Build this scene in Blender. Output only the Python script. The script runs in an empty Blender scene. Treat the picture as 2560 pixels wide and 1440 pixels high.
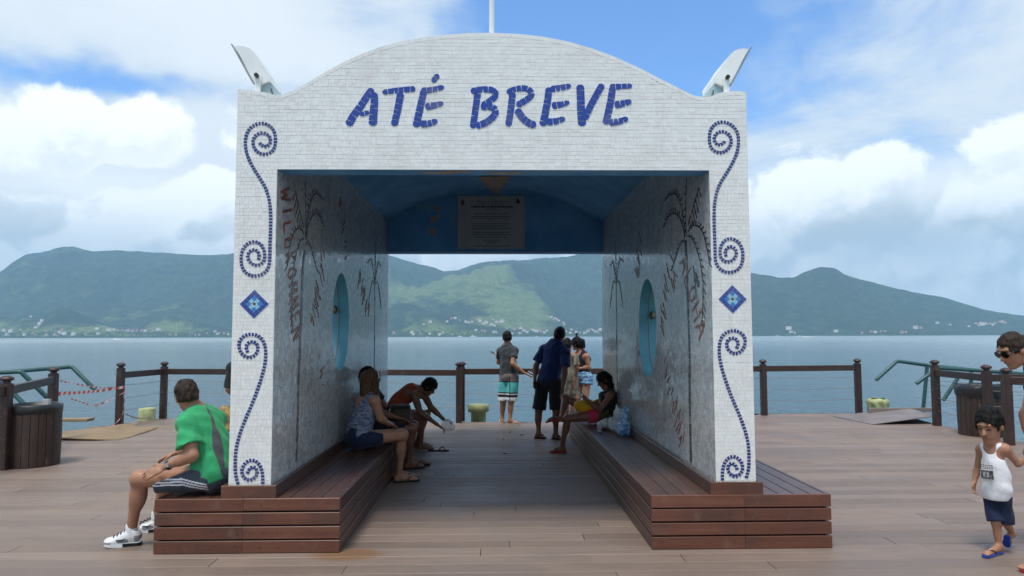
# Mosaic archway on a timber pier, looking across a channel to hazy hills.
import bpy, math, random
import numpy as np
from mathutils import Vector, Matrix
from mathutils.bvhtree import BVHTree

random.seed(7)
RNG = np.random.default_rng(7)
S = bpy.context.scene
COL = S.collection

# ---------------------------------------------------------------- camera
cam_data = bpy.data.cameras.new("camera")
cam = bpy.data.objects.new("camera", cam_data)
COL.objects.link(cam)
cam_data.sensor_width = 36.0
cam_data.lens = 36.0 * 1770 / 2560
cam_data.clip_start = 0.1
cam_data.clip_end = 60000
cam.matrix_world = (Matrix.Translation((0, 0, 1.62)) @ Matrix.Rotation(math.radians(-1.29), 4, 'Z')
                    @ Matrix.Rotation(math.radians(93.885), 4, 'X') @ Matrix.Rotation(math.radians(-0.157), 4, 'Z'))
S.camera = cam

# ---------------------------------------------------------------- render / exposure
S.render.engine = 'CYCLES'
S.view_settings.view_transform = 'Standard'
S.view_settings.look = 'None'
S.view_settings.gamma = 1.0
S.view_settings.use_curve_mapping = False
S.view_settings.exposure = 0.14
S.cycles.max_bounces = 6
S.cycles.diffuse_bounces = 2
S.cycles.glossy_bounces = 3
S.cycles.transmission_bounces = 4
S.cycles.volume_bounces = 1
S.cycles.transparent_max_bounces = 8
S.cycles.use_denoising = True
S.cycles.sample_clamp_indirect = 6.0
S.cycles.caustics_reflective = False
S.cycles.caustics_refractive = False


# ---------------------------------------------------------------- shader-node helper
class Sk:
    """A node socket with arithmetic."""
    def __init__(s, g, o): s.g, s.o = g, o
    def __add__(s, b): return s.g.m('ADD', s, b)
    __radd__ = __add__
    def __sub__(s, b): return s.g.m('SUBTRACT', s, b)
    def __rsub__(s, b): return s.g.m('SUBTRACT', b, s)
    def __mul__(s, b): return s.g.m('MULTIPLY', s, b)
    __rmul__ = __mul__
    def __truediv__(s, b): return s.g.m('DIVIDE', s, b)
    def __neg__(s): return s.g.m('MULTIPLY', s, -1.0)


class Gr:
    def __init__(g, tree): g.t = tree; g.l = tree.links
    def put(g, sock, v):
        if isinstance(v, Sk): g.l.new(v.o, sock)
        elif isinstance(v, (tuple, list)):
            n = len(sock.default_value)
            sock.default_value = (tuple(v) + (1.0,))[:n] if n == 4 else tuple(v)[:n]
        else: sock.default_value = v
    def node(g, typ, out=0, props=None, **ins):
        n = g.t.nodes.new(typ)
        for k, v in (props or {}).items(): setattr(n, k, v)
        for k, v in ins.items():
            key = int(k[1:]) if k[0] == 'i' and k[1:].isdigit() else k.replace('_', ' ')
            g.put(n.inputs[key], v)
        return Sk(g, n.outputs[out])
    def m(g, op, a, b=0.0, c=0.0):
        return g.node('ShaderNodeMath', props={'operation': op}, i0=a, i1=b, i2=c)
    def vm(g, op, a, b=(0, 0, 0)):
        return g.node('ShaderNodeVectorMath', props={'operation': op}, i0=a, i1=b)
    def scale(g, a, f):
        n = g.t.nodes.new('ShaderNodeVectorMath'); n.operation = 'SCALE'
        g.put(n.inputs[0], a); g.put(n.inputs['Scale'], f)
        return Sk(g, n.outputs[0])
    def noise(g, vec, scale=1.0, detail=3.0, rough=0.55, out=0, dist=0.0):
        n = g.t.nodes.new('ShaderNodeTexNoise')
        g.put(n.inputs['Vector'], vec); g.put(n.inputs['Scale'], scale)
        n.inputs['Detail'].default_value = detail
        n.inputs['Roughness'].default_value = rough
        n.inputs['Distortion'].default_value = dist
        return Sk(g, n.outputs[out])
    def ss(g, v, a, b, x=0.0, y=1.0):
        return g.node('ShaderNodeMapRange', props={'interpolation_type': 'SMOOTHSTEP'}, i0=v, i1=a, i2=b, i3=x, i4=y)
    def mix(g, f, a, b, mode='MIX'):
        n = g.t.nodes.new('ShaderNodeMix'); n.data_type = 'RGBA'; n.blend_type = mode
        g.put(n.inputs[0], f); g.put(n.inputs[6], a); g.put(n.inputs[7], b)
        return Sk(g, n.outputs[2])
    def xyz(g, v):
        n = g.t.nodes.new('ShaderNodeSeparateXYZ'); g.put(n.inputs[0], v)
        return [Sk(g, n.outputs[i]) for i in range(3)]
    def comb(g, x, y, z):
        return g.node('ShaderNodeCombineXYZ', i0=x, i1=y, i2=z)
    def gauss(g, v, c, w):
        d = (v - c) * (1.0 / w)
        return g.m('EXPONENT', d * d * -1.0)


# ---------------------------------------------------------------- sky (world)
SUN_EL, SUN_AZ = math.radians(68), math.radians(205)      # compass azimuth from +Y: behind the viewer, a little to the left
W = bpy.data.worlds.new("World")
S.world = W
W.use_nodes = True
W.node_tree.nodes.clear()
g = Gr(W.node_tree)
dirv = g.vm('NORMALIZE', g.node('ShaderNodeTexCoord', out='Generated'))
dx, dy, dz = g.xyz(dirv)
sky = g.t.nodes.new('ShaderNodeTexSky')
sky.sky_type = 'NISHITA'
sky.sun_disc = False
sky.sun_elevation = SUN_EL
sky.sun_rotation = SUN_AZ
sky.altitude = 0
sky.air_density = 1.0
sky.dust_density = 1.2
sky.ozone_density = 1.5
blue = g.mix(1.0, Sk(g, sky.outputs[0]), (1.02, 1.58, 2.22), 'MULTIPLY')
el = dz / g.m('SQRT', dx * dx + dy * dy + 1e-4)          # tangent of the elevation
az = g.m('ARCTAN2', dx, dy)                              # 0 ahead, + to the right
azw = az + (g.noise(dirv, 2.4, 4.0, 0.6) - 0.5) * 0.75
elw = el + (g.noise(dirv, 3.6, 4.0, 0.6) - 0.5) * 0.16
K = 10.0                                                 # 1 / background strength
# thin high cloud on a flat layer
zz = g.m('MAXIMUM', dz, 0.0) + 0.13
lay = g.comb(dx / zz, dy / zz, 3.1)
hn = g.noise(lay, 0.75, 8.0, 0.60, dist=0.6) * 0.72 + g.noise(lay, 2.6, 7.0, 0.62, dist=0.4) * 0.28
hbias = (0.10 + g.gauss(azw, -0.40, 0.40) * 0.20 + g.gauss(azw, 0.50, 0.24) * 0.035 - g.gauss(azw, 0.15, 0.20) * 0.30
         - g.gauss(azw, -0.45, 0.32) * g.gauss(elw, 0.318, 0.030) * 0.26)
hm = g.ss(hn + hbias, 0.44, 0.66)
hcol = g.mix(g.ss(hn + hbias, 0.50, 0.80), (0.70 * K, 0.79 * K, 0.84 * K), (0.93 * K, 0.965 * K, 0.97 * K))
col = g.mix(hm * 0.92, blue, hcol)
# banked cumulus: heaped, crisp tops lit from above, soft grey bases
cvec = g.comb(dx, dy, dz * 1.2)
def puff(v, det=6.0):
    w = g.vm('ADD', v, g.scale(g.vm('SUBTRACT', g.noise(v, 6.0, 2.0, out=1), (0.5, 0.5, 0.5)), 0.11))
    vo = g.t.nodes.new('ShaderNodeTexVoronoi'); vo.feature = 'F1'
    g.put(vo.inputs['Vector'], w); vo.inputs['Scale'].default_value = 9.0
    d = Sk(g, vo.outputs['Distance'])
    return 0.70 - d * d * 0.85 + g.noise(w, 14.0, det, 0.62) * 0.55 - 0.20
n0 = puff(cvec)
n1 = puff(g.vm('ADD', cvec, (-0.010, 0.0, 0.026)), 4.0)
top = 0.252 + g.gauss(azw, -0.46, 0.26) * 0.036 + (n0 - 0.62) * 0.30 + (g.noise(cvec, 30.0, 5.0, 0.6) - 0.5) * 0.035 + (g.noise(cvec, 3.2, 1.0, 0.4) - 0.5) * 0.14
cm = g.m('MAXIMUM', g.ss(top - el, -0.010, 0.026), g.ss(el, 0.17, 0.235, 1.0, 0.0))
deep = g.ss(top - el, 0.0, 0.11)
lit = g.ss((n0 - n1) * 4.2 + 0.55, 0.0, 1.0)
base = g.ss(el + (g.noise(cvec, 6.0, 5.0, 0.6) - 0.5) * 0.15, 0.095, 0.20)
lit = 0.15 + lit * 0.38 + base * 0.46 + (1.0 - deep) * 0.16
lit = lit - g.gauss(az, 0.52, 0.13) * g.gauss(elw, 0.140, 0.035) * 0.34
ccol = g.mix(g.ss(lit, 0.0, 1.0), (0.53 * K, 0.61 * K, 0.645 * K), (1.24 * K, 1.26 * K, 1.23 * K))
col = g.mix(cm, col, ccol)
# brighter air close to the horizon
hz = g.ss(el, 0.0, 0.10, 1.0, 0.0)
col = g.mix(hz * 0.75, col, (0.72 * K, 0.80 * K, 0.83 * K))
bg = g.t.nodes.new('ShaderNodeBackground')
g.put(bg.inputs[0], col)
bg.inputs[1].default_value = 0.1
g.l.new(bg.outputs[0], g.t.nodes.new('ShaderNodeOutputWorld').inputs[0])
W.cycles.sampling_method = 'MANUAL'
W.cycles.sample_map_resolution = 1024

# ---------------------------------------------------------------- sun, softened by the broken cloud
sl = bpy.data.lights.new("sun", 'SUN')
sl.energy = 2.6
sl.angle = math.radians(14)
sl.color = (1.0, 0.94, 0.84)
sun = bpy.data.objects.new("sun", sl)
COL.objects.link(sun)
sd = Vector((math.sin(SUN_AZ) * math.cos(SUN_EL), math.cos(SUN_AZ) * math.cos(SUN_EL), math.sin(SUN_EL)))
sun.rotation_euler = sd.to_track_quat('Z', 'Y').to_euler()


# ---------------------------------------------------------------- object helpers
def tag(o, label=None, cat=None, group=None, kind=None):
    if label: o['label'] = label
    if cat: o['category'] = cat
    if group: o['group'] = group
    if kind: o['kind'] = kind
    return o


def empty(name, loc=(0, 0, 0), label=None, cat=None, group=None, kind=None):
    o = bpy.data.objects.new(name, None)
    o.empty_display_size = 0.2
    o.location = loc
    COL.objects.link(o)
    return tag(o, label, cat, group, kind)


def link(name, me, parent=None, loc=None):
    o = bpy.data.objects.new(name, me)
    COL.objects.link(o)
    if parent is not None:
        o.parent = parent
        if loc is None:
            pl = Vector((0, 0, 0)); q = parent
            while q is not None: pl += Vector(q.location); q = q.parent
            o.location = -pl                 # mesh data is in world coordinates
    if loc is not None: o.location = loc
    return o


class MB:
    """Collects shapes and links them as one mesh object."""
    def __init__(s): s.v = []; s.f = []; s.mi = []; s.sm = []
    def add(s, vs, fs, mi=0, smooth=False):
        b = len(s.v)
        s.v += [tuple(p) for p in vs]
        for f in fs:
            s.f.append([b + i for i in f]); s.mi.append(mi); s.sm.append(smooth)
    def box(s, lo, hi, mi=0, M=None, bottom=True):
        x0, y0, z0 = lo; x1, y1, z1 = hi
        vs = [(x0, y0, z0), (x1, y0, z0), (x1, y1, z0), (x0, y1, z0), (x0, y0, z1), (x1, y0, z1), (x1, y1, z1), (x0, y1, z1)]
        if M is not None: vs = [M @ Vector(p) for p in vs]
        fs = [(4, 5, 6, 7), (0, 1, 5, 4), (1, 2, 6, 5), (2, 3, 7, 6), (3, 0, 4, 7)]
        if bottom: fs.append((3, 2, 1, 0))
        s.add(vs, fs, mi)
    def bbox(s, lo, hi, b=0.006, mi=0, M=None):
        """box with chamfered long edges (rounded-looking plank)"""
        x0, y0, z0 = lo; x1, y1, z1 = hi
        ax = max(range(3), key=lambda i: hi[i] - lo[i])
        o = [i for i in range(3) if i != ax]
        a0, a1, c0, c1 = lo[o[0]], hi[o[0]], lo[o[1]], hi[o[1]]
        sec = [(a0 + b, c0), (a1 - b, c0), (a1, c0 + b), (a1, c1 - b), (a1 - b, c1), (a0 + b, c1), (a0, c1 - b), (a0, c0 + b)]
        vs = []
        for t in (lo[ax], hi[ax]):
            for p, q in sec:
                c = [0, 0, 0]; c[ax] = t; c[o[0]] = p; c[o[1]] = q
                vs.append(tuple(c))
        if M is not None: vs = [M @ Vector(p) for p in vs]
        fs = [(i, (i + 1) % 8, 8 + (i + 1) % 8, 8 + i) for i in range(8)] + [tuple(range(7, -1, -1)), tuple(range(8, 16))]
        if ax == 1: fs = [f[::-1] for f in fs]
        s.add(vs, fs, mi)
    def prism(s, poly, fn, d0, d1, mi=0, smooth=False, caps=True):
        """poly: 2-D outline, fn(a, b, d) -> point; extruded from d0 to d1"""
        n = len(poly)
        vs = [fn(a, b, d0) for a, b in poly] + [fn(a, b, d1) for a, b in poly]
        s.add(vs, [(i, (i + 1) % n, n + (i + 1) % n, n + i) for i in range(n)], mi, smooth)
        if caps:
            s.add(vs[:n], [tuple(range(n - 1, -1, -1))], mi)
            s.add(vs[n:], [tuple(range(n))], mi)
    def tube(s, pts, r, seg=8, mi=0, caps=True, closed=False):
        pts = [Vector(p) for p in pts]
        n = len(pts)
        rr = r if isinstance(r, (list, tuple)) else [r] * n
        prev = None; vs = []
        for i, p in enumerate(pts):
            t = (pts[min(i + 1, n - 1)] - pts[max(i - 1, 0)])
            if t.length < 1e-9: t = Vector((0, 0, 1))
            t.normalize()
            if prev is None:
                a = Vector((0, 0, 1)) if abs(t.z) < 0.9 else Vector((1, 0, 0))
                prev = (a - t * a.dot(t)).normalized()
            else:
                prev = (prev - t * prev.dot(t)).normalized()
            w = t.cross(prev)
            for k in range(seg):
                q = 2 * math.pi * k / seg
                vs.append(p + (prev * math.cos(q) + w * math.sin(q)) * rr[i])
        fs = []
        for i in range(n - 1):
            for k in range(seg):
                fs.append((i * seg + k, i * seg + (k + 1) % seg, (i + 1) * seg + (k + 1) % seg, (i + 1) * seg + k))
        s.add(vs, fs, mi, True)
        if caps:
            s.add(vs[:seg], [tuple(range(seg - 1, -1, -1))], mi)
            s.add(vs[-seg:], [tuple(range(seg))], mi)
    def lathe(s, prof, c, seg=24, mi=0, smooth=True):
        vs = []
        for r, z in prof:
            for k in range(seg):
                q = 2 * math.pi * k / seg
                vs.append((c[0] + r * math.cos(q), c[1] + r * math.sin(q), c[2] + z))
        fs = []
        for i in range(len(prof) - 1):
            for k in range(seg):
                fs.append((i * seg + k, i * seg + (k + 1) % seg, (i + 1) * seg + (k + 1) % seg, (i + 1) * seg + k))
        s.add(vs, fs, mi, smooth)
    def sheet(s, grid, mi=0, smooth=True, flip=False):
        h, w = len(grid), len(grid[0])
        vs = [p for r in grid for p in r]
        fs = []
        for i in range(h - 1):
            for j in range(w - 1):
                f = (i * w + j, i * w + j + 1, (i + 1) * w + j + 1, (i + 1) * w + j)
                fs.append(f[::-1] if flip else f)
        s.add(vs, fs, mi, smooth)
    def mesh(s, name, mats):
        me = bpy.data.meshes.new(name)
        me.from_pydata(s.v, [], s.f)
        for m in (mats if isinstance(mats, (list, tuple)) else [mats]): me.materials.append(m)
        me.polygons.foreach_set('material_index', s.mi)
        me.polygons.foreach_set('use_smooth', s.sm)
        me.update()
        return me
    def build(s, name, mats, parent=None, loc=None):
        return link(name, s.mesh(name, mats), parent, loc)



# ---------------------------------------------------------------- materials
MATS = {}
def mat(name, fn):
    m = bpy.data.materials.new(name)
    m.use_nodes = True
    m.node_tree.nodes.clear()
    q = Gr(m.node_tree)
    b = m.node_tree.nodes.new('ShaderNodeBsdfPrincipled')
    o = m.node_tree.nodes.new('ShaderNodeOutputMaterial')
    m.node_tree.links.new(b.outputs[0], o.inputs[0])
    fn(q, b)
    MATS[name] = m
    return m


def pset(q, b, **kw):
    names = dict(col='Base Color', rough='Roughness', metal='Metallic', spec='Specular IOR Level', normal='Normal',
                 sub='Subsurface Weight', subr='Subsurface Radius', subs='Subsurface Scale', alpha='Alpha', trans='Transmission Weight',
                 ior='IOR', coat='Coat Weight', sheen='Sheen Weight')
    for k, v in kw.items(): q.put(b.inputs[names[k]], v)


def bump(q, h, strength=0.3, dist=0.01, normal=None):
    n = q.t.nodes.new('ShaderNodeBump')
    q.put(n.inputs['Height'], h)
    n.inputs['Strength'].default_value = strength
    n.inputs['Distance'].default_value = dist
    if normal is not None: q.put(n.inputs['Normal'], normal)
    return Sk(q, n.outputs[0])


def pos(q): return q.node('ShaderNodeNewGeometry', out='Position')
def island(q): return q.node('ShaderNodeNewGeometry', out='Random Per Island')
def orand(q): return q.node('ShaderNodeObjectInfo', out='Random')
def mul(q, v, t): return q.vm('MULTIPLY', v, t)


def plain(name, c, rough=0.5, var=0.12, scale=12.0, bmp=0.0, spec=0.5, metal=0.0, dirt=None):
    def fn(q, b):
        p = pos(q)
        n = q.noise(p, scale, 4.0)
        c0 = tuple(x * (1 - var) for x in c); c1 = tuple(min(1, x * (1 + var)) for x in c)
        colr = q.mix(q.ss(n, 0.3, 0.7), c0, c1)
        if dirt:
            colr = q.mix(q.ss(q.noise(p, scale * 0.35, 6.0, 0.65), 0.52, 0.72) * 0.7, colr, dirt)
        pset(q, b, col=colr, rough=rough, spec=spec, metal=metal)
        if bmp: pset(q, b, normal=bump(q, q.noise(p, scale * 4, 4.0), bmp, 0.005))
    return mat(name, fn)


def tile_mat(name, c, rough=0.25, var=0.2, alt=None):
    def fn(q, b):
        r = island(q)
        w = q.node('ShaderNodeTexWhiteNoise', props={'noise_dimensions': '1D'}, W=r * 917.0)
        colr = q.mix(r, tuple(x * (1 - var) for x in c), tuple(min(1, x * (1 + var * 0.6)) for x in c))
        if alt: colr = q.mix(q.ss(w, 0.86, 0.92) * 0.8, colr, alt)
        p = pos(q)
        colr = q.mix(q.ss(q.noise(p, 3.5, 5.0, 0.62), 0.50, 0.78) * 0.22, colr, (0.42, 0.37, 0.31))
        colr = q.mix(q.ss(q.noise(mul(q, p, (13.0, 1.0, 0.9)), 1.0, 5.0, 0.65), 0.56, 0.74) * 0.20, colr, (0.36, 0.33, 0.29))
        # each piece is laid at a slightly different tilt
        tilt = q.vm('SUBTRACT', q.node('ShaderNodeTexWhiteNoise', out='Color', props={'noise_dimensions': '1D'}, W=r * 531.0), (0.5, 0.5, 0.5))
        nrm = q.vm('NORMALIZE', q.vm('ADD', q.node('ShaderNodeNewGeometry', out='Normal'), q.scale(tilt, 0.045)))
        pset(q, b, col=colr, rough=rough, normal=nrm)
    return mat(name, fn)


tile_mat('white_tile', (0.80, 0.815, 0.79), 0.32, 0.03, (0.77, 0.75, 0.72))
tile_mat('blue_tile', (0.016, 0.055, 0.31), 0.22, 0.30)
tile_mat('scroll_tile', (0.022, 0.038, 0.19), 0.25, 0.25)
tile_mat('mid_blue_tile', (0.03, 0.20, 0.55), 0.22, 0.25)
tile_mat('pale_blue_tile', (0.22, 0.52, 0.70), 0.22, 0.2)
tile_mat('black_tile', (0.045, 0.045, 0.048), 0.25, 0.4, (0.20, 0.20, 0.20))
tile_mat('faded_tile', (0.13, 0.13, 0.13), 0.3, 0.4, (0.28, 0.28, 0.28))  # black tile greyed, standing in for the wall's reflection over the palms
tile_mat('red_tile', (0.30, 0.105, 0.06), 0.3, 0.35, (0.40, 0.36, 0.33))
plain('grout', (0.76, 0.755, 0.72), 0.85, 0.12, 20, 0.2)


def fn(q, b):          # broken-tile lining: every shard has its own tilt and tone
    p = pos(q)
    pv = mul(q, p, (20.0, 20.0, 20.0))
    vn = q.t.nodes.new('ShaderNodeTexVoronoi'); q.put(vn.inputs['Vector'], pv); vn.inputs['Scale'].default_value = 1.0
    ve = q.t.nodes.new('ShaderNodeTexVoronoi'); ve.feature = 'DISTANCE_TO_EDGE'; q.put(ve.inputs['Vector'], pv); ve.inputs['Scale'].default_value = 1.0
    cc = Sk(q, vn.outputs['Color'])
    cx = q.xyz(cc)
    colr = q.mix(cx[0], (0.50, 0.535, 0.54), (0.68, 0.70, 0.70))
    colr = q.mix(q.ss(Sk(q, ve.outputs['Distance']), 0.0, 0.07, 1.0, 0.0) * 0.6, colr, (0.25, 0.22, 0.20))
    streak = q.noise(mul(q, p, (1.0, 2.6, 0.55)), 2.6, 6.0, 0.65)
    colr = q.mix(q.ss(streak, 0.50, 0.74) * 0.30, colr, (0.22, 0.19, 0.17))
    tilt = q.vm('SUBTRACT', cc, (0.5, 0.5, 0.5))
    big = q.vm('SUBTRACT', q.noise(p, 5.0, 3.0, out=1), (0.5, 0.5, 0.5))
    nrm = q.vm('NORMALIZE', q.vm('ADD', q.vm('ADD', q.node('ShaderNodeNewGeometry', out='Normal'), q.scale(tilt, 0.045)), q.scale(big, 0.05)))
    pset(q, b, col=colr, rough=q.ss(cx[1], 0.0, 1.0, 0.07, 0.20), spec=0.75, normal=nrm)
mat('lining', fn)


def fn(q, b):          # blue paint on render, patchy
    p = pos(q)
    n = q.noise(p, 2.2, 5.0)
    colr = q.mix(q.ss(n, 0.35, 0.7), (0.095, 0.34, 0.68), (0.16, 0.45, 0.80))
    pset(q, b, col=colr, rough=0.75, normal=bump(q, q.noise(p, 40, 3.0), 0.15, 0.004))
mat('blue_paint', fn)
plain('pale_blue_paint', (0.085, 0.30, 0.385), 0.5, 0.10, 4, 0.05)
plain('bare_render', (0.42, 0.36, 0.30), 0.9, 0.15, 9, 0.3)


def fn(q, b):          # deck boards: grooved composite, every board its own tone
    p = pos(q)
    x, y, z = q.xyz(p)
    r = orand(q)
    grain = q.noise(mul(q, p, (0.9, 16.0, 1.0)), 2.0, 6.0, 0.62)
    blot = q.noise(p, 1.15, 5.0, 0.62)
    colr = q.mix(r, (0.196, 0.147, 0.122), (0.280, 0.212, 0.176))
    colr = q.mix(q.ss(grain, 0.35, 0.72) * 0.50, colr, (0.152, 0.112, 0.090))
    colr = q.mix(q.ss(blot, 0.46, 0.68) * 0.45, colr, (0.285, 0.209, 0.162))
    colr = q.mix(q.ss(q.noise(p, 0.55, 4.0, 0.6), 0.52, 0.70) * 0.30, colr, (0.137, 0.109, 0.095))
    fleck = q.noise(p, 46.0, 2.0)
    colr = q.mix(q.ss(fleck, 0.70, 0.78) * 0.45, colr, (0.11, 0.09, 0.085))
    # the rusty spill by the left bench corner
    ex = (x + 1.10) * 3.2; ey = (y - 5.42) * 6.0
    st = q.ss(ex * ex + ey * ey + (blot - 0.5) * 1.6, 0.15, 1.15, 1.0, 0.0)
    colr = q.mix(st * 0.6, colr, (0.20, 0.085, 0.012))
    groove = q.m('SINE', y * (2 * math.pi / 0.0136))
    h = groove * 0.5 + grain * 1.0
    pset(q, b, col=colr, rough=q.ss(blot, 0.3, 0.7, 0.46, 0.62), spec=0.32, normal=bump(q, h, 0.22, 0.003))
mat('deck_board', fn)


def wood(name, c0, c1, c2, axis=0, rough=0.42):
    def fn(q, b):
        p = pos(q)
        r = orand(q)
        st = [(1.0, 22.0, 22.0), (22.0, 1.0, 22.0), (22.0, 22.0, 1.0)][axis]
        off = q.comb(r * 31.0, r * 17.0, r * 11.0)
        pv = q.vm('ADD', p, off)
        gr = q.noise(mul(q, pv, st), 1.0, 5.0, 0.6)
        bl = q.noise(pv, 2.6, 4.0, 0.6)
        colr = q.mix(q.ss(gr, 0.3, 0.7), c0, c1)
        colr = q.mix(q.ss(bl, 0.42, 0.68) * 0.75, colr, c2)
        colr = q.mix(r * 0.55, colr, tuple(x * 0.62 for x in c0))
        colr = q.mix(q.ss(q.noise(pv, 7.0, 5.0, 0.65), 0.56, 0.74) * 0.35, colr, (0.20, 0.135, 0.105))
        pset(q, b, col=colr, rough=rough, normal=bump(q, gr, 0.2, 0.003))
    return mat(name, fn)


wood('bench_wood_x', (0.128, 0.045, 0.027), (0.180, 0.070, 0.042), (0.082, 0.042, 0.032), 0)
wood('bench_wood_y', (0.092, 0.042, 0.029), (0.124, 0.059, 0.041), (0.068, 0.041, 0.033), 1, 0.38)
wood('post_wood', (0.040, 0.020, 0.016), (0.060, 0.032, 0.026), (0.034, 0.020, 0.018), 2, 0.45)
wood('rail_wood', (0.040, 0.021, 0.017), (0.062, 0.034, 0.028), (0.034, 0.021, 0.019), 0, 0.42)
wood('slat_wood', (0.042, 0.024, 0.019), (0.066, 0.036, 0.027), (0.032, 0.021, 0.018), 2, 0.5)
wood('plywood', (0.30, 0.205, 0.115), (0.38, 0.27, 0.155), (0.22, 0.15, 0.09), 0, 0.75)
plain('dark_void', (0.012, 0.011, 0.011), 0.9)
plain('green_pipe', (0.022, 0.085, 0.085), 0.4, 0.2, 14, 0.05, dirt=(0.09, 0.11, 0.05))
plain('bollard_paint', (0.42, 0.47, 0.22), 0.6, 0.2, 8, 0.2, dirt=(0.22, 0.20, 0.12))
plain('cable', (0.30, 0.29, 0.27), 0.45, 0.1, 20, metal=0.6)
plain('lamp_white', (0.84, 0.87, 0.85), 0.35, 0.05, 6)
plain('lamp_box', (0.36, 0.50, 0.54), 0.4, 0.08, 8)
plain('lamp_glass', (0.30, 0.33, 0.34), 0.08, 0.02, 4)
plain('pole_white', (0.74, 0.78, 0.78), 0.35, 0.05, 4)
plain('black_plastic', (0.014, 0.014, 0.016), 0.35, 0.2, 20)
plain('bin_liner', (0.016, 0.018, 0.020), 0.3, 0.3, 30, 0.6)
plain('plaque_white', (0.46, 0.47, 0.47), 0.35, 0.05, 5)
plain('print_grey', (0.10, 0.11, 0.12), 0.5, 0.1, 20)
plain('print_black', (0.015, 0.02, 0.018), 0.4, 0.1, 20)
plain('print_red', (0.20, 0.06, 0.045), 0.5, 0.3, 40)
plain('brass', (0.17, 0.13, 0.085), 0.35, 0.1, 20, metal=0.7)
plain('steel_plate', (0.205, 0.165, 0.150), 0.5, 0.15, 3, 0.1, dirt=(0.28, 0.24, 0.22))
plain('tape_red', (0.55, 0.06, 0.04), 0.35, 0.1, 10)
plain('tape_white', (0.75, 0.72, 0.70), 0.35, 0.05, 10)
plain('rope', (0.34, 0.30, 0.26), 0.8, 0.2, 60)



# ---------------------------------------------------------------- water
def fn(q, b):
    p = pos(q)
    x, y, z = q.xyz(p)
    d = q.m('SQRT', x * x + y * y)
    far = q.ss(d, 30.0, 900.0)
    w1 = q.noise(mul(q, p, (0.42, 1.15, 1.0)), 1.0, 4.0, 0.6)
    w2 = q.noise(mul(q, p, (1.9, 3.6, 1.0)), 1.0, 3.0, 0.55)
    w3 = q.noise(mul(q, p, (0.06, 0.16, 1.0)), 1.0, 4.0, 0.6)
    gust = q.noise(mul(q, p, (0.0016, 0.0075, 1.0)), 1.0, 4.0, 0.6)
    near = q.ss(d, 20.0, 420.0, 1.0, 0.0)
    h = w1 * 0.50 * (near * 0.85 + 0.15) + w2 * 0.26 * near + w3 * 1.7
    nb = bump(q, h, 1.0, 0.75)
    up = q.comb(0.0, 0.0, 1.0)
    nrm = q.vm('NORMALIZE', q.vm('ADD', nb, q.scale(up, q.ss(d, 40.0, 2500.0, 0.1, 2.6))))
    colr = q.mix(far, (0.085, 0.160, 0.200), (0.23, 0.315, 0.335))  # base painted paler with distance to stand in for reflected sky
    colr = q.mix(q.ss(gust, 0.40, 0.66) * 0.5, colr, (0.055, 0.115, 0.155))
    rg = q.ss(d, 20.0, 1200.0, 0.06, 0.28) + q.ss(gust, 0.35, 0.7) * 0.12
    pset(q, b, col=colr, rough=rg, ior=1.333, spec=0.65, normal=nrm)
mat('sea_water', fn)
WZ = -2.0
mb = MB()
mb.add([(-14000, -2500, WZ), (14000, -2500, WZ), (14000, 11500, WZ), (-14000, 11500, WZ)], [(0, 1, 2, 3)])
tag(mb.build('sea', MATS['sea_water']), kind='structure')


# ---------------------------------------------------------------- hills across the channel
def fn(q, b):
    p = pos(q)
    x, y, z = q.xyz(p)
    n = q.noise(p, 0.0016, 6.0, 0.62)
    n2 = q.noise(p, 0.012, 5.0, 0.62)
    n3 = q.noise(p, 0.05, 3.0, 0.6)
    forest = q.mix(q.ss(n2, 0.32, 0.70), (0.010, 0.030, 0.012), (0.038, 0.076, 0.020))
    grass = q.mix(q.ss(n2, 0.35, 0.65), (0.105, 0.165, 0.038), (0.160, 0.205, 0.066))
    k = q.node('ShaderNodeAttribute', out='Fac', props={'attribute_name': 'grass'})
    gm = q.ss(n * 1.05 + n2 * 0.35 + k * 0.72, 0.98, 1.20)
    colr = q.mix(gm, forest, grass)
    colr = q.mix(q.ss(n3, 0.50, 0.66) * 0.55, colr, (0.010, 0.026, 0.010))
    pset(q, b, col=colr, rough=0.9, spec=0.15, normal=bump(q, n2 * 1.0 + n3 * 0.4, 0.9, 45.0))
mat('hillside', fn)


def fbm(x, y, seed=0, octs=5, gain=0.5, ridged=False):
    r = np.random.default_rng(seed)
    tot = np.zeros_like(x); a = 1.0; f = 1.0; s = 0
    for o in range(octs):
        t = np.zeros_like(x)
        for k in range(5):
            q = r.uniform(0, 2 * np.pi); ph = r.uniform(0, 6.28, 2)
            u = np.cos(q) * x * f + np.sin(q) * y * f
            v = -np.sin(q) * x * f + np.cos(q) * y * f
            t += np.sin(u + ph[0] + 0.8 * np.sin(v * 0.7 + ph[1]))
        t /= 3.0
        if ridged: t = 1 - 2 * np.abs(t)
        tot += a * t; s += a; a *= gain; f *= 2.07
    return tot / s


def fill_mesh(me, V, F, smooth=True, mi=None):
    V = np.asarray(V, np.float32); F = np.asarray(F, np.int32)
    me.vertices.add(len(V)); me.vertices.foreach_set('co', V.ravel())
    me.loops.add(F.size); me.loops.foreach_set('vertex_index', F.ravel())
    me.polygons.add(len(F))
    k = F.shape[1]
    me.polygons.foreach_set('loop_start', np.arange(0, F.size, k, dtype=np.int32))
    if mi is not None: me.polygons.foreach_set('material_index', np.asarray(mi, np.int32))
    me.polygons.foreach_set('use_smooth', np.full(len(F), smooth, bool))
    me.update(calc_edges=True)
    me.validate()


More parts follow.
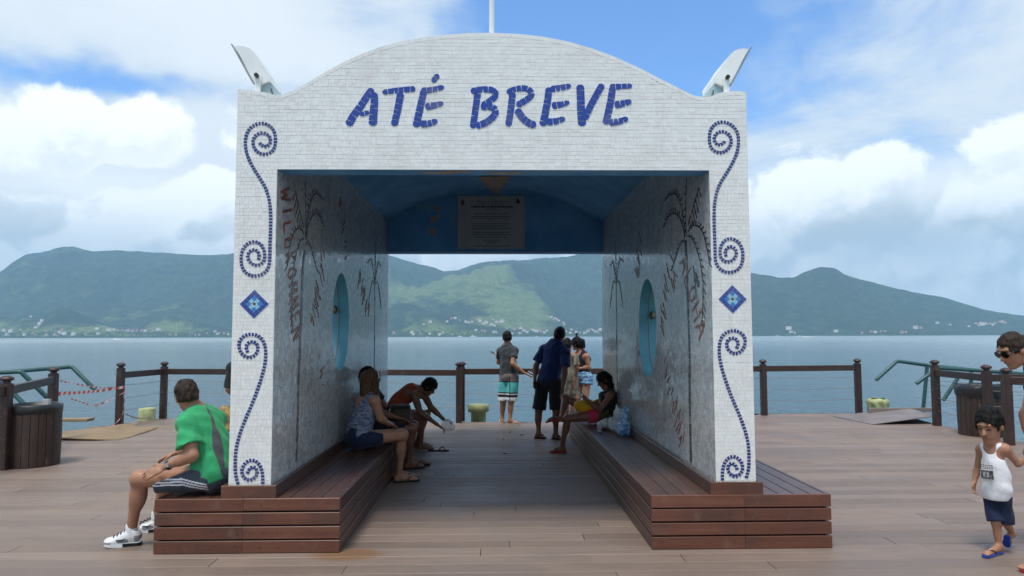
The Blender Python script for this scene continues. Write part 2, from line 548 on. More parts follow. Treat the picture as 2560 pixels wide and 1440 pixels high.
def range_mesh(name, crest, d0, d1, tr, power, spur, seed, grass, na=420, nt=90, jag=0.0035, green=None, spscale=1.0):
    """A mountain range: its crest line is known by bearing; between shore and crest run spurs and gullies."""
    c = np.array(crest)
    a = np.linspace(c[0, 0], c[-1, 0], na)
    hcre = np.interp(a, c[:, 0], c[:, 1])
    k = np.ones(5) / 5
    hs = np.convolve(np.pad(hcre, 2, mode='edge'), k, 'valid')
    hs = hs + jag * 0.25 * fbm(a * 260, a * 0, seed + 3, 4)
    t = np.linspace(0, 1, nt)
    A, T = np.meshgrid(a, t, indexing='ij')
    Y = d0 + (d1 - d0) * T + 90 * np.sin(A * 23 + seed) * (1 - T)
    Yr = d0 + (d1 - d0) * tr
    X = A * Y
    H = (hs * Yr)[:, None]
    up = np.clip(T / tr, 0, 1)
    shape = up ** power
    down = np.clip((T - tr) / (1 - tr), 0, 1)
    shape = np.where(T > tr, 1 - 0.75 * down ** 1.4, shape)
    sp = 0.7 * fbm(X / (430 * spscale), Y / (1100 * spscale), seed, 5, 0.55, True) + 0.5 * fbm(X / (900 * spscale) + 0.25 * np.sin(Y / 700), Y / (3800 * spscale), seed + 50, 3, 0.5, True)
    env = np.sin(np.pi * np.clip(T / tr, 0, 1)) ** 0.8
    Z = H * np.clip(shape + spur * sp * env * (0.35 + 0.65 * shape), 0, None)
    # never let a spur rise above the crest as seen from the pier
    lim = (hs[:, None] * 0.965) * Y + 1.62
    Z = np.where(T < tr * 0.97, np.minimum(Z, lim), Z)
    Z = np.where(T <= 0, -6.0, Z + 1.0)
    me = bpy.data.meshes.new(name)
    V = np.stack([X, Y, Z], -1).reshape(-1, 3)
    i, j = np.meshgrid(np.arange(na - 1), np.arange(nt - 1), indexing='ij')
    b0 = (i * nt + j).ravel()
    F = np.stack([b0, b0 + nt, b0 + nt + 1, b0 + 1], -1)
    fill_mesh(me, V, F, smooth=True)
    me.materials.append(MATS['hillside'])
    at = me.attributes.new('grass', 'FLOAT', 'POINT')
    gr = np.clip(sp * 0.6 + 0.1, -1, 1) * 0.55 + grass * (1 - 0.6 * np.clip(T / tr, 0, 1))
    if green:
        for ga, gt, wa, wt, amt in green:
            gr = gr + amt * np.exp(-((A - ga) / wa) ** 2 - ((T - gt) / wt) ** 2)
    at.data.foreach_set('value', gr.reshape(-1).astype(np.float32))
    o = link(name, me)
    tag(o, kind='structure')
    return o


crest_main = [(-0.9190,0.0469),(-0.8004,0.0661),(-0.6921,0.0901),(-0.6763,0.1052),(-0.6601,0.1136),(-0.6328,0.1192),(-0.6109,0.1238),(-0.5916,0.1260),(-0.5748,0.1209),(-0.5609,0.1198),(-0.5333,0.1209),(-0.4721,0.1187),(-0.4163,0.1153),(-0.3661,0.1147),(-0.3046,0.1136),(-0.2373,0.1169),(-0.1585,0.1135),(-0.1444,0.1107),(-0.1274,0.1038),(-0.1133,0.1021),(-0.0935,0.0976),(-0.0850,0.0953),(-0.0765,0.0919),(-0.0539,0.0924),(-0.0454,0.0964),(-0.0313,0.1021),(-0.0001,0.1038),(0.0340,0.1061),(0.0567,0.1066),(0.0738,0.1089),(0.1023,0.1100),(0.1138,0.1135),(0.1224,0.1169),(0.1481,0.1186),(0.2054,0.1238),(0.2741,0.1134),(0.3485,0.0950),(0.4342,0.0674),(0.5483,0.0272),(0.6346,0.0127)]
crest_right = [(0.1354,0.0026),(0.2041,0.0393),(0.2733,0.0733),(0.3195,0.0847),(0.3627,0.0887),(0.3828,0.0870),(0.4058,0.0829),(0.4260,0.0829),(0.4377,0.0887),(0.4524,0.0955),(0.4698,0.0978),(0.4843,0.0967),(0.4985,0.0880),(0.5099,0.0828),(0.5271,0.0788),(0.5501,0.0730),(0.5731,0.0661),(0.6192,0.0574),(0.6365,0.0551),(0.6652,0.0470),(0.6939,0.0378),(0.7228,0.0326),(0.7576,0.0273),(0.8271,0.0163),(0.8969,0.0081),(0.9847,0.0021)]
crest_left_foot = [(-0.8254,0.0245),(-0.7441,0.0327),(-0.6893,0.0287),(-0.6674,0.0292),(-0.6565,0.0297),(-0.6344,0.0269),(-0.6184,0.0363),(-0.6076,0.0430),(-0.5881,0.0363),(-0.5630,0.0256),(-0.5295,0.0127),(-0.5017,0.0038),(-0.4949,0.0004)]
crest_mid_foot = [(-0.5071,0.0010),(-0.4858,0.0238),(-0.4584,0.0321),(-0.4250,0.0236),(-0.3971,0.0169),(-0.3636,0.0090),(-0.3026,0.0122),(-0.2192,0.0288),(-0.1578,0.0388),(-0.1354,0.0472),(-0.1185,0.0472),(-0.0960,0.0364),(-0.0622,0.0245),(-0.0284,0.0160),(0.0167,0.0103),(0.0902,0.0056),(0.1354,0.0009)]
H_MAIN = range_mesh('hills', crest_main, 4700, 8200, 0.80, 1.20, 0.62, 11, 0.20, 560, 110,
                    green=[(-0.035, 0.40, 0.05, 0.14, 0.55), (0.035, 0.22, 0.045, 0.10, 0.55), (-0.13, 0.30, 0.05, 0.10, 0.4)], spscale=1.2)
H_RIGHT = range_mesh('hills', crest_right, 4350, 6200, 0.72, 1.10, 0.34, 23, -0.12, 420, 80, spscale=0.8)
H_FL = range_mesh('hills', crest_left_foot, 4150, 4750, 0.62, 1.05, 0.18, 31, 0.62, 200, 40, 0.001, spscale=0.5)
H_FM = range_mesh('hills', crest_mid_foot, 4250, 4950, 0.62, 1.1, 0.16, 37, 0.42, 320, 40, 0.001, spscale=0.5)
HILLS = [H_MAIN, H_RIGHT, H_FL, H_FM]


# ---------------------------------------------------------------- the town along the far shore
BV = []
for o in HILLS:
    me = o.data
    co = np.empty(len(me.vertices) * 3, np.float32); me.vertices.foreach_get('co', co)
    BV.append(BVHTree.FromPolygons([tuple(v) for v in co.reshape(-1, 3)], [tuple(p.vertices) for p in me.polygons]))
def ground_hit(ta, te):
    """where a bearing meets the far hills"""
    d = Vector((ta, 1.0, te)).normalized(); best = None
    for t in BV:
        h = t.ray_cast(Vector((0, 0, 1.62)), d)
        if h[0] is not None and (best is None or h[3] < best[1]): best = (h[0], h[3])
    return best[0] if best else None


for nm, c in (('wall_white', (0.80, 0.78, 0.74)), ('wall_cream', (0.66, 0.58, 0.45)), ('wall_pink', (0.55, 0.36, 0.30)),
              ('roof_clay', (0.36, 0.135, 0.075)), ('roof_grey', (0.40, 0.38, 0.36)), ('window_dark', (0.05, 0.06, 0.07)), ('sand', (0.52, 0.45, 0.33))):
    plain(nm, c, 0.8, 0.08, 0.2)
HOUSE = []
def house_mesh(w, d, h, rh, wm, rm, hip):
    m = MB()
    m.box((-w / 2, -d / 2, -6), (w / 2, d / 2, h), 0)
    o = 0.8; a = w / 2 + o; b = d / 2 + o; r = (w / 2 - d / 2 * 0.9) if hip else a
    vs = [(-a, -b, h), (a, -b, h), (a, b, h), (-a, b, h), (-r, 0, h + rh), (r, 0, h + rh)]
    m.add(vs, [(0, 1, 5, 4), (2, 3, 4, 5), (1, 2, 5), (3, 0, 4)], 1)
    nw = max(2, int(w / 4.5))
    for fl in range(max(1, int(h / 3.2))):
        for k in range(nw):
            x = -w / 2 + (k + 0.5) * w / nw
            z = 1.0 + fl * 3.1
            m.box((x - 0.8, -d / 2 - 0.12, z), (x + 0.8, -d / 2 + 0.1, z + 1.4), 2)
    return m.mesh('house', [MATS[wm], MATS[rm], MATS['window_dark']])
specs = [(14, 10, 6.4, 3.0, 'wall_white', 'roof_clay', True), (11, 9, 3.6, 2.6, 'wall_cream', 'roof_clay', False),
         (18, 11, 7.0, 3.2, 'wall_white', 'roof_grey', True), (12, 10, 6.4, 2.4, 'wall_pink', 'roof_clay', True),
         (24, 12, 9.6, 2.2, 'wall_white', 'roof_clay', True), (15, 10, 6.4, 1.2, 'wall_white', 'roof_grey', False)]
HOUSE = [house_mesh(*q) for q in specs]
ORD = 'first second third fourth fifth sixth seventh eighth ninth tenth eleventh twelfth thirteenth fourteenth fifteenth sixteenth seventeenth eighteenth nineteenth twentieth'.split()
SHORT = ['white clay-roofed house', 'small cream house', 'wide grey-roofed white house', 'pink house', 'long white block', 'flat-roofed white house']
def town(dirs, where, group, kinds, sc=(0.8, 1.25)):
    made = []
    for (ta, te) in sorted(dirs):
        h = ground_hit(ta, te)
        if h is None: continue
        k = random.choice(kinds)
        o = link('house', HOUSE[k], None, (h.x, h.y - 10, h.z + 4.0))
        o.rotation_euler.z = random.uniform(-0.6, 0.6)
        s = 1.2 * random.uniform(*sc); o.scale = (s, s, s)
        n = sum(1 for j in made if j == k); made.append(k)
        tag(o, '%s %s from the left %s' % (ORD[min(n, 19)], SHORT[k], where), 'house', group)

town([(-0.6818,0.0087),(-0.6719,0.0075),(-0.6584,0.0097),(-0.6417,0.0041),(-0.6382,0.0130),(-0.6299,0.0224),(-0.6350,0.0147),(-0.6330,0.0180),(-0.6455,0.0280),(-0.6115,0.0030),(-0.6051,0.0063),(-0.6019,0.0096),(-0.5990,0.0040),(-0.5863,0.0029),(-0.5709,0.0028),(-0.5623,0.0062),(-0.5528,0.0039),(-0.6225,0.0030),(-0.6531,0.0031),(-0.6772,0.0031)],
     'under the green hill at far left', 'houses under the left foothill', [0, 1, 2, 3, 5], (0.7, 1.1))
town([(-0.5382,0.0089),(-0.5310,0.0094),(-0.5249,0.0083),(-0.5189,0.0083),(-0.5123,0.0077),(-0.5051,0.0077),(-0.4991,0.0082),(-0.4930,0.0082),(-0.4875,0.0076),(-0.4764,0.0082),(-0.4699,0.0093),(-0.5542,0.0111)], 'in the long shoreline hotel row', 'hotel row above the far shore', [4, 3, 0], (0.8, 1.15))
town([(-0.4454,0.0025),(-0.4233,0.0041),(-0.4188,0.0024),(-0.4133,0.0024),(-0.4023,0.0046),(-0.3884,0.0035),(-0.3852,0.0051),(-0.3790,0.0040),(-0.3735,0.0029),(-0.3918,0.0068),(-0.4547,0.0025)], 'on the shore beside the left pillar', 'houses beside the left pillar', [0, 1, 3], (0.6, 0.95))
town([(-0.1541,0.0028),(-0.1434,0.0039),(-0.1160,0.0022),(-0.1182,0.0050),(-0.0745,0.0043),(-0.0689,0.0200),(-0.0633,0.0240),(-0.0577,0.0245),(-0.0425,0.0194),(-0.0385,0.0183),(-0.0256,0.0228),(-0.0227,0.0205),(-0.0194,0.0177),(-0.0171,0.0171),(-0.0143,0.0182),(-0.0070,0.0154),(-0.0041,0.0227),(-0.0025,0.0142),(0.0009,0.0193),(0.0043,0.0193),(0.0083,0.0199),(-0.0284,0.0070),(-0.0199,0.0064),(-0.0160,0.0053),(-0.0030,0.0041),(-0.0002,0.0041),(0.0150,0.0108),(0.0252,0.0085),(0.0280,0.0097),(0.0348,0.0102),(0.0450,0.0124),(0.0495,0.0091),(0.0517,0.0074),(0.0562,0.0057),(0.0591,0.0062),(0.0630,0.0056),(0.0715,0.0067),(0.0778,0.0259),(0.0818,0.0242),(0.0835,0.0248),(0.0857,0.0225),(0.0886,0.0208),(0.0948,0.0180),(0.0959,0.0157),(0.1060,0.0083),(0.1128,0.0044),(0.1184,0.0038),(0.1252,0.0032),(0.1298,0.0055),(0.1332,0.0094),(0.1361,0.0077),(0.1389,0.0066),(0.1411,0.0043),(0.1440,0.0037),(0.1468,0.0077),(-0.1015,0.0162),(-0.0925,0.0195),(-0.0340,0.0194),(-0.0509,0.0217),(0.0393,0.0068),(0.0438,0.0046),(0.0675,0.0039),(0.0986,0.0055),(0.1043,0.0033),(-0.1059,0.0027),(-0.0930,0.0027),(-0.0790,0.0015),(-0.0610,0.0015),(0.0223,0.0029),(0.0336,0.0029)],
     'on the slope seen through the arch', 'town seen through the arch', [0, 1, 2, 3, 5], (0.7, 1.15))
town([(0.4152,0.0087),(0.4185,0.0036),(0.4236,0.0030),(0.4829,0.0045),(0.5203,0.0022),(0.5336,0.0038),(0.5393,0.0033),(0.5475,0.0044),(0.5533,0.0049),(0.5775,0.0026),(0.5833,0.0037),(0.5980,0.0094),(0.6055,0.0094),(0.6296,0.0162),(0.6480,0.0138),(0.6752,0.0115),(0.6859,0.0154),(0.6940,0.0143),(0.6998,0.0148),(0.7057,0.0154),(0.7133,0.0165),(0.7192,0.0177),(0.7238,0.0176),(0.7102,0.0137),(0.6898,0.0131),(0.7278,0.0165)],
     'below the rounded hill at right', 'houses below the rounded hill', [0, 1, 3, 4], (0.75, 1.2))

for (ta, te), hgt in (((-0.44634,-0.00195), 95.0), ((-0.42700,-0.00200), 80.0)):
    Y = 4120.0
    m = MB()
    m.tube([(ta * Y, Y, WZ), (ta * Y, Y, hgt * 0.7), (ta * Y, Y, hgt)], [1.3, 0.9, 0.4], 6)
    for zz in (0.3, 0.55, 0.8):
        m.box((ta * Y - 4, Y - 0.4, hgt * zz), (ta * Y + 4, Y + 0.4, hgt * zz + 0.9))
    tag(m.build('radio_mast', MATS['roof_grey']), ('taller' if hgt > 90 else 'shorter') + ' slender mast standing on the far shore left of the arch', 'mast', 'masts on the far shore')

# trees that fringe the far shore: a belt that reads as one mass
def fn(q, b):
    r = island(q)
    pset(q, b, col=q.mix(r, (0.018, 0.045, 0.018), (0.060, 0.105, 0.030)), rough=0.9, spec=0.1)
mat('tree_belt', fn)
V = []; F = []
base_v = np.array([(1, 0, 0), (0.31, 0.95, 0.1), (-0.81, 0.59, 0), (-0.81, -0.59, 0.1), (0.31, -0.95, 0), (0, 0, 1.0), (0.3, 0.1, 0.75)])
base_f = [(0, 1, 5), (1, 2, 5), (2, 3, 5), (3, 4, 5), (4, 0, 6), (0, 5, 6), (5, 4, 6)]
r2 = np.random.default_rng(5)
cnt = 0
for ta in np.linspace(-0.98, 1.0, 1700):
    for rep in range(3):
        te = r2.uniform(-0.0012, 0.007) if rep else -0.0004
        h = ground_hit(ta + r2.uniform(-0.0006, 0.0006), te)
        if h is None or h.y > 6200: continue
        s = r2.uniform(4.5, 10); a = r2.uniform(0, 6.28); ca, sa = math.cos(a), math.sin(a)
        R = np.array([[ca, -sa, 0], [sa, ca, 0], [0, 0, 1]])
        v = (base_v * (s, s, s * r2.uniform(0.8, 1.5))) @ R.T + (h.x, h.y - 3, h.z - 1)
        b0 = len(V); V += v.tolist(); F += [(b0 + i, b0 + j, b0 + k) for i, j, k in base_f]
me = bpy.data.meshes.new('trees')
fill_mesh(me, V, F, smooth=False)
me.materials.append(MATS['tree_belt'])
tag(link('shore_trees', me), 'dark green belt of trees along the far shore and lower slopes', 'trees', kind='stuff')

# boats on the channel
def boat(name, ta, te, L, label, wake, heading=0.0):
    Y = (1.62 - WZ) / -te if te < -0.0008 else 3950.0
    Y = min(Y, 3950.0)
    x = ta * Y
    root = empty(name, (x, Y, WZ), label, 'boat', 'boats on the channel')
    m = MB()
    sec = [(-0.5, 0.17, 0.10), (-0.2, 0.19, 0.11), (0.2, 0.16, 0.13), (0.42, 0.08, 0.16), (0.5, 0.0, 0.19)]
    rows = []
    for t, hw, hh in sec:
        rows.append([(t * L, -hw * L, hh * L), (t * L, -hw * L * 0.7, -0.03 * L), (t * L, hw * L * 0.7, -0.03 * L), (t * L, hw * L, hh * L), (t * L, -hw * L, hh * L)])
    m.sheet(rows, 0, False)
    m.add(rows[0][:4], [(0, 1, 2, 3)])
    link('hull', m.mesh('hull', MATS['wall_white']), root, (0, 0, 0))
    m = MB(); m.prism([(-0.28, 0.1), (0.18, 0.1), (0.10, 0.27), (-0.25, 0.27)], lambda a, b, d: (a * L, d, b * L), -0.12 * L, 0.12 * L)
    link('cabin', m.mesh('cabin', MATS['wall_white']), root, (0, 0, 0))
    m = MB(); m.box((-0.20 * L, -0.125 * L, 0.17 * L), (0.10 * L, 0.125 * L, 0.225 * L))
    link('windscreen', m.mesh('windscreen', MATS['window_dark']), root, (0, 0, 0))
    if wake:
        m = MB()
        n = 14
        rows = [[(-0.5 * L - k * L * wake / n, sgn * (0.12 * L + k * L * 0.05), 0.05 + 0.10 * L * max(0, 1 - k / 5) * (1 - abs(sgn))) for sgn in (-1, 0, 1)] for k in range(n)]
        m.sheet(rows, 0, True)
        link('wake', m.mesh('wake', MATS['wall_white']), root, (0, 0, 0))
    root.rotation_euler.z = heading
    return root
boat('speedboat', *(-0.53390,-0.00314), 8.5, 'white speedboat with foaming wake on the left stretch of water', 7, 2.9)
boat('speedboat', *(0.43090,-0.00248), 12.0, 'white speedboat with wake on the water right of the arch', 6, 2.9)
boat('motor_boat', *(0.39878,-0.00182), 13.0, 'small white boat just right of the right pillar', 0, 2.4)
for i, (px, L, lb) in enumerate((((-0.05086,-0.00137), 26.0, 'white ferry moored left in the line seen through the arch'),
                                 ((-0.03230,-0.00142), 34.0, 'longest white ferry moored in the line seen through the arch'),
                                 ((-0.09690,-0.00124), 14.0, 'small white boat near the left edge of the arch view'),
                                 ((0.05732,-0.00167), 17.0, 'white boat behind the man in board shorts'))):
    boat('ferry' if L > 20 else 'motor_boat', px[0], -0.00088, L, lb, 0, 0.1)

# ---------------------------------------------------------------- air: even haze over the channel
hm_ = bpy.data.materials.new('haze_air')
hm_.use_nodes = True
hm_.node_tree.nodes.clear()
q = Gr(hm_.node_tree)
pv = hm_.node_tree.nodes.new('ShaderNodeVolumePrincipled')
pv.inputs['Color'].default_value = (0.46, 0.71, 0.97, 1)
pv.inputs['Density'].default_value = 0.86e-4
pv.inputs['Anisotropy'].default_value = 0.0
hm_.node_tree.links.new(pv.outputs[0], hm_.node_tree.nodes.new('ShaderNodeOutputMaterial').inputs['Volume'])
m = MB()
m.box((-14500, -2600, -9.0), (14500, 12000, 1450))
tag(m.build('haze', hm_), 'thin blue haze over the channel and hills', 'haze', kind='stuff')



# ---------------------------------------------------------------- the pier deck: boards run across the view
DECK = empty('deck', (0, 0, 0), kind='structure')
PITCH, BW = 0.19, 0.1845
def deck_edges(y):
    """board extents at a given distance: the far edge steps back in the middle"""
    if y < 13.55: return [(-7.05, 7.98)]
    if y < 14.45: return [(-7.0, -5.3), (4.55, 7.9)]
    return [(5.4, 7.9)] if y < 14.75 else []
LENS = (2.2, 2.6, 3.0, 3.4, 3.8)
BOARD = {}
for L in LENS:
    m = MB(); m.bbox((-L / 2 + 0.0025, -BW / 2, -0.032), (L / 2 - 0.0025, BW / 2, 0), 0.004)
    BOARD[L] = m.mesh('plank', MATS['deck_board'])
boards = []
y = -1.0
rr = random.Random(3)
while y < 14.8:
    for (x0, x1) in deck_edges(y):
        x = x0 - rr.uniform(0, 1.4) if y < 13.5 else x0
        while x < x1 - 0.05:
            L = rr.choice(LENS)
            a, b = max(x, x0), min(x + L, x1)
            if b - a > 0.08: boards.append((a, b, y, L if (a == x and b == x + L) else None))
            x += L
    y += PITCH
def sees(b):
    """in the camera's field, with a little margin"""
    a, c, yy, _ = b
    return yy > 4.3 and a < 0.77 * yy + 0.4 and c > -0.73 * yy - 0.4
named = [b for b in boards if sees(b)]
named.sort(key=lambda b: b[2]); rest = [b for b in boards if not sees(b)] + named[299:]
for a, b, yy, L in named[:299]:
    dz = rr.uniform(-0.0012, 0.0012)
    if L: link('plank', BOARD[L], DECK, ((a + b) / 2, yy, dz))
    else:
        m = MB(); w = b - a
        m.bbox((-w / 2 + 0.0025, -BW / 2, -0.032), (w / 2 - 0.0025, BW / 2, 0), 0.004)
        link('plank', m.mesh('plank', MATS['deck_board']), DECK, ((a + b) / 2, yy, dz))
m = MB()
for a, b, yy, L in rest:
    m.bbox((a + 0.0025, yy - BW / 2, -0.032), (b - 0.0025, yy + BW / 2, 0), 0.004)
tag(m.build('plank_field', MATS['deck_board'], DECK), kind='stuff')
m = MB()
m.box((-7.02, -1.2, -0.30), (7.95, 13.50, -0.036))
m.box((-6.97, 13.50, -0.30), (-5.33, 14.40, -0.036))
m.box((4.58, 13.50, -0.30), (7.87, 14.68, -0.036))
m.build('joists', MATS['dark_void'], DECK)  # near-black slab stands in for the shade below the board gaps
m = MB()
m.bbox((-5.28, 13.51, -0.28), (4.53, 13.56, -0.002)); m.bbox((-7.0, 14.44, -0.28), (-5.3, 14.49, -0.002)); m.bbox((4.55, 14.71, -0.28), (7.9, 14.76, -0.002))
m.build('edge_board', MATS['rail_wood'], DECK)
m = MB()
for x in (-6.3, -3.2, 0.2, 3.3, 6.6):
    for y in (1.5, 6.5, 11.5, 13.3):
        m.tube([(x, y, -3.2), (x, y, -0.3)], 0.19, 12)
m.build('piles', MATS['grout'], DECK)


# ---------------------------------------------------------------- benches that carry the two side walls
def bench(x0, x1, label, seed):
    rb = random.Random(seed)
    root = empty('bench', ((x0 + x1) / 2, 5.46, 0), label, 'bench', 'plank benches under the archway')
    y0, y1, top = 5.46, 11.55, 0.405
    t = 0.028
    m = MB(); m.box((x0 + t + 0.01, y0 + t + 0.01, 0.002), (x1 - t - 0.01, y1 - t - 0.01, top - 0.03))
    m.build('carcass', MATS['dark_void'], root)
    hgt, gap = 0.0905, 0.0125
    for k in range(4):
        z0 = 0.004 + k * (hgt + gap); z1 = z0 + hgt
        if k == 3: z1 = top - 0.0
        mid = x0 + (x1 - x0) * (0.475 if x0 < 0 else 0.515) + rb.uniform(-0.004, 0.004)
        for a, b in ((x0, mid - 0.001), (mid + 0.001, x1)):
            m = MB(); m.bbox((a, y0 + rb.uniform(0, .002), z0 + rb.uniform(-.001, .001)), (b, y0 + t, z1), 0.003)
            m.build('plank', MATS['bench_wood_x'], root)
            m = MB(); m.bbox((a, y1 - t, z0), (b, y1, z1), 0.003); m.build('plank', MATS['bench_wood_x'], root)
        for xs in (x0, x1 - t):
            cuts = [y0 + t + 0.001, y0 + 2.1 + rb.uniform(-.5, .5), y0 + 4.1 + rb.uniform(-.4, .4), y1 - t - 0.001]
            for a, b in zip(cuts[:-1], cuts[1:]):
                m = MB(); m.bbox((xs, a + 0.001, z0), (xs + t, b - 0.001, z1), 0.003)
                m.build('plank', MATS['bench_wood_y'], root)
    n = 11
    w = (x1 - x0 - 2 * t) / n
    for k in range(n):
        a = x0 + t + k * w
        cuts = [y0 + t + 0.001, y0 + rb.choice((1.5, 2.4, 3.2)) + rb.uniform(-.2, .2), y0 + 4.4 + rb.uniform(-.3, .3), y1 - t - 0.001]
        for c, d in zip(cuts[:-1], cuts[1:]):
            m = MB(); m.bbox((a + 0.004, c + 0.001, top - 0.03), (a + w - 0.004, d - 0.001, top - 0.003 + rb.uniform(-.001, .001)), 0.003)
            m.build('plank', MATS['bench_wood_y'], root)
    m = MB()
    for k in range(4):
        zc = 0.004 + k * (hgt + gap) + hgt / 2
        for xx in (x0 + 0.07, x0 + 0.45, (x0 + x1) / 2 - 0.07, (x0 + x1) / 2 + 0.10, x1 - 0.45, x1 - 0.07):
            xx += rb.uniform(-0.02, 0.02); zz_ = zc + rb.uniform(-0.015, 0.015)
            m.tube([(xx, y0 - 0.0005, zz_), (xx, y0 + 0.003, zz_)], 0.0042, 7)
    tag(m.build('screws', MATS['black_plastic'], root), kind='stuff')
    # boards boxed round the foot of the wall
    if x0 < 0: a, b = -2.075, -1.665
    else: a, b = 1.64, 2.045
    z0, z1 = top - 0.002, 0.498
    m = MB(); m.bbox((a, 5.475, z0), (b, 5.497, z1), 0.003); m.build('skirting_board', MATS['bench_wood_x'], root)
    m = MB(); m.bbox((a, 11.26, z0), (b, 11.285, z1), 0.003); m.build('skirting_board', MATS['bench_wood_x'], root)
    for xs in (a, b - 0.024):
        for c, d in ((5.498, 8.2), (8.202, 11.259)):
            m = MB(); m.bbox((xs, c, z0), (xs + 0.024, d, z1), 0.003); m.build('skirting_board', MATS['bench_wood_y'], root)
    return root
bench(-2.56, -1.18, 'left plank bench with a seated man in green on its front end', 5)
bench(1.18, 2.56, 'right plank bench with an empty front end and a cup on it', 6)



# ---------------------------------------------------------------- the archway
ARCH = empty('archway', (0, 5.5, 0.4), 'white mosaic archway over the benches lettered ATÉ BREVE in blue', 'archway')
FY, BY = 5.5, 11.25
XL0, XL1, XR0, XR1 = -2.03, -1.71, 1.69, 2.00
ZB, ZO, ZP = 0.405, 2.925, 3.57
top_px = [(-2.010,3.558),(-1.857,3.549),(-1.731,3.518),(-1.662,3.524),(-1.575,3.570),(-1.451,3.642),(-1.327,3.720),(-1.202,3.792),(-1.076,3.851),(-0.919,3.914),(-0.761,3.958),(-0.603,3.991),(-0.444,4.012),(-0.237,4.030),(-0.030,4.035),(0.193,4.026),(0.385,4.005),(0.577,3.967),(0.769,3.912),(0.960,3.841),(1.152,3.751),(1.311,3.667),(1.470,3.586),(1.572,3.534),(1.645,3.518),(1.709,3.522),(1.791,3.555),(1.888,3.572),(1.991,3.579)]
top_px[0] = (-2.012, 3.565); top_px[-1] = (1.992, 3.565)
PORTAL = [(XL0, 0.498)] + top_px + [(XR1, 0.498), (XR0, 0.498), (XR0, ZO), (XL1, ZO), (XL1, 0.498)]
PORTAL = PORTAL[::-1]
def facade_mesh(y0, y1):
    m = MB()
    # front and back faces in strips to keep every face convex
    def strip(xa, xb, zlo):
        xs = sorted({xa, xb} | {x for x, z in top_px if xa < x < xb})
        zt = lambda x: np.interp(x, [p[0] for p in top_px], [p[1] for p in top_px])
        for a, b in zip(xs[:-1], xs[1:]):
            q = [(a, zlo), (b, zlo), (b, zt(b)), (a, zt(a))]
            m.add([(x, y0, z) for x, z in q], [(0, 1, 2, 3)])
            m.add([(x, y1, z) for x, z in q], [(3, 2, 1, 0)])
    strip(XL0, XL1, 0.40); strip(XL1, XR0, ZO); strip(XR0, XR1, 0.40)
    out = [(XL0, 0.40)] + top_px + [(XR1, 0.40)]
    for (a, b), (c, d) in zip(out[:-1], out[1:]):
        m.add([(a, y0, b), (a, y1, b), (c, y1, d), (c, y0, d)], [(3, 2, 1, 0)])
    for (a, b), (c, d), mi in (((XL1, 0.40), (XL1, ZO), 1), ((XL1, ZO), (XR0, ZO), 2), ((XR0, ZO), (XR0, 0.40), 1)):
        m.add([(a, y0, b), (a, y1, b), (c, y1, d), (c, y0, d)], [(0, 1, 2, 3)], mi)
    return m
facade_mesh(FY, FY + 0.19).build('facade', [MATS['grout'], MATS['lining'], MATS['blue_paint']], ARCH)
FAC = bpy.data.objects['facade']
m = facade_mesh(BY - 0.19, BY)
ob = m.build('rear_facade', [MATS['grout'], MATS['lining'], MATS['blue_paint']], ARCH)
# the inside of the rear lintel is painted blue
m = MB()
ztop = lambda x: float(np.interp(x, [p[0] for p in top_px], [p[1] for p in top_px]))
arc = [(x, z - 0.06) for x, z in [(XL1 + 0.001, ztop(XL1))] + [q for q in top_px if XL1 < q[0] < XR0] + [(XR0 - 0.001, ztop(XR0))]]
for (a, b), (c, d) in zip(arc[:-1], arc[1:]):
    m.add([(a, BY - 0.194, ZO + 0.012), (c, BY - 0.194, ZO + 0.012), (c, BY - 0.194, d), (a, BY - 0.194, b)], [(0, 1, 2, 3)])
m.build('rear_lintel_panel', MATS['blue_paint'], ARCH)


def holed_wall(xa, xb, cy, cz, ry, rz):
    """a thick wall with an oval opening through it"""
    y0, y1, z0, z1 = FY + 0.19, BY - 0.19, 0.40, 3.50
    ang = sorted(set([2 * math.pi * k / 72 for k in range(72)] + [math.atan2(z - cz, y - cy) % (2 * math.pi) for y in (y0, y1) for z in (z0, z1)]))
    el, rc = [], []
    for a in ang:
        c, s_ = math.cos(a), math.sin(a)
        k = 1 / math.sqrt((c / ry) ** 2 + (s_ / rz) ** 2)
        el.append((cy + c * k, cz + s_ * k))
        t = min(((y1 - cy) / c) if c > 1e-9 else ((y0 - cy) / c) if c < -1e-9 else 1e9, ((z1 - cz) / s_) if s_ > 1e-9 else ((z0 - cz) / s_) if s_ < -1e-9 else 1e9)
        rc.append((cy + c * t, cz + s_ * t))
    n = len(ang)
    inner, outer = (xb, xa) if xa < 0 else (xa, xb)
    m = MB()
    for X, mi, fl in ((inner, 0, xa > 0), (outer, 1, xa < 0)):
        vs = [(X, y, z) for y, z in el] + [(X, y, z) for y, z in rc]
        fs = [(i, (i + 1) % n, n + (i + 1) % n, n + i) for i in range(n)]
        m.add(vs, fs if fl else [f[::-1] for f in fs], mi)
    wall = m.build('side_wall', [MATS['lining'], MATS['grout']], ARCH)
    r = MB()
    vs = []
    xs = [inner - math.copysign(0.004, inner) * 0, inner * 0.5 + outer * 0.5, outer]
    for X in xs: vs += [(X, y, z) for y, z in el]
    fs = []
    for j in range(2): fs += [(j * n + i, j * n + (i + 1) % n, (j + 1) * n + (i + 1) % n, (j + 1) * n + i) for i in range(n)]
    r.add(vs, fs if xa < 0 else [f[::-1] for f in fs], 0, True)
    w = r.build('oval_reveal', MATS['pale_blue_paint'], ARCH)
    d = MB()
    X = inner * 0.62 + outer * 0.38
    pts = [(X, cy + (y - cy) * 0.985, cz + (z - cz) * 0.985) for y, z in el]
    d.tube(pts + pts[:2], 0.004, 5, caps=False)
    link('joint_bead', d.mesh('joint_bead', MATS['bare_render']), w, None)
    return w
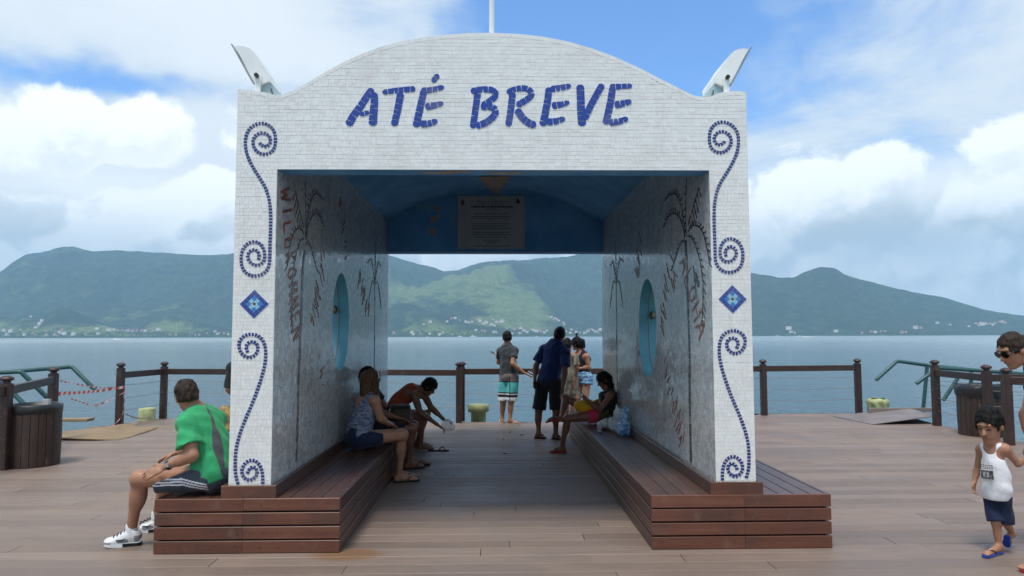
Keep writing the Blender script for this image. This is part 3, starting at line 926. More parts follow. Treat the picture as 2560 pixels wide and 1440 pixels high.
RL = holed_wall(XL0, XL1, 7.86, 1.785, 0.42, 0.535)
RR = holed_wall(XR0, XR1, 7.90, 1.71, 0.46, 0.545)
for rv, X, Y, Z, sg in ((RL, -1.86, 8.24, 1.93, 1), (RR, 1.84, 8.33, 1.86, -1)):
    m = MB()
    m.lathe([(0.0, -0.045), (0.020, -0.045), (0.028, -0.015), (0.028, 0.03), (0.012, 0.045), (0.0, 0.045)], (X, Y - 0.03, Z), 12)
    m.tube([(X, Y - 0.03, Z), (X, Y + 0.05, Z)], 0.012, 6)
    link('wall_light', m.mesh('wall_light', MATS['brass']), rv, None)

# vaulted roof between the two facades: blue underside, white top
zt = lambda x: float(np.interp(x, [p[0] for p in top_px], [p[1] for p in top_px]))
m = MB()
N = 24
inn, out = [], []
for k in range(N + 1):
    x = XL1 + (XR0 - XL1) * k / N
    u = (x - (XL1 + XR0) / 2) / ((XR0 - XL1) / 2)
    inn.append((x, min(3.44 + 0.43 * (1 - u * u), zt(x) - 0.10)))
for k in range(N + 1):
    x = XL0 + (XR1 - XL0) * k / N
    out.append((x, zt(x) - 0.05))
ys = [FY + 0.19 + 0.001, BY - 0.195]
m.add([(x, ys[0], z) for x, z in inn] + [(x, ys[1], z) for x, z in inn], [(i, i + 1, N + 2 + i, N + 1 + i) for i in range(N)], 0, True)
m.add([(x, ys[0], z) for x, z in out] + [(x, ys[1], z) for x, z in out], [(N + 1 + i, N + 2 + i, i + 1, i) for i in range(N)], 1, True)
m.build('vault', [MATS['blue_paint'], MATS['grout']], ARCH)
# bare patches where paint has come away
def patch(poly2, fn_, parent=ARCH):
    m = MB(); m.prism(poly2, fn_, 0.0, -0.004)
    m.build('bare_patch', MATS['bare_render'], parent)
patch([(-0.23, 9.82), (0.19, 9.80), (0.17, 10.1), (0.11, 10.3), (0.14, 10.5), (0.07, 10.65), (0.05, 11.0), (-0.03, 11.04), (-0.07, 10.7), (-0.16, 10.52), (-0.17, 10.2), (-0.24, 10.05)], lambda a, b, d: (a, b, 3.858 + d))
for pp in ([(-0.994,3.665),(-0.931,3.684),(-0.887,3.633),(-0.906,3.570),(-0.956,3.583)], [(-1.031,3.475),(-0.943,3.519),(-0.880,3.532),(-0.893,3.468),(-0.955,3.405),(-1.018,3.405)], [(-1.092,3.278),(-1.030,3.316),(-0.942,3.310),(-0.935,3.240),(-0.992,3.190),(-1.054,3.240)], [(-0.704,3.443),(-0.673,3.475),(-0.667,3.424),(-0.698,3.405)], [(-1.113,3.671),(-1.057,3.659),(-1.081,3.608),(-1.119,3.620)]):
    patch(pp, lambda a, b, d: (a, BY - 0.196 + d, b))
for xa, xb, y0 in ((-0.62, -0.32, 5.57), (-0.10, 0.22, 5.58), (-0.42, -0.20, 5.53)):
    pr = random.Random(int(xb * 100))
    poly = [(xa, y0), (xb - 0.02, y0 - 0.012), (xb, y0 + 0.035), (xb - 0.1, y0 + 0.055), (xa + 0.07, y0 + 0.05)]
    patch(poly, lambda a, b, d: (a, b, ZO - 0.001 + d))


# ---------------------------------------------------------------- mosaic on the front
def inside(poly, x, z):
    c = False; n = len(poly); j = n - 1
    for i in range(n):
        xi, zi = poly[i]; xj, zj = poly[j]
        if (zi > z) != (zj > z) and x < (xj - xi) * (z - zi) / (zj - zi) + xi: c = not c
        j = i
    return c


def slab(poly, y_front, th=0.006, y_axis=True):
    """a flat tile standing proud of the front: face plus edges"""
    n = len(poly)
    ar = sum(poly[i][0] * poly[(i + 1) % n][1] - poly[(i + 1) % n][0] * poly[i][1] for i in range(n))
    if ar < 0: poly = poly[::-1]
    vs = [(x, y_front, z) for x, z in poly] + [(x, y_front + th, z) for x, z in poly]
    return vs, [tuple(range(n))] + [(i, n + i, n + (i + 1) % n, (i + 1) % n) for i in range(n)]


def zedge(x): return zt(x) - 0.034
tr_ = random.Random(21)
tiles = []
z = 0.505
while z < 4.05:
    h = tr_.uniform(0.025, 0.034)
    for xa, xb in (((XL0 + 0.004, XL1 - 0.004), (XR0 + 0.004, XR1 - 0.004)) if z + h < ZO + 0.004 else ((XL0 + 0.006, XR1 - 0.006),)):
        if z < ZO < z + h and xb - xa > 1: pass
        x = xa
        small = xb - xa < 1
        wob = [tr_.uniform(0, 6.28), tr_.uniform(0, 6.28)]
        dzf = lambda xx: 0.0028 * math.sin(xx * 3.1 + wob[0] * 0.2 + z * 2) + 0.0016 * math.sin(xx * 9 + wob[1] * 0.3)
        while x < xb - 0.006:
            w = tr_.uniform(0.022, 0.042) if small else tr_.choice((0.022, 0.03, 0.036, 0.045, 0.06)) * tr_.uniform(0.8, 1.2)
            if xb - (x + w) < 0.014: w = xb - x
            g_ = 0.0010
            j = lambda: tr_.uniform(-0.0009, 0.0009)
            x2 = min(x + w, xb)
            q = [(x + g_ + j(), z + g_ + dzf(x) + j()), (x2 - g_ + j(), z + g_ + dzf(x2) + j()), (x2 - g_ + j(), z + h - g_ + dzf(x2) + j()), (x + g_ + j(), z + h - g_ + dzf(x) + j())]
            q = [(a, min(b, zedge(a))) for a, b in q]
            if z < ZO < z + h: q = [(a, max(b, ZO + 0.002)) if XL1 < a < XR0 else (a, b) for a, b in q]
            if q[2][1] - q[1][1] > 0.006 and q[3][1] - q[0][1] > 0.006: tiles.append((q, FY - 0.0016 + tr_.uniform(-0.0006, 0.0006)))
            elif max(q[2][1] - q[1][1], q[3][1] - q[0][1]) > 0.008:
                hgt = [(q[0][0], min(q[0][1], q[3][1])), q[1], q[2], q[3]]
                if abs(q[2][1] - q[1][1]) < 0.006: hgt = [q[0], q[1], q[3]]
                else: hgt = [q[1], q[2], q[0]]
                tiles.append((hgt, FY - 0.0014))
            x += w
    z += h
# a course of tiles follows the curved top
pts = []
for (a, b), (c, d) in zip(top_px[:-1], top_px[1:]):
    k = max(1, int(math.hypot(c - a, d - b) / 0.012))
    pts += [(a + (c - a) * i / k, b + (d - b) * i / k) for i in range(k)]
i = 0
while i + 4 < len(pts):
    st = tr_.choice((4, 5, 6, 7)); e = min(i + st, len(pts) - 1)
    (a, b), (c, d) = pts[i], pts[e]
    L = math.hypot(c - a, d - b)
    if L > 0.012:
        ux, uz = (c - a) / L, (d - b) / L
        q = [(a + ux * .0018, b - 0.0335), (c - ux * .0018, d - 0.0335), (c - ux * .0018, d - 0.002), (a + ux * .0018, b - 0.002)]
        tiles.append((q, FY - 0.0021))
    i = e
def area(q):
    return abs(sum(q[k][0] * q[(k + 1) % len(q)][1] - q[(k + 1) % len(q)][0] * q[k][1] for k in range(len(q)))) / 2
tiles.sort(key=lambda t: -area(t[0]))
for q, yf in tiles[:300]:
    m = MB(); m.add(*slab(q, yf)); m.build('white_tile', MATS['white_tile'], FAC)
m = MB()
for q, yf in tiles[300:]: m.add(*slab(q, yf))
tag(m.build('white_tile_field', MATS['white_tile'], FAC), kind='stuff')


def along(path, step):
    """points spaced evenly along a polyline that is first rounded off"""
    P = np.array(path, float)
    for _ in range(2):
        Q = [P[0]]
        for a, b in zip(P[:-1], P[1:]): Q += [a * 0.75 + b * 0.25, a * 0.25 + b * 0.75]
        Q.append(P[-1]); P = np.array(Q)
    s = np.concatenate([[0], np.cumsum(np.hypot(*np.diff(P, axis=0).T))])
    n = max(1, int(round(s[-1] / step)))
    t = np.linspace(0, s[-1], n + 1)
    return np.stack([np.interp(t, s, P[:, 0]), np.interp(t, s, P[:, 1])], 1)


LR = random.Random(4)
def stroke(parent, path, w0, w1, step=0.044, ends=(1, 1), lift=0.0, name='letter_tile', m_='blue_tile'):
    """one brush stroke of a letter laid in cut tiles"""
    P = along(path, 0.004)
    s = np.concatenate([[0], np.cumsum(np.hypot(*np.diff(P, axis=0).T))]); Lt = s[-1]
    n = max(1, int(round(Lt / step)))
    cuts = [0.0] + [Lt * (i + LR.uniform(-0.16, 0.16)) / n for i in range(1, n)] + [Lt]
    def at(t, off):
        x, z = np.interp(t, s, P[:, 0]), np.interp(t, s, P[:, 1])
        e = 0.006
        dx_ = np.interp(min(t + e, Lt), s, P[:, 0]) - np.interp(max(t - e, 0), s, P[:, 0])
        dz_ = np.interp(min(t + e, Lt), s, P[:, 1]) - np.interp(max(t - e, 0), s, P[:, 1])
        l = math.hypot(dx_, dz_) or 1
        return (x - dz_ / l * off, z + dx_ / l * off)
    wd = lambda t: (w0 + (w1 - w0) * t / Lt) / 2
    for i, (a, b) in enumerate(zip(cuts[:-1], cuts[1:])):
        g_ = 0.0026
        a0 = a + (g_ if i else 0); b0 = b - (g_ if i < n - 1 else 0)
        sk = LR.uniform(-0.004, 0.004); sk2 = LR.uniform(-0.004, 0.004)
        wa, wb, mid = wd(a), wd(b), (a0 + b0) / 2
        lo = [at(a0 + sk, -wa), at(mid, -wd(mid)), at(b0 + sk2, -wb)]
        hi = [at(b0 - sk2, wb), at(mid, wd(mid)), at(a0 - sk, wa)]
        poly = lo + hi
        if i == 0 and ends[0]:
            c = min(0.016, (b0 - a0) * 0.45)
            poly = [at(a0, -wa * 0.45), at(a0 + c, -wa)] + poly[1:5] + [at(a0 + c, wa), at(a0, wa * 0.45)]
        if i == n - 1 and ends[1]:
            c = min(0.016, (b0 - a0) * 0.45)
            k = 2 if not (i == 0 and ends[0]) else 3
            poly = poly[:k] + [at(b0 - c, -wb), at(b0, -wb * 0.4), at(b0, wb * 0.4), at(b0 - c, wb)] + poly[k + 2:]
        m = MB(); m.add(*slab(poly, FY - 0.0058 - lift * 0.6, 0.005)); m.build(name, MATS[m_], parent)


U = 1 / 3.6 / 318          # metres per drawing unit at the front
def letter(ch, strokes):
    o = empty('letter', (0, FY, 3.4), 'blue mosaic letter ' + ch)
    o.parent = ARCH; o.location = Vector((0, FY, 3.4)) - ARCH.location
    for path, w0, w1, lift in strokes: stroke(o, path, w0 * U, w1 * U, lift=lift)
letter('A', [([(-0.973,3.573),(-1.015,3.515),(-1.058,3.443),(-1.105,3.376),(-1.135,3.331),(-1.162,3.277)], 62, 72, 0), ([(-0.961,3.542),(-0.957,3.461),(-0.965,3.372),(-0.969,3.278)], 64, 76, 0.0012), ([(-1.072,3.364),(-0.998,3.383)], 40, 40, 0.0024)])
letter('T', [([(-0.894,3.544),(-0.814,3.556),(-0.735,3.566),(-0.637,3.575)], 46, 52, 0.0012), ([(-0.751,3.543),(-0.763,3.471),(-0.779,3.382),(-0.803,3.274)], 66, 62, 0)])
letter('É', [([(-0.569,3.564),(-0.581,3.499),(-0.603,3.400),(-0.630,3.266)], 62, 66, 0), ([(-0.591,3.560),(-0.516,3.564),(-0.411,3.590)], 54, 44, 0.0012), ([(-0.557,3.429),(-0.489,3.439),(-0.415,3.462)], 68, 40, 0.0012), ([(-0.595,3.291),(-0.523,3.293),(-0.462,3.319)], 66, 48, 0.0012), ([(-0.503,3.630),(-0.455,3.690)], 48, 52, 0)])
letter('B', [([(-0.140,3.582),(-0.151,3.483),(-0.166,3.375),(-0.183,3.259)], 60, 58, 0), ([(-0.198,3.555),(-0.129,3.571),(-0.041,3.574),(0.003,3.547),(-0.006,3.511),(-0.050,3.475),(-0.112,3.440)], 56, 56, 0.0012), ([(-0.119,3.429),(-0.041,3.437),(0.004,3.403),(-0.015,3.354),(-0.076,3.304),(-0.157,3.273)], 60, 62, 0.0018)])
letter('R', [([(0.133,3.548),(0.124,3.458),(0.112,3.368),(0.097,3.276)], 62, 58, 0), ([(0.088,3.547),(0.158,3.579),(0.238,3.586),(0.283,3.557),(0.283,3.521),(0.237,3.485),(0.165,3.443)], 50, 58, 0.0012), ([(0.165,3.413),(0.202,3.355),(0.245,3.306),(0.317,3.283)], 66, 66, 0.0018)])
letter('E', [([(0.422,3.590),(0.414,3.504),(0.396,3.405),(0.370,3.279)], 62, 68, 0), ([(0.432,3.576),(0.512,3.587),(0.596,3.606)], 58, 46, 0.0012), ([(0.444,3.443),(0.511,3.450),(0.583,3.473)], 68, 40, 0.0012), ([(0.400,3.311),(0.475,3.315),(0.547,3.341)], 66, 46, 0.0012)])
letter('V', [([(0.670,3.614),(0.674,3.523),(0.675,3.406),(0.684,3.280)], 70, 74, 0), ([(0.849,3.619),(0.795,3.524),(0.741,3.424),(0.703,3.334)], 60, 62, 0.0012)])
letter('E', [([(0.930,3.597),(0.914,3.488),(0.895,3.398),(0.870,3.295)], 62, 66, 0), ([(0.906,3.597),(0.991,3.601),(1.084,3.607)], 56, 44, 0.0012), ([(0.943,3.451),(1.007,3.462),(1.078,3.482)], 70, 46, 0.0012), ([(0.897,3.308),(0.969,3.313),(1.048,3.343)], 62, 48, 0.0012)])


# scrolls: one tile after another along a spiral line
UP_S = [(-1.855,3.138),(-1.832,3.114),(-1.806,3.101),(-1.780,3.111),(-1.763,3.143),(-1.770,3.185),(-1.796,3.208),(-1.839,3.218),(-1.882,3.198),(-1.906,3.155),(-1.898,3.104),(-1.869,3.062),(-1.826,3.041),(-1.780,3.046),(-1.743,3.072),(-1.727,3.117),(-1.727,3.173),(-1.734,3.221),(-1.759,3.260),(-1.793,3.285),(-1.836,3.294),(-1.883,3.284),(-1.926,3.255),(-1.953,3.211),(-1.963,3.155),(-1.958,3.089),(-1.939,3.021),(-1.900,2.943),(-1.841,2.852),(-1.797,2.784),(-1.769,2.702),(-1.755,2.615),(-1.751,2.529),(-1.751,2.433),(-1.753,2.337),(-1.753,2.242),(-1.753,2.185),(-1.769,2.132),(-1.811,2.097),(-1.862,2.085),(-1.919,2.099),(-1.957,2.137),(-1.974,2.199),(-1.972,2.271),(-1.945,2.328),(-1.898,2.358),(-1.847,2.355),(-1.809,2.321),(-1.791,2.270),(-1.792,2.213),(-1.813,2.180),(-1.855,2.168),(-1.897,2.185),(-1.923,2.225),(-1.923,2.266),(-1.890,2.297),(-1.852,2.290),(-1.828,2.253),(-1.842,2.211)]
LO_S = [(-1.902,1.497),(-1.923,1.534),(-1.913,1.570),(-1.879,1.587),(-1.840,1.575),(-1.824,1.536),(-1.837,1.488),(-1.877,1.459),(-1.927,1.466),(-1.963,1.502),(-1.978,1.559),(-1.964,1.606),(-1.925,1.635),(-1.875,1.643),(-1.818,1.624),(-1.783,1.581),(-1.768,1.519),(-1.768,1.440),(-1.784,1.350),(-1.816,1.243),(-1.858,1.121),(-1.911,0.998),(-1.951,0.887),(-1.976,0.788),(-1.982,0.700),(-1.980,0.600),(-1.969,0.545),(-1.953,0.503)]
BT_S = [(-1.771,0.502),(-1.771,0.577),(-1.790,0.643),(-1.826,0.682),(-1.871,0.688),(-1.914,0.660),(-1.935,0.606),(-1.919,0.556),(-1.878,0.531),(-1.834,0.544),(-1.811,0.583),(-1.819,0.627),(-1.855,0.639),(-1.882,0.611),(-1.888,0.580)]
MIRX = -0.016
SC = []
def scroll(path, label, shift=(0, 0)):
    o = empty('scroll', (0, FY, 2), label)
    o.parent = ARCH; o.location = Vector((0, FY, 2)) - ARCH.location
    P = along(path, 0.0252)
    for i in range(len(P) - 1):
        a, b = P[i], P[i + 1]
        d = b - a; L = np.hypot(*d)
        if L < 0.004: continue
        d = d / L; nv = np.array([-d[1], d[0]])
        c = (a + b) / 2 + np.array(shift)
        hw, hl = 0.0128 * LR.uniform(0.93, 1.07), 0.0083 * LR.uniform(0.9, 1.1)
        an = LR.uniform(-0.08, 0.08); d2 = d * math.cos(an) + nv * math.sin(an); n2_ = np.array([-d2[1], d2[0]])
        q = [tuple(c + d2 * hl * u + n2_ * hw * v) for u, v in ((-1, -1), (1, -1), (1, 1), (-1, 1))]
        SC.append((q, o))
mir = lambda P, dz=0.0: [(2 * MIRX - x, z + dz) for x, z in P]
scroll(UP_S, 'upper blue scroll on the left pillar'); scroll(LO_S, 'lower blue scroll on the left pillar'); scroll(BT_S, 'small blue spiral at the foot of the left pillar')
scroll(mir(UP_S, 0.025), 'upper blue scroll on the right pillar'); scroll(mir(LO_S, 0.018), 'lower blue scroll on the right pillar'); scroll(mir(BT_S, 0.003), 'small blue spiral at the foot of the right pillar')
SC.sort(key=lambda t: -area(t[0]))
for q, o in SC[:300]:
    m = MB(); m.add(*slab(q, FY - 0.0058, 0.005)); m.build('scroll_tile', MATS['scroll_tile'], o)
by = {}
for q, o in SC[300:]: by.setdefault(o.name, (o, []))[1].append(q)
for o, qs in by.values():
    m = MB()
    for q in qs: m.add(*slab(q, FY - 0.0058, 0.005))
    tag(m.build('scroll_tile_run', MATS['scroll_tile'], o), kind='stuff')

# diamonds
for cx, cz, lab in ((-1.864,5.500,1.872), None, 'left'), ((1.851,5.500,1.904), None, 'right'):
    cx, cz = cx[0], cx[2]
    o = empty('diamond', (cx, FY, cz), 'blue mosaic diamond on the %s pillar' % lab)
    o.parent = ARCH; o.location = Vector((cx, FY, cz)) - ARCH.location
    n = 5; h = 0.158 / n
    for i in range(n):
        for j in range(n):
            u, v = (i - 2) * h, (j - 2) * h
            ring = max(abs(i - 2), abs(j - 2))
            mm = 'blue_tile' if ring == 2 else ('pale_blue_tile' if (abs(i - 2) + abs(j - 2)) == 1 else 'mid_blue_tile')
            s_ = h * 0.455
            if ring == 0: mm = 'pale_blue_tile'; s_ = h * 0.44
            q = [(u - s_, v - s_), (u + s_, v - s_), (u + s_, v + s_), (u - s_, v + s_)]
            q = [(cx + (a - b) * 0.7071, cz + (a + b) * 0.7071) for a, b in q]
            if ring == 0:
                q = [(cx + (x - cx) * 0.62, cz + (z_ - cz) * 0.62) for x, z_ in q]; mm = 'black_tile'
            m = MB(); m.add(*slab(q, FY - 0.0058, 0.005)); m.build('diamond_tile', MATS[mm], o)


# ---------------------------------------------------------------- drawings in tile on the inner walls
def wall_strip(m, X, path, w, step=0.05, gap=0.004):
    """a run of cut tiles on a side wall; path is in (y, z)"""
    P = along(path, step); sg = 1 if X < 0 else -1
    for a, b in zip(P[:-1], P[1:]):
        d = b - a; L = np.hypot(*d)
        if L < 1e-4: continue
        d /= L; n_ = np.array([-d[1], d[0]]) * w / 2 * LR.uniform(0.85, 1.15)
        a2, b2 = a + d * gap / 2, b - d * gap / 2
        q = [a2 - n_, b2 - n_, b2 + n_, a2 + n_]
        lf = 0.003 + LR.random() * 0.004
        v = [(X + sg * lf, p[0], p[1]) for p in q] + [(X, p[0], p[1]) for p in q]
        f = [(0, 1, 2, 3), (0, 4, 5, 1), (1, 5, 6, 2), (2, 6, 7, 3), (3, 7, 4, 0)]
        m.add(v, f if sg > 0 else [t[::-1] for t in f])
def frond(m, X, path, barb, side, w=0.012):
    wall_strip(m, X, path, w)
    P = along(path, 0.062)
    for i in range(1, len(P)):
        d = P[i] - P[i - 1]; d = d / (np.hypot(*d) or 1)
        n_ = np.array([-d[1], d[0]]) * side
        e = P[i] + (n_ * 0.8 + d * 0.2 + np.array([0, -0.5])) * barb * (0.45 + 0.55 * math.sin(math.pi * i / len(P)))
        wall_strip(m, X, [tuple(P[i]), tuple(e)], 0.010, 0.06)
XI = 1.69
fronds = [
    ([(6.239,2.507),(6.283,2.675),(6.381,2.845),(6.512,2.943),(6.703,2.984),(6.989,2.968)], 0.15, -1),
    ([(6.253,2.486),(6.289,2.595),(6.436,2.725),(6.643,2.791),(6.870,2.786),(7.035,2.710)], 0.17, -1),
    ([(6.141,2.583),(6.032,2.678),(5.887,2.772),(5.787,2.850)], 0.13, -1),
    ([(6.145,2.527),(6.052,2.564),(5.922,2.558),(5.757,2.507),(5.649,2.412),(5.577,2.300),(5.547,2.194)], 0.13, 1),
    ([(6.168,2.491),(6.086,2.487),(5.970,2.435),(5.863,2.324),(5.778,2.208),(5.733,2.087),(5.731,1.962),(5.748,1.827),(5.786,1.702)], 0.11, 1),
    ([(6.243,2.450),(6.319,2.483),(6.433,2.451),(6.603,2.352),(6.757,2.245)], 0.10, -1),
    ([(6.197,2.501),(6.211,2.663),(6.200,2.811),(6.179,2.921),(6.152,3.007)], 0.055, 1)]
trunk = [(6.225,2.470),(6.211,2.309),(6.205,2.036),(6.186,1.675),(6.164,1.407)]
trunk2 = [(6.198,1.520),(6.198,1.198),(6.191,0.852),(6.193,0.522)]
m = MB()
for pth, bl, sd in fronds: frond(m, XI, pth, bl, -sd)
wall_strip(m, XI, trunk + trunk2[1:], 0.05, 0.055)
wall_strip(m, XI, [(6.005,2.220),(5.966,2.107),(5.918,1.930)], 0.02); wall_strip(m, XI, [(5.965,2.128),(5.860,2.098),(5.930,2.071),(5.834,2.043)], 0.05)
tag(m.build('palm_mosaic', MATS['black_tile'], ARCH), 'black mosaic palm on the right inner wall', kind='stuff')
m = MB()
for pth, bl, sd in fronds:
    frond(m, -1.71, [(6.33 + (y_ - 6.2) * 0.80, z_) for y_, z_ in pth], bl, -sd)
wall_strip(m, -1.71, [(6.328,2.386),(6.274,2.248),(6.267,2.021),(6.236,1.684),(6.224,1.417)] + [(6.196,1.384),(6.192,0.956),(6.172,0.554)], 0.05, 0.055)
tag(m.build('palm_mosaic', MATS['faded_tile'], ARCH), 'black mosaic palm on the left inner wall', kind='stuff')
# far, simpler palms
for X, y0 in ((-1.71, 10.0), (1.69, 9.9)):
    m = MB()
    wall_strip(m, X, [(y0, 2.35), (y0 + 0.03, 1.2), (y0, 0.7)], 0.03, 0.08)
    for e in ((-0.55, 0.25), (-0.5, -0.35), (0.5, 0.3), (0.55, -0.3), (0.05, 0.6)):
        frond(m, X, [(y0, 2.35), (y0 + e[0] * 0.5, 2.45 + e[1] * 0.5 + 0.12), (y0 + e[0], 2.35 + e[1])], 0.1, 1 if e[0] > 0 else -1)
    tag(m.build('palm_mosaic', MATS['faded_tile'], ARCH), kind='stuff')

# words in red tile, top to bottom down the walls
GLY = {'W': ['0 1 .22 0', '.22 0 .5 .7', '.5 .7 .78 0', '.78 0 1 1'], 'I': ['.5 1 .5 0'], 'L': ['.15 1 .15 0 .9 0'], 'K': ['.15 1 .15 0', '.9 1 .2 .5 .9 0'],
       'O': ['.5 1 .1 .7 .1 .3 .5 0 .9 .3 .9 .7 .5 1'], 'M': ['0 0 .15 1', '.15 1 .5 .3', '.5 .3 .85 1', '.85 1 1 0'], 'E': ['.9 1 .15 1 .15 0 .9 0', '.15 .5 .75 .5'],
       'N': ['.1 0 .1 1', '.1 1 .9 0', '.9 0 .9 1'], 'A': ['0 0 .5 1', '.5 1 1 0', '.2 .4 .8 .4'], 'H': ['.1 1 .1 0', '.9 1 .9 0', '.1 .5 .9 .5'], 'J': ['.3 1 .9 1', '.65 1 .65 .2 .4 0 .1 .15']}
def word(X, txt, p0, p1, ht, along_dir, name_label, adv_k=1.0):
    """letters stepping from p0 to p1 in (y, z); each letter's foot points along along_dir"""
    m = MB(); n = len(txt)
    d = (Vector(p1) - Vector(p0)); stp = d / n; u = d.normalized()
    v = Vector(along_dir).normalized()
    for i, ch in enumerate(txt):
        o = Vector(p0) + stp * (i + 0.12)
        for s_ in GLY.get(ch, ()):
            t = [float(k) for k in s_.split()]
            path = [tuple(o + u * (t[k] * stp.length * 0.72) + v * (t[k + 1] * ht)) for k in range(0, len(t), 2)]
            P = [path[0]]
            for a, b in zip(path[:-1], path[1:]):
                wall_strip(m, X, [a, tuple((Vector(a) + Vector(b)) / 2), b], 0.022, 0.06, 0.003)
    tag(m.build('wall_lettering', MATS['red_tile'], ARCH), name_label, kind='stuff')
word(-1.71, 'WILLKOMMEN', (5.58, 2.80), (6.03, 1.56), 0.26, (1, 0.25), 'red mosaic word on the left inner wall')
word(1.69, 'ALOHA', (6.46, 2.30), (5.86, 1.56), 0.24, (-0.9, 0.35), 'red mosaic word on the right inner wall')
# inscriptions too worn to read: broken red strokes
def worn(X, p0, p1, n, amp, seed):
    r_ = random.Random(seed); m = MB()
    a, b = Vector(p0), Vector(p1); d = (b - a); u = d.normalized(); v = Vector((-u.y, u.x))
    for i in range(n):
        c = a + d * ((i + 0.5) / n)
        for k in range(r_.choice((1, 2, 2, 3))):
            e0 = c + u * r_.uniform(-0.5, 0.5) * d.length / n + v * r_.uniform(-amp, amp * 0.2)
            e1 = e0 + v * r_.uniform(0.4, 1.0) * amp + u * r_.uniform(-0.3, 0.3) * amp
            wall_strip(m, X, [tuple(e0), tuple((e0 + e1) / 2), tuple(e1)], 0.012, 0.06)
    tag(m.build('wall_lettering', MATS['red_tile'], ARCH), kind='stuff')
worn(-1.71, (7.70, 3.15), (8.10, 2.50), 8, 0.13, 1)
worn(-1.71, (7.10, 2.42), (6.60, 1.80), 9, 0.20, 2)
worn(-1.71, (8.80, 2.38), (9.55, 1.95), 8, 0.20, 3)
worn(-1.71, (7.00, 1.30), (7.02, 1.10), 3, 0.16, 4)
worn(1.69, (6.62, 2.36), (7.25, 1.74), 10, 0.20, 5)
worn(1.69, (7.18, 1.36), (6.45, 0.66), 10, 0.17, 6)
worn(1.69, (8.2, 2.75), (8.5, 2.35), 6, 0.2, 7)

# ---------------------------------------------------------------- plaque on the rear lintel
c0 = (-0.604,11.030,3.821); c1 = (0.451,11.030,2.985)
PL = empty('plaque', (0, 11.03, 3.3), 'white printed plaque hung high on the blue lintel inside the arch', 'plaque')
x0, x1, z0, z1 = c0[0], c1[0], c1[2], c0[2]
m = MB(); m.box((x0, 11.028, z0), (x1, 11.046, z1)); m.build('board', MATS['plaque_white'], PL)
m = MB(); rp = random.Random(8)
w_, h_ = x1 - x0, z1 - z0
def text_line(zc, a, b, hh, mi=0):
    x = x0 + a * w_
    while x < x0 + b * w_:
        k = rp.uniform(0.02, 0.065) * w_
        m.box((x, 11.0255, zc - hh / 2), (min(x + k, x0 + b * w_), 11.0285, zc + hh / 2), mi); x += k + 0.009 * w_
text_line(z1 - 0.205 * h_, 0.20, 0.82, 0.022, 1)
for fz, a, b in ((.10, .28, .74), (.145, .30, .70), (.25, .42, .60), (.34, .26, .76), (.39, .22, .80), (.43, .20, .78), (.53, .24, .80), (.575, .22, .76), (.62, .20, .80), (.69, .22, .78), (.735, .20, .80), (.78, .26, .74), (.84, .38, .62), (.885, .42, .58), (.95, .24, .78)):
    text_line(z1 - fz * h_, a, b, 0.011)
tag(m.build('print_lines', [MATS['print_grey'], MATS['print_black']], PL), kind='stuff')
m = MB()
X0 = x0 + 0.075 * w_; Z0 = z1 - 0.13 * h_
m.prism([(X0 - .028, Z0 + .04), (X0 - .028, Z0 - .02), (X0, Z0 - .05), (X0 + .028, Z0 - .02), (X0 + .028, Z0 + .04)], lambda a, b, d: (a, 11.0255 + d, b), 0.0, 0.003)
m.build('crest', MATS['print_red'], PL)
m = MB()
X0 = x0 + 0.90 * w_; Z0 = z1 - 0.09 * h_
m.prism([(X0 - .03, Z0 - .04), (X0 + .045, Z0 - .04), (X0 + .02, Z0 + .0), (X0 - .012, Z0 + .055)], lambda a, b, d: (a, 11.0255 + d, b), 0.0, 0.003)
m.build('emblem', MATS['print_black'], PL)

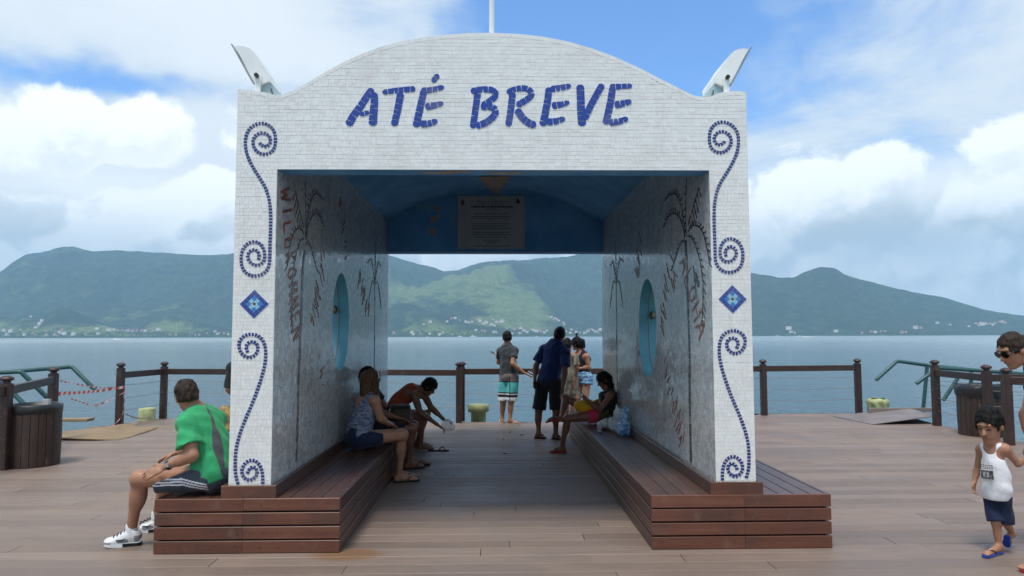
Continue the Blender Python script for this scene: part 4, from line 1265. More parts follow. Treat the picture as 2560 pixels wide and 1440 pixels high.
# ---------------------------------------------------------------- floodlights and flag pole on top
def floodlight(mirror, label):
    s_ = -1 if mirror else 1
    mx = lambda P: [((2 * MIRX - x) if mirror else x, z + (0.006 if mirror else 0)) for x, z in P]
    root = empty('floodlight', (-1.86 * s_, 5.62, 3.52), label, 'floodlight', 'floodlights on the archway corners')
    def part(nm, P, y0, y1, mm):
        m = MB(); P = mx(P)
        ar = sum(P[i][0] * P[(i + 1) % len(P)][1] - P[(i + 1) % len(P)][0] * P[i][1] for i in range(len(P)))
        if ar > 0: P = P[::-1]
        m.prism(P, lambda a, b, d: (a, d, b), y0, y1)
        ob = m.build(nm, MATS[mm], root)
        bv = ob.modifiers.new('soft', 'BEVEL'); bv.width = 0.008; bv.segments = 2; bv.limit_method = 'ANGLE'
        return ob
    part('housing', [(-2.084,3.935),(-2.047,3.939),(-2.004,3.934),(-1.969,3.920),(-1.936,3.893),(-1.907,3.859),(-1.881,3.815),(-1.837,3.753),(-1.799,3.702),(-1.805,3.657),(-1.860,3.629),(-1.916,3.629),(-1.949,3.683)], 5.56, 5.90, 'lamp_white')
    part('glass_rim', [(-2.112,3.949),(-2.100,3.950),(-1.920,3.636),(-1.932,3.627)], 5.545, 5.915, 'lamp_glass')
    part('gear_box', [(-1.863,3.627),(-1.804,3.653),(-1.727,3.562),(-1.738,3.549),(-1.836,3.518),(-1.869,3.549)], 5.59, 5.87, 'lamp_box')
    part('bracket', [(-1.916,3.683),(-1.900,3.702),(-1.875,3.698),(-1.864,3.676),(-1.866,3.596),(-1.861,3.534),(-1.843,3.516),(-1.896,3.516),(-1.904,3.567),(-1.909,3.640)], 5.52, 5.545, 'lamp_white')
    k = mx([[(-1.890,3.681)][0]])[0]
    m = MB(); m.tube([(k[0], 5.495, k[1]), (k[0], 5.53, k[1])], 0.0165, 14); m.build('knob', MATS['black_plastic'], root)
    cbl = mx([(-1.795,3.596),(-1.788,3.575),(-1.773,3.544)])
    m = MB(); m.tube([(cbl[0][0], 5.58, cbl[0][1]), (cbl[1][0], 5.56, cbl[1][1]), (cbl[2][0], 5.55, cbl[2][1])], 0.006, 6); m.build('power_cord', MATS['black_plastic'], root)
floodlight(False, 'white floodlight tilted outward on the left corner of the archway')
floodlight(True, 'white floodlight tilted outward on the right corner of the archway')
fp = empty('flag_pole', (-0.035, 5.75, 3.98), 'slim white flag pole on the crown of the archway', 'flag pole')
m = MB(); m.tube([(-0.035, 5.75, 3.9), (-0.03, 5.75, 5.2), (-0.03, 5.75, 6.9)], [0.022, 0.020, 0.016], 12); m.build('pole', MATS['pole_white'], fp)
m = MB(); m.lathe([(0.07, 0.0), (0.07, 0.03), (0.03, 0.05)], (-0.035, 5.75, 3.965), 16); m.build('base_plate', MATS['pole_white'], fp)



# ---------------------------------------------------------------- railings
def post(root, x, y, h=1.13, w=0.115, base=0.0):
    """square post with a faceted cap on a narrow neck"""
    p = MB()
    p.bbox((x - w / 2, y - w / 2, base), (x + w / 2, y + w / 2, h - 0.10), 0.010)
    o = p.build('post', MATS['post_wood'], root)
    c = MB()
    prof = [(w * 0.50, -0.100), (w * 0.40, -0.085), (w * 0.40, -0.070), (w * 0.66, -0.058), (w * 0.70, -0.036), (w * 0.60, -0.018), (w * 0.28, 0.0), (0.001, 0.002)]
    c.lathe([(r, z) for r, z in prof], (x, y, h), 8, smooth=False)
    k = c.mesh('cap', MATS['post_wood'])
    link('cap', k, o, None)
    return o
def rail(root, a, b, z, wdt=0.06, hgt=0.115):
    a, b = Vector(a), Vector(b); d = b - a; L = d.length
    ang = math.atan2(d.y, d.x)
    M = Matrix.Translation((a.x, a.y, z)) @ Matrix.Rotation(ang, 4, 'Z')
    m = MB(); m.bbox((0.055, -wdt / 2, -hgt), (L - 0.055, wdt / 2, 0), 0.008, 0, M)
    m.build('rail', MATS['rail_wood'], root)
def cable(root, a, b, z, sag=0.02, r=0.005):
    a, b = Vector(a), Vector(b)
    pts = [(a.x + (b.x - a.x) * t, a.y + (b.y - a.y) * t, z - sag * 4 * t * (1 - t)) for t in np.linspace(0, 1, 9)]
    m = MB(); m.tube(pts, r, 5); m.build('cable', MATS['cable'], root)
def railing(label, pts, zr=1.0, cables=(0.76, 0.53, 0.30), hts=None, skip=()):
    root = empty('railing', (pts[0][0], pts[0][1], 0), label, 'railing', 'timber post railings round the pier')
    for i, (x, y) in enumerate(pts): post(root, x, y, (hts or {}).get(i, 1.13))
    for i in range(len(pts) - 1):
        if i in skip: continue
        rail(root, pts[i], pts[i + 1], zr)
        for z in cables: cable(root, pts[i], pts[i + 1], z)
    return root
railing('brown post railing running from the taped post behind the man in green', [(-6.80, 13.06), (-6.63, 14.38), (-3.4, 13.95), (-0.70, 13.46)], 0.99, hts={0: 1.16})
railing('brown post railing behind the standing people, ending at the open corner', [(-0.66, 13.72), (2.3, 13.62), (5.44, 14.40), (7.52, 14.66)], 1.0, cables=(0.76, 0.53, 0.30))
railing('dark post railing at the far left beside the slatted bin', [(-6.05, 7.1), (-6.05, 8.95), (-6.86, 11.20)], 1.02, cables=(0.66, 0.40), hts={0: 1.14, 1: 1.15, 2: 1.16})
railing('brown post railing behind the bin with the black liner', [(7.88, 12.62), (7.72, 11.05), (9.6, 10.9)], 1.0, cables=(0.74, 0.50, 0.27), hts={0: 1.17, 1: 1.15})
railing('nearest brown post railing behind the small boy', [(7.56, 10.40), (8.6, 9.3), (8.6, 7.4)], 1.0, cables=(0.74, 0.50, 0.27), hts={0: 1.13})

# ---------------------------------------------------------------- green gangway pipes
def pipe(m, pts, r=0.033):
    P = [Vector(p) for p in pts]
    m.tube(P, r, 10)
gl = empty('gangway_handrail', (-7.6, 12.2, 0.2), 'green pipe handrail of the gangway behind the left bin', 'handrail', 'green gangway handrails')
for pts in ([(-10.971,12.700,0.830), (-7.494,12.700,1.102), (-7.459,12.700,1.095), (-7.048,12.700,0.694)], [(-10.112,11.700,0.975), (-7.718,11.700,1.068), (-7.686,11.700,1.062), (-7.311,11.900,0.567)],
            [(-8.350,11.800,1.059), (-7.886,11.800,0.733), (-7.604,11.800,0.461)]):
    m = MB(); pipe(m, pts, 0.037); m.build('pipe', MATS['green_pipe'], gl)
gr_ = empty('gangway_handrail', (8.2, 14.0, 0.2), 'green pipe handrail of the gangway at the open right corner', 'handrail', 'green gangway handrails')
for pts in ([(7.655,14.200,0.716), (8.087,14.200,1.084), (8.128,14.200,1.092), (8.771,14.200,1.001), (11.844,14.200,0.699)],
            [(7.881,13.200,0.710), (8.289,13.200,0.992), (8.342,13.200,0.999), (11.012,13.200,0.809)],
            [(8.714,14.200,1.001), (8.654,14.200,0.552), (8.584,14.200,0.057)], [(9.613,14.200,0.910), (9.565,14.200,0.068)], [(8.932,13.600,0.779), (8.630,13.600,0.358)]):
    m = MB(); pipe(m, pts, 0.036); m.build('pipe', MATS['green_pipe'], gr_)
for z0 in (945, 975, 1006):
    m = MB(); m.tube([(8.685,14.200,0.712), (9.600,14.200,0.644)] if z0 == 945 else ([(8.643,14.200,0.496), (9.590,14.200,0.420)] if z0 == 975 else [(8.617,14.200,0.264), (9.580,14.200,0.211)]), 0.006, 5); m.build('wire', MATS['cable'], gr_)

# ---------------------------------------------------------------- litter bins
def bin_(x, y, r, h, n, label, liner):
    root = empty('litter_bin', (x, y, 0), label, 'litter bin', 'slatted litter bins')
    m = MB(); m.lathe([(r - 0.03, 0.02), (r - 0.03, h - 0.03)], (x, y, 0), 28); m.build('drum', MATS['dark_void'], root)
    for k in range(n):
        a0 = 2 * math.pi * (k + 0.035) / n; a1 = 2 * math.pi * (k + 0.965) / n
        m = MB(); rows = []
        dr = random.uniform(-0.002, 0.003)
        for z, bulge in ((0.004, 0.0), (h * 0.5, 0.008), (h - 0.10, 0.004)):
            R = r + bulge + dr
            rows.append([(x + q * math.cos(a), y + q * math.sin(a), z) for q, a in ((R - 0.024, a0), (R, a0), (R + 0.002, (a0 + a1) / 2), (R, a1), (R - 0.024, a1))])
        m.sheet(rows, 0, False)
        m.add(rows[-1], [(0, 1, 2, 3, 4)])
        m.build('slat', MATS['slat_wood'], root)
    m = MB()
    if liner:
        rows = []
        for z, R in ((h - 0.17, r + 0.018), (h - 0.13, r + 0.032), (h - 0.05, r + 0.030), (h, r + 0.026), (h + 0.012, r + 0.004), (h - 0.02, r - 0.03), (h - 0.3, r - 0.05)):
            rows.append([(x + (R + 0.010 * math.sin(k * 1.7 + z * 30) + 0.006 * math.sin(k * 3.1)) * math.cos(2 * math.pi * k / 40), y + (R + 0.010 * math.sin(k * 1.7 + z * 30)) * math.sin(2 * math.pi * k / 40),
                          z + 0.010 * math.sin(k * 0.9 + R * 40)) for k in range(41)])
        m.sheet(rows, 0, True); m.build('bin_liner', MATS['bin_liner'], root)
    else:
        m.lathe([(r + 0.004, h - 0.105), (r + 0.012, h - 0.10), (r + 0.012, h), (r - 0.005, h + 0.01), (r - 0.03, h), (r - 0.04, h - 0.25)], (x, y, 0), 36)
        m.build('rim_band', MATS['bin_liner'], root)
        m = MB(); m.box((x + r * 0.62, y - r * 0.5, h - 0.02), (x + r * 0.86, y - r * 0.3, h + 0.075)); m.build('crumpled_cup', MATS['plaque_white'], root)
    return root
bin_((-5.903,9.280,0.314)[0], 9.28, 0.297, 0.765, 22, 'slatted round bin at left with dark metal rim', False)
bin_((7.904,11.450,0.367)[0], 11.45, 0.345, 0.80, 24, 'slatted round bin at right with black liner', True)

# ---------------------------------------------------------------- mooring bollards beyond the edge
def bollard(x, y, r, z0, z1, label, flange, wrap=False):
    root = empty('bollard', (x, y, z0), label, 'bollard', 'pale green bollards on the pier edge')
    m = MB()
    if flange: m.lathe([(r * 0.72, -0.3), (r * 0.72, (z1 - z0) * 0.5), (r, (z1 - z0) * 0.56), (r * 1.02, z1 - z0 - 0.02), (r * 0.97, z1 - z0), (0.001, z1 - z0 + 0.01)], (x, y, z0), 28)
    else: m.lathe([(r, -0.3), (r * 1.02, (z1 - z0) * 0.4), (r * 1.02, z1 - z0 - 0.02), (r * 0.96, z1 - z0), (r * 0.80, z1 - z0 - 0.008), (0.001, z1 - z0 - 0.01)], (x, y, z0), 28)
    m.build('body', MATS['bollard_paint'], root)
    if wrap:
        m = MB(); rows = []
        for j in range(7):
            z = z0 + (z1 - z0) * (0.15 + 0.92 * j / 6)
            R = r * (1.30 - 0.25 * (1 - j / 6)) if j < 6 else r * 0.9
            rows.append([(x + R * (1 + 0.07 * math.sin(k * 1.3 + j) + 0.05 * math.sin(k * 2.9 - j * 1.7)) * math.cos(2 * math.pi * k / 36), y + R * (1 + 0.07 * math.sin(k * 1.3 + j)) * math.sin(2 * math.pi * k / 36), z + 0.012 * math.sin(k * 0.8)) for k in range(37)])
        m.sheet(rows, 0, True); m.build('torn_wrap', MATS['bollard_paint'], root)
b1 = (-6.835,14.150,0.017); bollard(b1[0], 14.15, 0.148, b1[2], (-6.842,14.150,0.234)[2], 'plain pale green bollard between two posts at left', False)
b2 = (-0.348,13.950,0.021); bollard(b2[0], 13.95, 0.205, -0.02, (-0.348,13.950,0.292)[2], 'wide topped pale green bollard beside the central post', True)
b3 = (8.076,14.950,-0.021); bollard(b3[0], 14.95, 0.175, -0.05, (8.087,14.950,0.256)[2], 'pale bollard wrapped in torn sheet at the open right corner', False, True)

# ---------------------------------------------------------------- boards and plates at the open corners
sh = [(-7.122,11.550,0.005), (-5.983,11.450,0.000), (-5.746,12.400,0.017), (-6.986,13.200,0.027), (-7.977,13.700,0.023)]
m = MB(); rows = []
NU, NV = 26, 18
for i in range(NU + 1):
    u = i / NU; row = []
    for j in range(NV + 1):
        v = j / NV
        xL = -7.35 + 0.25 * v; xR = -5.95 + 0.02 * math.sin(v * 9) - 0.12 * (v > 0.0) * v + (0.18 * max(0, 0.5 - abs(v - 0.55)))
        yN = 11.42 + 0.04 * math.sin(u * 7); yF = 13.28 - 0.35 * u
        x = xL + (xR - xL) * u; y_ = yN + (yF - yN) * v
        z_ = 0.012 + 0.045 * (1 - u) * (1 - v) + 0.050 * math.exp(-((u - 0.42) / 0.18) ** 2) * (0.3 + v) * 0.8 + 0.012 * math.sin(u * 11 + v * 5) * (1 - u * 0.6)
        row.append((x, y_, max(0.006, z_)))
    rows.append(row)
PW = empty('plywood_sheet', (-6.6, 12.3, 0), 'warped tan plywood sheet lying over the gap at left', 'plywood sheet')
m.sheet(rows, 0, True, flip=True)
ob = m.build('sheet', MATS['plywood'], PW)
so = ob.modifiers.new('thick', 'SOLIDIFY'); so.thickness = 0.016; so.offset = -1
m = MB(); m.bbox((-7.3, 13.0, -0.02), (-5.72, 13.15, 0.006), 0.004); m.build('batten', MATS['plywood'], PW)
m = MB(); m.bbox((-8.9, 13.5, 0.05), (-7.62, 13.75, 0.10), 0.006)
tag(m.build('gangway_board', MATS['plywood']), 'short timber board end behind the left railing post', 'board')
RP = empty('ramp_plate', (7.4, 13.4, 0), 'brown steel ramp plate sloping up at the open right corner', 'ramp')
m = MB()
q = [(6.72, 14.12, 0.012), (6.80, 12.80, 0.012), (8.02, 12.86, 0.150), (8.25, 14.20, 0.165)]
m.add(q + [(x, y, z - 0.012) for x, y, z in q], [(0, 1, 2, 3), (7, 6, 5, 4), (0, 4, 5, 1), (1, 5, 6, 2), (2, 6, 7, 3), (3, 7, 4, 0)])
m.build('plate', MATS['steel_plate'], RP)
m = MB(); m.bbox((7.15, 13.98, 0.09), (8.6, 14.06, 0.17), 0.004, 0, Matrix.Translation((0.25, 0.05, 0.0))); m.build('edge_rib', MATS['steel_plate'], RP)
m = MB(); m.add([(6.95, 12.84, 0.002), (8.0, 12.9, 0.002), (8.2, 14.1, 0.002), (7.0, 14.0, 0.002)], [(0, 1, 2, 3)]); m.build('gap', MATS['dark_void'], RP)  # black sheet laid on the boards as the shade under the plate

# ---------------------------------------------------------------- red and white barrier tape
def tape(pts, w, label, twist=0.0, seed=0):
    P = along3(pts, 0.035)
    m = MB(); n = len(P)
    for i in range(n - 1):
        a, b = P[i], P[i + 1]
        tw = lambda k: twist * math.sin(k * 0.23 + seed)
        def edge(p, k):
            t = tw(k); return [p + Vector((0, math.sin(t) * w / 2, math.cos(t) * w / 2)), p - Vector((0, math.sin(t) * w / 2, math.cos(t) * w / 2))]
        e0, e1 = edge(a, i), edge(b, i + 1)
        sh_ = (b - a) * 0.6
        m.add([e0[0] + sh_, e0[1], e1[1], e1[0] + sh_], [(0, 1, 2, 3)], 0 if (i // 2) % 2 else 1)
    return tag(m.build('barrier_tape', [MATS['tape_white'], MATS['tape_red']]), label, 'tape', 'red and white tape at the left opening')
def along3(pts, step):
    P = np.array(pts, float)
    for _ in range(2):
        Q = [P[0]]
        for a, b in zip(P[:-1], P[1:]): Q += [a * 0.75 + b * 0.25, a * 0.25 + b * 0.75]
        Q.append(P[-1]); P = np.array(Q)
    s = np.concatenate([[0], np.cumsum(np.linalg.norm(np.diff(P, axis=0), axis=1))])
    t = np.linspace(0, s[-1], max(2, int(s[-1] / step)))
    return [Vector([np.interp(k, s, P[:, c]) for c in range(3)]) for k in t]
tape([(-6.813,11.250,0.753), (-6.849,11.900,0.708), (-6.875,12.600,0.694), (-6.699,12.990,0.721)], 0.05, 'taut striped tape between the two left posts', 0.5, 1)
tape([(-6.820,11.300,0.942), (-6.912,12.000,0.832), (-6.911,12.600,0.736), (-6.953,13.120,0.706)], 0.03, 'upper thin strand of striped tape behind the pipe', 1.2, 2)
tape([(-6.806,11.250,0.735), (-6.901,12.000,0.555), (-6.954,12.500,0.428), (-6.873,12.800,0.489), (-6.682,12.990,0.635)], 0.03, 'slack striped tape drooping between the two left posts', 1.4, 3)
tape([(-6.699,12.980,0.679), (-6.669,12.980,0.422), (-6.705,12.980,0.209), (-6.786,12.980,0.110), (-6.865,12.960,0.028)], 0.04, 'striped tape end hanging down the taped post', 0.9, 4)
tape([(-6.961,12.500,0.441), (-6.929,12.500,0.476), (-6.892,12.500,0.400)], 0.02, 'knotted tape end at the bottom of the slack loop', 0.8, 6)
m = MB(); m.tube([(-6.674,13.000,0.249), (-6.695,13.300,0.158), (-6.844,13.900,0.061), (-6.741,14.000,0.072), (-6.701,14.200,0.151)], 0.012, 6)
tag(m.build('mooring_rope', MATS['rope']), 'thin grey rope sagging from the taped post to the plain bollard', 'rope')



# ---------------------------------------------------------------- bodies: blended shapes turned into one continuous skin
def V3(p): return np.array(p, np.float32)
def nz(v):
    v = np.asarray(v, float); n = np.linalg.norm(v)
    return v / (n if n > 1e-9 else 1)


class Body:
    """Smoothly blended capsules and ellipsoids on a grid, meshed as one closed surface."""
    def __init__(s, vox=0.008): s.p = []; s.vox = vox; s.planes = []; s.noise = None
    def cap(s, a, b, ra, rb=None, k=0.02, flat=None, cut=None, mode='u'):
        rb = ra if rb is None else rb
        a, b = V3(a), V3(b); R = max(ra, rb)
        s.p.append(('cap', a, b, ra, rb, k, flat, cut, mode, np.minimum(a, b) - R, np.maximum(a, b) + R)); return s
    def ell(s, c, r, B=None, k=0.02, mode='u', cut=None):
        """B: rows are the ellipsoid's axes"""
        c = V3(c); r = V3(r); B = np.eye(3, dtype=np.float32) if B is None else np.array([nz(x) for x in B], np.float32)
        e = np.sqrt(((B * r[:, None]) ** 2).sum(0))
        s.p.append(('ell', c, r, B, 0, k, None, cut, mode, c - e, c + e)); return s
    def plane(s, pt, n): s.planes.append((V3(pt), nz(n).astype(np.float32))); return s
    def mesh(s):
        vx = s.vox
        un = [q for q in s.p if q[8] == 'u']
        lo = np.min([q[9] for q in un], 0) - 3 * vx - 0.015; hi = np.max([q[10] for q in un], 0) + 3 * vx + 0.015
        n = np.ceil((hi - lo) / vx).astype(int) + 1
        f = np.full(n, 0.2, np.float32)
        ax = [(lo[i] + vx * np.arange(n[i])).astype(np.float32) for i in range(3)]
        for typ, A, Bq, ra, rb, k, flat, cut, mode, l, h in s.p:
            mg = k + 3 * vx
            i0 = np.clip(np.floor((l - mg - lo) / vx).astype(int), 0, n - 1); i1 = np.clip(np.ceil((h + mg - lo) / vx).astype(int) + 1, 1, n)
            sl = tuple(slice(i0[j], i1[j]) for j in range(3))
            X = ax[0][sl[0]][:, None, None]; Y = ax[1][sl[1]][None, :, None]; Z = ax[2][sl[2]][None, None, :]
            if typ == 'cap':
                d = Bq - A; dd = float(d @ d) + 1e-9
                px, py, pz = X - A[0], Y - A[1], Z - A[2]
                t = np.clip((px * d[0] + py * d[1] + pz * d[2]) / dd, 0, 1)
                qx, qy, qz = px - t * d[0], py - t * d[1], pz - t * d[2]
                if flat is not None:
                    nv, sc = nz(flat[0]), flat[1]
                    o = (qx * nv[0] + qy * nv[1] + qz * nv[2]) * (1 / sc - 1)
                    qx, qy, qz = qx + o * nv[0], qy + o * nv[1], qz + o * nv[2]
                D = np.sqrt(qx * qx + qy * qy + qz * qz) - (ra + t * (rb - ra))
            else:
                px, py, pz = X - A[0], Y - A[1], Z - A[2]
                B = rb if False else ra
                u = [px * B[j, 0] + py * B[j, 1] + pz * B[j, 2] for j in range(3)]
                k0 = np.sqrt(sum((u[j] / Bq[j]) ** 2 for j in range(3)))
                k1 = np.sqrt(sum((u[j] / Bq[j] ** 2) ** 2 for j in range(3))) + 1e-6
                D = k0 * (k0 - 1) / k1
            if cut is not None:
                for c0, cn in cut:
                    cn = nz(cn)
                    D = np.maximum(D, (X - c0[0]) * cn[0] + (Y - c0[1]) * cn[1] + (Z - c0[2]) * cn[2])
            g_ = f[sl]
            if mode == 'u':
                hh = np.clip(0.5 + 0.5 * (g_ - D) / k, 0, 1)
                f[sl] = g_ + (D - g_) * hh - k * hh * (1 - hh)
            else:
                D = -D
                hh = np.clip(0.5 - 0.5 * (g_ - D) / k, 0, 1)
                f[sl] = g_ + (D - g_) * hh + k * hh * (1 - hh)
        X = ax[0][:, None, None]; Y = ax[1][None, :, None]; Z = ax[2][None, None, :]
        if s.noise:
            amp, fr, seed = s.noise
            r = np.random.default_rng(seed)
            for o in range(4):
                w = r.normal(size=3); w = w / np.linalg.norm(w) * fr * (1.0 + 0.55 * o); ph = r.uniform(0, 6.28); w2 = r.normal(size=3) * fr * 0.5
                f += (amp / 2.2) * np.sin(X * w[0] + Y * w[1] + Z * w[2] + ph + 1.3 * np.sin(X * w2[0] + Y * w2[1] + Z * w2[2]))
        for pt, nn in s.planes:
            f = np.maximum(f, (X - pt[0]) * nn[0] + (Y - pt[1]) * nn[1] + (Z - pt[2]) * nn[2])
        f[0] = f[-1] = 0.2; f[:, 0] = f[:, -1] = 0.2; f[:, :, 0] = f[:, :, -1] = 0.2
        return surf_nets(f, lo, vx)


def surf_nets(f, lo, vx):
    ins = f < 0
    c = [ins[i:f.shape[0] - 1 + i, j:f.shape[1] - 1 + j, k:f.shape[2] - 1 + k] for i in (0, 1) for j in (0, 1) for k in (0, 1)]
    allin = np.logical_and.reduce(c); anyin = np.logical_or.reduce(c)
    I, J, K = np.nonzero(anyin & ~allin)
    idx = np.full(tuple(d - 1 for d in f.shape), -1, np.int32)
    idx[I, J, K] = np.arange(len(I))
    acc = np.zeros((len(I), 3), np.float32); cnt = np.zeros(len(I), np.float32)
    off = [(i, j, k) for i in (0, 1) for j in (0, 1) for k in (0, 1)]
    vals = {o: f[I + o[0], J + o[1], K + o[2]] for o in off}
    for a in off:
        for d in range(3):
            if a[d]: continue
            b = tuple(1 if q == d else a[q] for q in range(3))
            f0, f1 = vals[a], vals[b]
            m = (f0 < 0) != (f1 < 0)
            t = np.where(m, f0 / np.where(m, f0 - f1, 1), 0)
            p = np.empty((len(I), 3), np.float32)
            for q in range(3): p[:, q] = a[q] + (t if q == d else 0)
            acc += p * m[:, None]; cnt += m
    P = (acc / np.maximum(cnt, 1)[:, None] + np.stack([I, J, K], 1)) * vx + lo
    Q = []
    for d in range(3):
        sl0 = [slice(1, -1)] * 3; sl1 = [slice(1, -1)] * 3
        sl0[d] = slice(0, -1); sl1[d] = slice(1, None)
        s0, s1 = ins[tuple(sl0)], ins[tuple(sl1)]
        i, j, k = np.nonzero(s0 != s1)
        base = [i, j, k]
        o = [1, 1, 1]; o[d] = 0
        G = [base[q] + o[q] for q in range(3)]
        e1, e2 = [(1, 2), (2, 0), (0, 1)][d]
        def cell(u, v):
            h = [G[0].copy(), G[1].copy(), G[2].copy()]; h[e1] -= u; h[e2] -= v
            return idx[h[0], h[1], h[2]]
        q4 = np.stack([cell(1, 1), cell(0, 1), cell(0, 0), cell(1, 0)], 1)
        fl = ~s0[i, j, k]
        q4[fl] = q4[fl][:, ::-1]
        Q.append(q4)
    Q = np.concatenate(Q); Q = Q[(Q >= 0).all(1)]
    return P, Q


def skin_mesh(name, body, mats, pick=None, smooth_it=1, after=None):
    P, Q = body.mesh()
    if smooth_it:
        nb = np.zeros_like(P); ct = np.zeros(len(P), np.float32)
        for _ in range(smooth_it):
            nb[:] = 0; ct[:] = 0
            for a, b in ((0, 1), (1, 2), (2, 3), (3, 0)):
                np.add.at(nb, Q[:, a], P[Q[:, b]]); np.add.at(ct, Q[:, a], 1)
                np.add.at(nb, Q[:, b], P[Q[:, a]]); np.add.at(ct, Q[:, b], 1)
            P = P * 0.55 + (nb / np.maximum(ct, 1)[:, None]) * 0.45
    if after is not None: P, Q = after(P, Q)
    me = bpy.data.meshes.new(name)
    mi = None
    if pick is not None:
        C = P[Q].mean(1); mi = pick(C).astype(np.int32)
    fill_mesh(me, P, Q, True, mi)
    for m in (mats if isinstance(mats, (list, tuple)) else [mats]): me.materials.append(m)
    return me


def skin_tone(name, c, red=1.0):
    def fn(q, b):
        p = pos(q)
        n = q.noise(p, 14.0, 4.0)
        colr = q.mix(q.ss(n, 0.3, 0.7), tuple(x * 0.88 for x in c), (min(1, c[0] * 1.10), c[1] * 1.02, c[2] * 0.98))
        pset(q, b, col=colr, rough=0.46, spec=0.4, sub=0.10, subr=(0.012, 0.005, 0.003), subs=1.0)
        pset(q, b, normal=bump(q, q.noise(p, 160.0, 3.0), 0.10, 0.002))
    return mat(name, fn)
def cloth(name, c, rough=0.8, var=0.10, weave=320.0):
    def fn(q, b):
        p = pos(q)
        n = q.noise(p, 9.0, 4.0)
        colr = q.mix(q.ss(n, 0.3, 0.7), tuple(x * (1 - var) for x in c), tuple(min(1, x * (1 + var)) for x in c))
        fold = q.noise(q.vm('MULTIPLY', p, (1.0, 1.0, 0.45)), 15.0, 3.0, 0.5, dist=1.2)
        h = q.noise(p, weave, 2.0) * 0.12 + q.noise(p, 34.0, 3.0) * 0.5 + fold * 1.6
        pset(q, b, col=colr, rough=rough, spec=0.25, sheen=0.10, normal=bump(q, h, 0.45, 0.010))
    return mat(name, fn)
def hairm(name, c, rough=0.42):
    def fn(q, b):
        p = pos(q)
        n = q.noise(mul(q, p, (60.0, 60.0, 14.0)), 1.0, 4.0, 0.6)
        pset(q, b, col=q.mix(q.ss(n, 0.3, 0.7), tuple(x * 0.55 for x in c), tuple(x * 1.25 for x in c)), rough=0.6, spec=0.2,
             normal=bump(q, n, 0.6, 0.008))
    return mat(name, fn)
for nm, c in (('skin_fair', (0.468, 0.261, 0.184)), ('skin_tan', (0.378, 0.198, 0.123)), ('skin_brown', (0.208, 0.100, 0.060)), ('skin_deep', (0.152, 0.072, 0.044))): skin_tone(nm, c)
for nm, c in (('green_cloth', (0.036, 0.34, 0.135)), ('grey_cloth', (0.085, 0.088, 0.10)), ('slate_cloth', (0.050, 0.066, 0.085)), ('white_cloth', (0.74, 0.75, 0.78)), ('black_cloth', (0.014, 0.015, 0.018)),
              ('navy_cloth', (0.010, 0.018, 0.050)), ('royal_cloth', (0.012, 0.030, 0.125)), ('charcoal_cloth', (0.050, 0.058, 0.066)), ('aqua_cloth', (0.10, 0.50, 0.50)), ('taupe_cloth', (0.20, 0.165, 0.155)),
              ('orange_cloth', (0.36, 0.075, 0.025)), ('pink_cloth', (0.62, 0.04, 0.10)), ('hot_pink_cloth', (0.80, 0.06, 0.25)), ('yellow_cloth', (0.62, 0.34, 0.012)), ('brown_cloth', (0.055, 0.040, 0.030)),
              ('blue_bright_cloth', (0.02, 0.17, 0.50)), ('dark_green_cloth', (0.022, 0.030, 0.027)), ('olive_cloth', (0.075, 0.080, 0.022)), ('red_rubber', (0.35, 0.02, 0.02)), ('blue_rubber', (0.02, 0.055, 0.32)), ('black_rubber', (0.012, 0.012, 0.014)), ('sole_pale', (0.55, 0.50, 0.42))): cloth(nm, c)
for nm, c in (('hair_brown', (0.035, 0.022, 0.015)), ('hair_black', (0.008, 0.007, 0.007)), ('hair_blond', (0.42, 0.28, 0.11)), ('hair_light_brown', (0.090, 0.050, 0.024))): hairm(nm, c)
def fn(q, b):
    p = pos(q)
    n = q.noise(mul(q, p, (1, 1, 2.6)), 26.0, 4.0, 0.7)
    pset(q, b, col=q.mix(q.ss(n, 0.42, 0.58), (0.055, 0.075, 0.15), (0.24, 0.28, 0.36)), rough=0.8)
mat('speckled_cloth', fn)
def fn(q, b):
    p = pos(q)
    n = q.noise(mul(q, p, (1, 1, 0.45)), 20.0, 4.0, 0.7)
    pset(q, b, col=q.mix(q.ss(n, 0.40, 0.62), (0.10, 0.085, 0.065), (0.34, 0.30, 0.235)), rough=0.85)
mat('printed_dress', fn)
def fn(q, b):
    p = pos(q); x, y, z = q.xyz(p)
    w = q.m('SINE', z * 95.0 + q.noise(p, 18.0, 2.0) * 6.0)
    colr = q.mix(q.ss(w, -0.3, 0.3), (0.035, 0.13, 0.38), (0.15, 0.36, 0.52))
    colr = q.mix(q.ss(q.noise(p, 30.0, 3.0), 0.56, 0.62), colr, (0.55, 0.62, 0.62))
    pset(q, b, col=colr, rough=0.85)
mat('wavy_shorts', fn)
plain('shoe_white', (0.70, 0.72, 0.73), 0.45, 0.05, 20)
plain('shoe_grey', (0.28, 0.29, 0.31), 0.4, 0.08, 20, metal=0.2)
plain('glass_dark', (0.010, 0.008, 0.008), 0.08)
plain('silver', (0.6, 0.6, 0.62), 0.25, 0.05, 10, metal=0.9)
plain('eye_white', (0.55, 0.52, 0.50), 0.2)
plain('eye_dark', (0.015, 0.010, 0.008), 0.15)
plain('lip', (0.30, 0.11, 0.085), 0.4)
def fn(q, b):
    pset(q, b, col=(0.70, 0.80, 0.82), rough=0.18, alpha=0.42, spec=0.6, normal=bump(q, q.noise(pos(q), 40.0, 3.0), 0.6, 0.01))
mat('clear_plastic', fn)
def fn(q, b):
    p = pos(q); n = q.noise(p, 24.0, 3.0)
    pset(q, b, col=q.mix(q.ss(n, 0.45, 0.6), (0.05, 0.26, 0.58), (0.42, 0.58, 0.72)), rough=0.2, spec=0.6, alpha=0.85, normal=bump(q, q.noise(p, 40.0, 3.0), 0.7, 0.01))
mat('blue_plastic', fn)
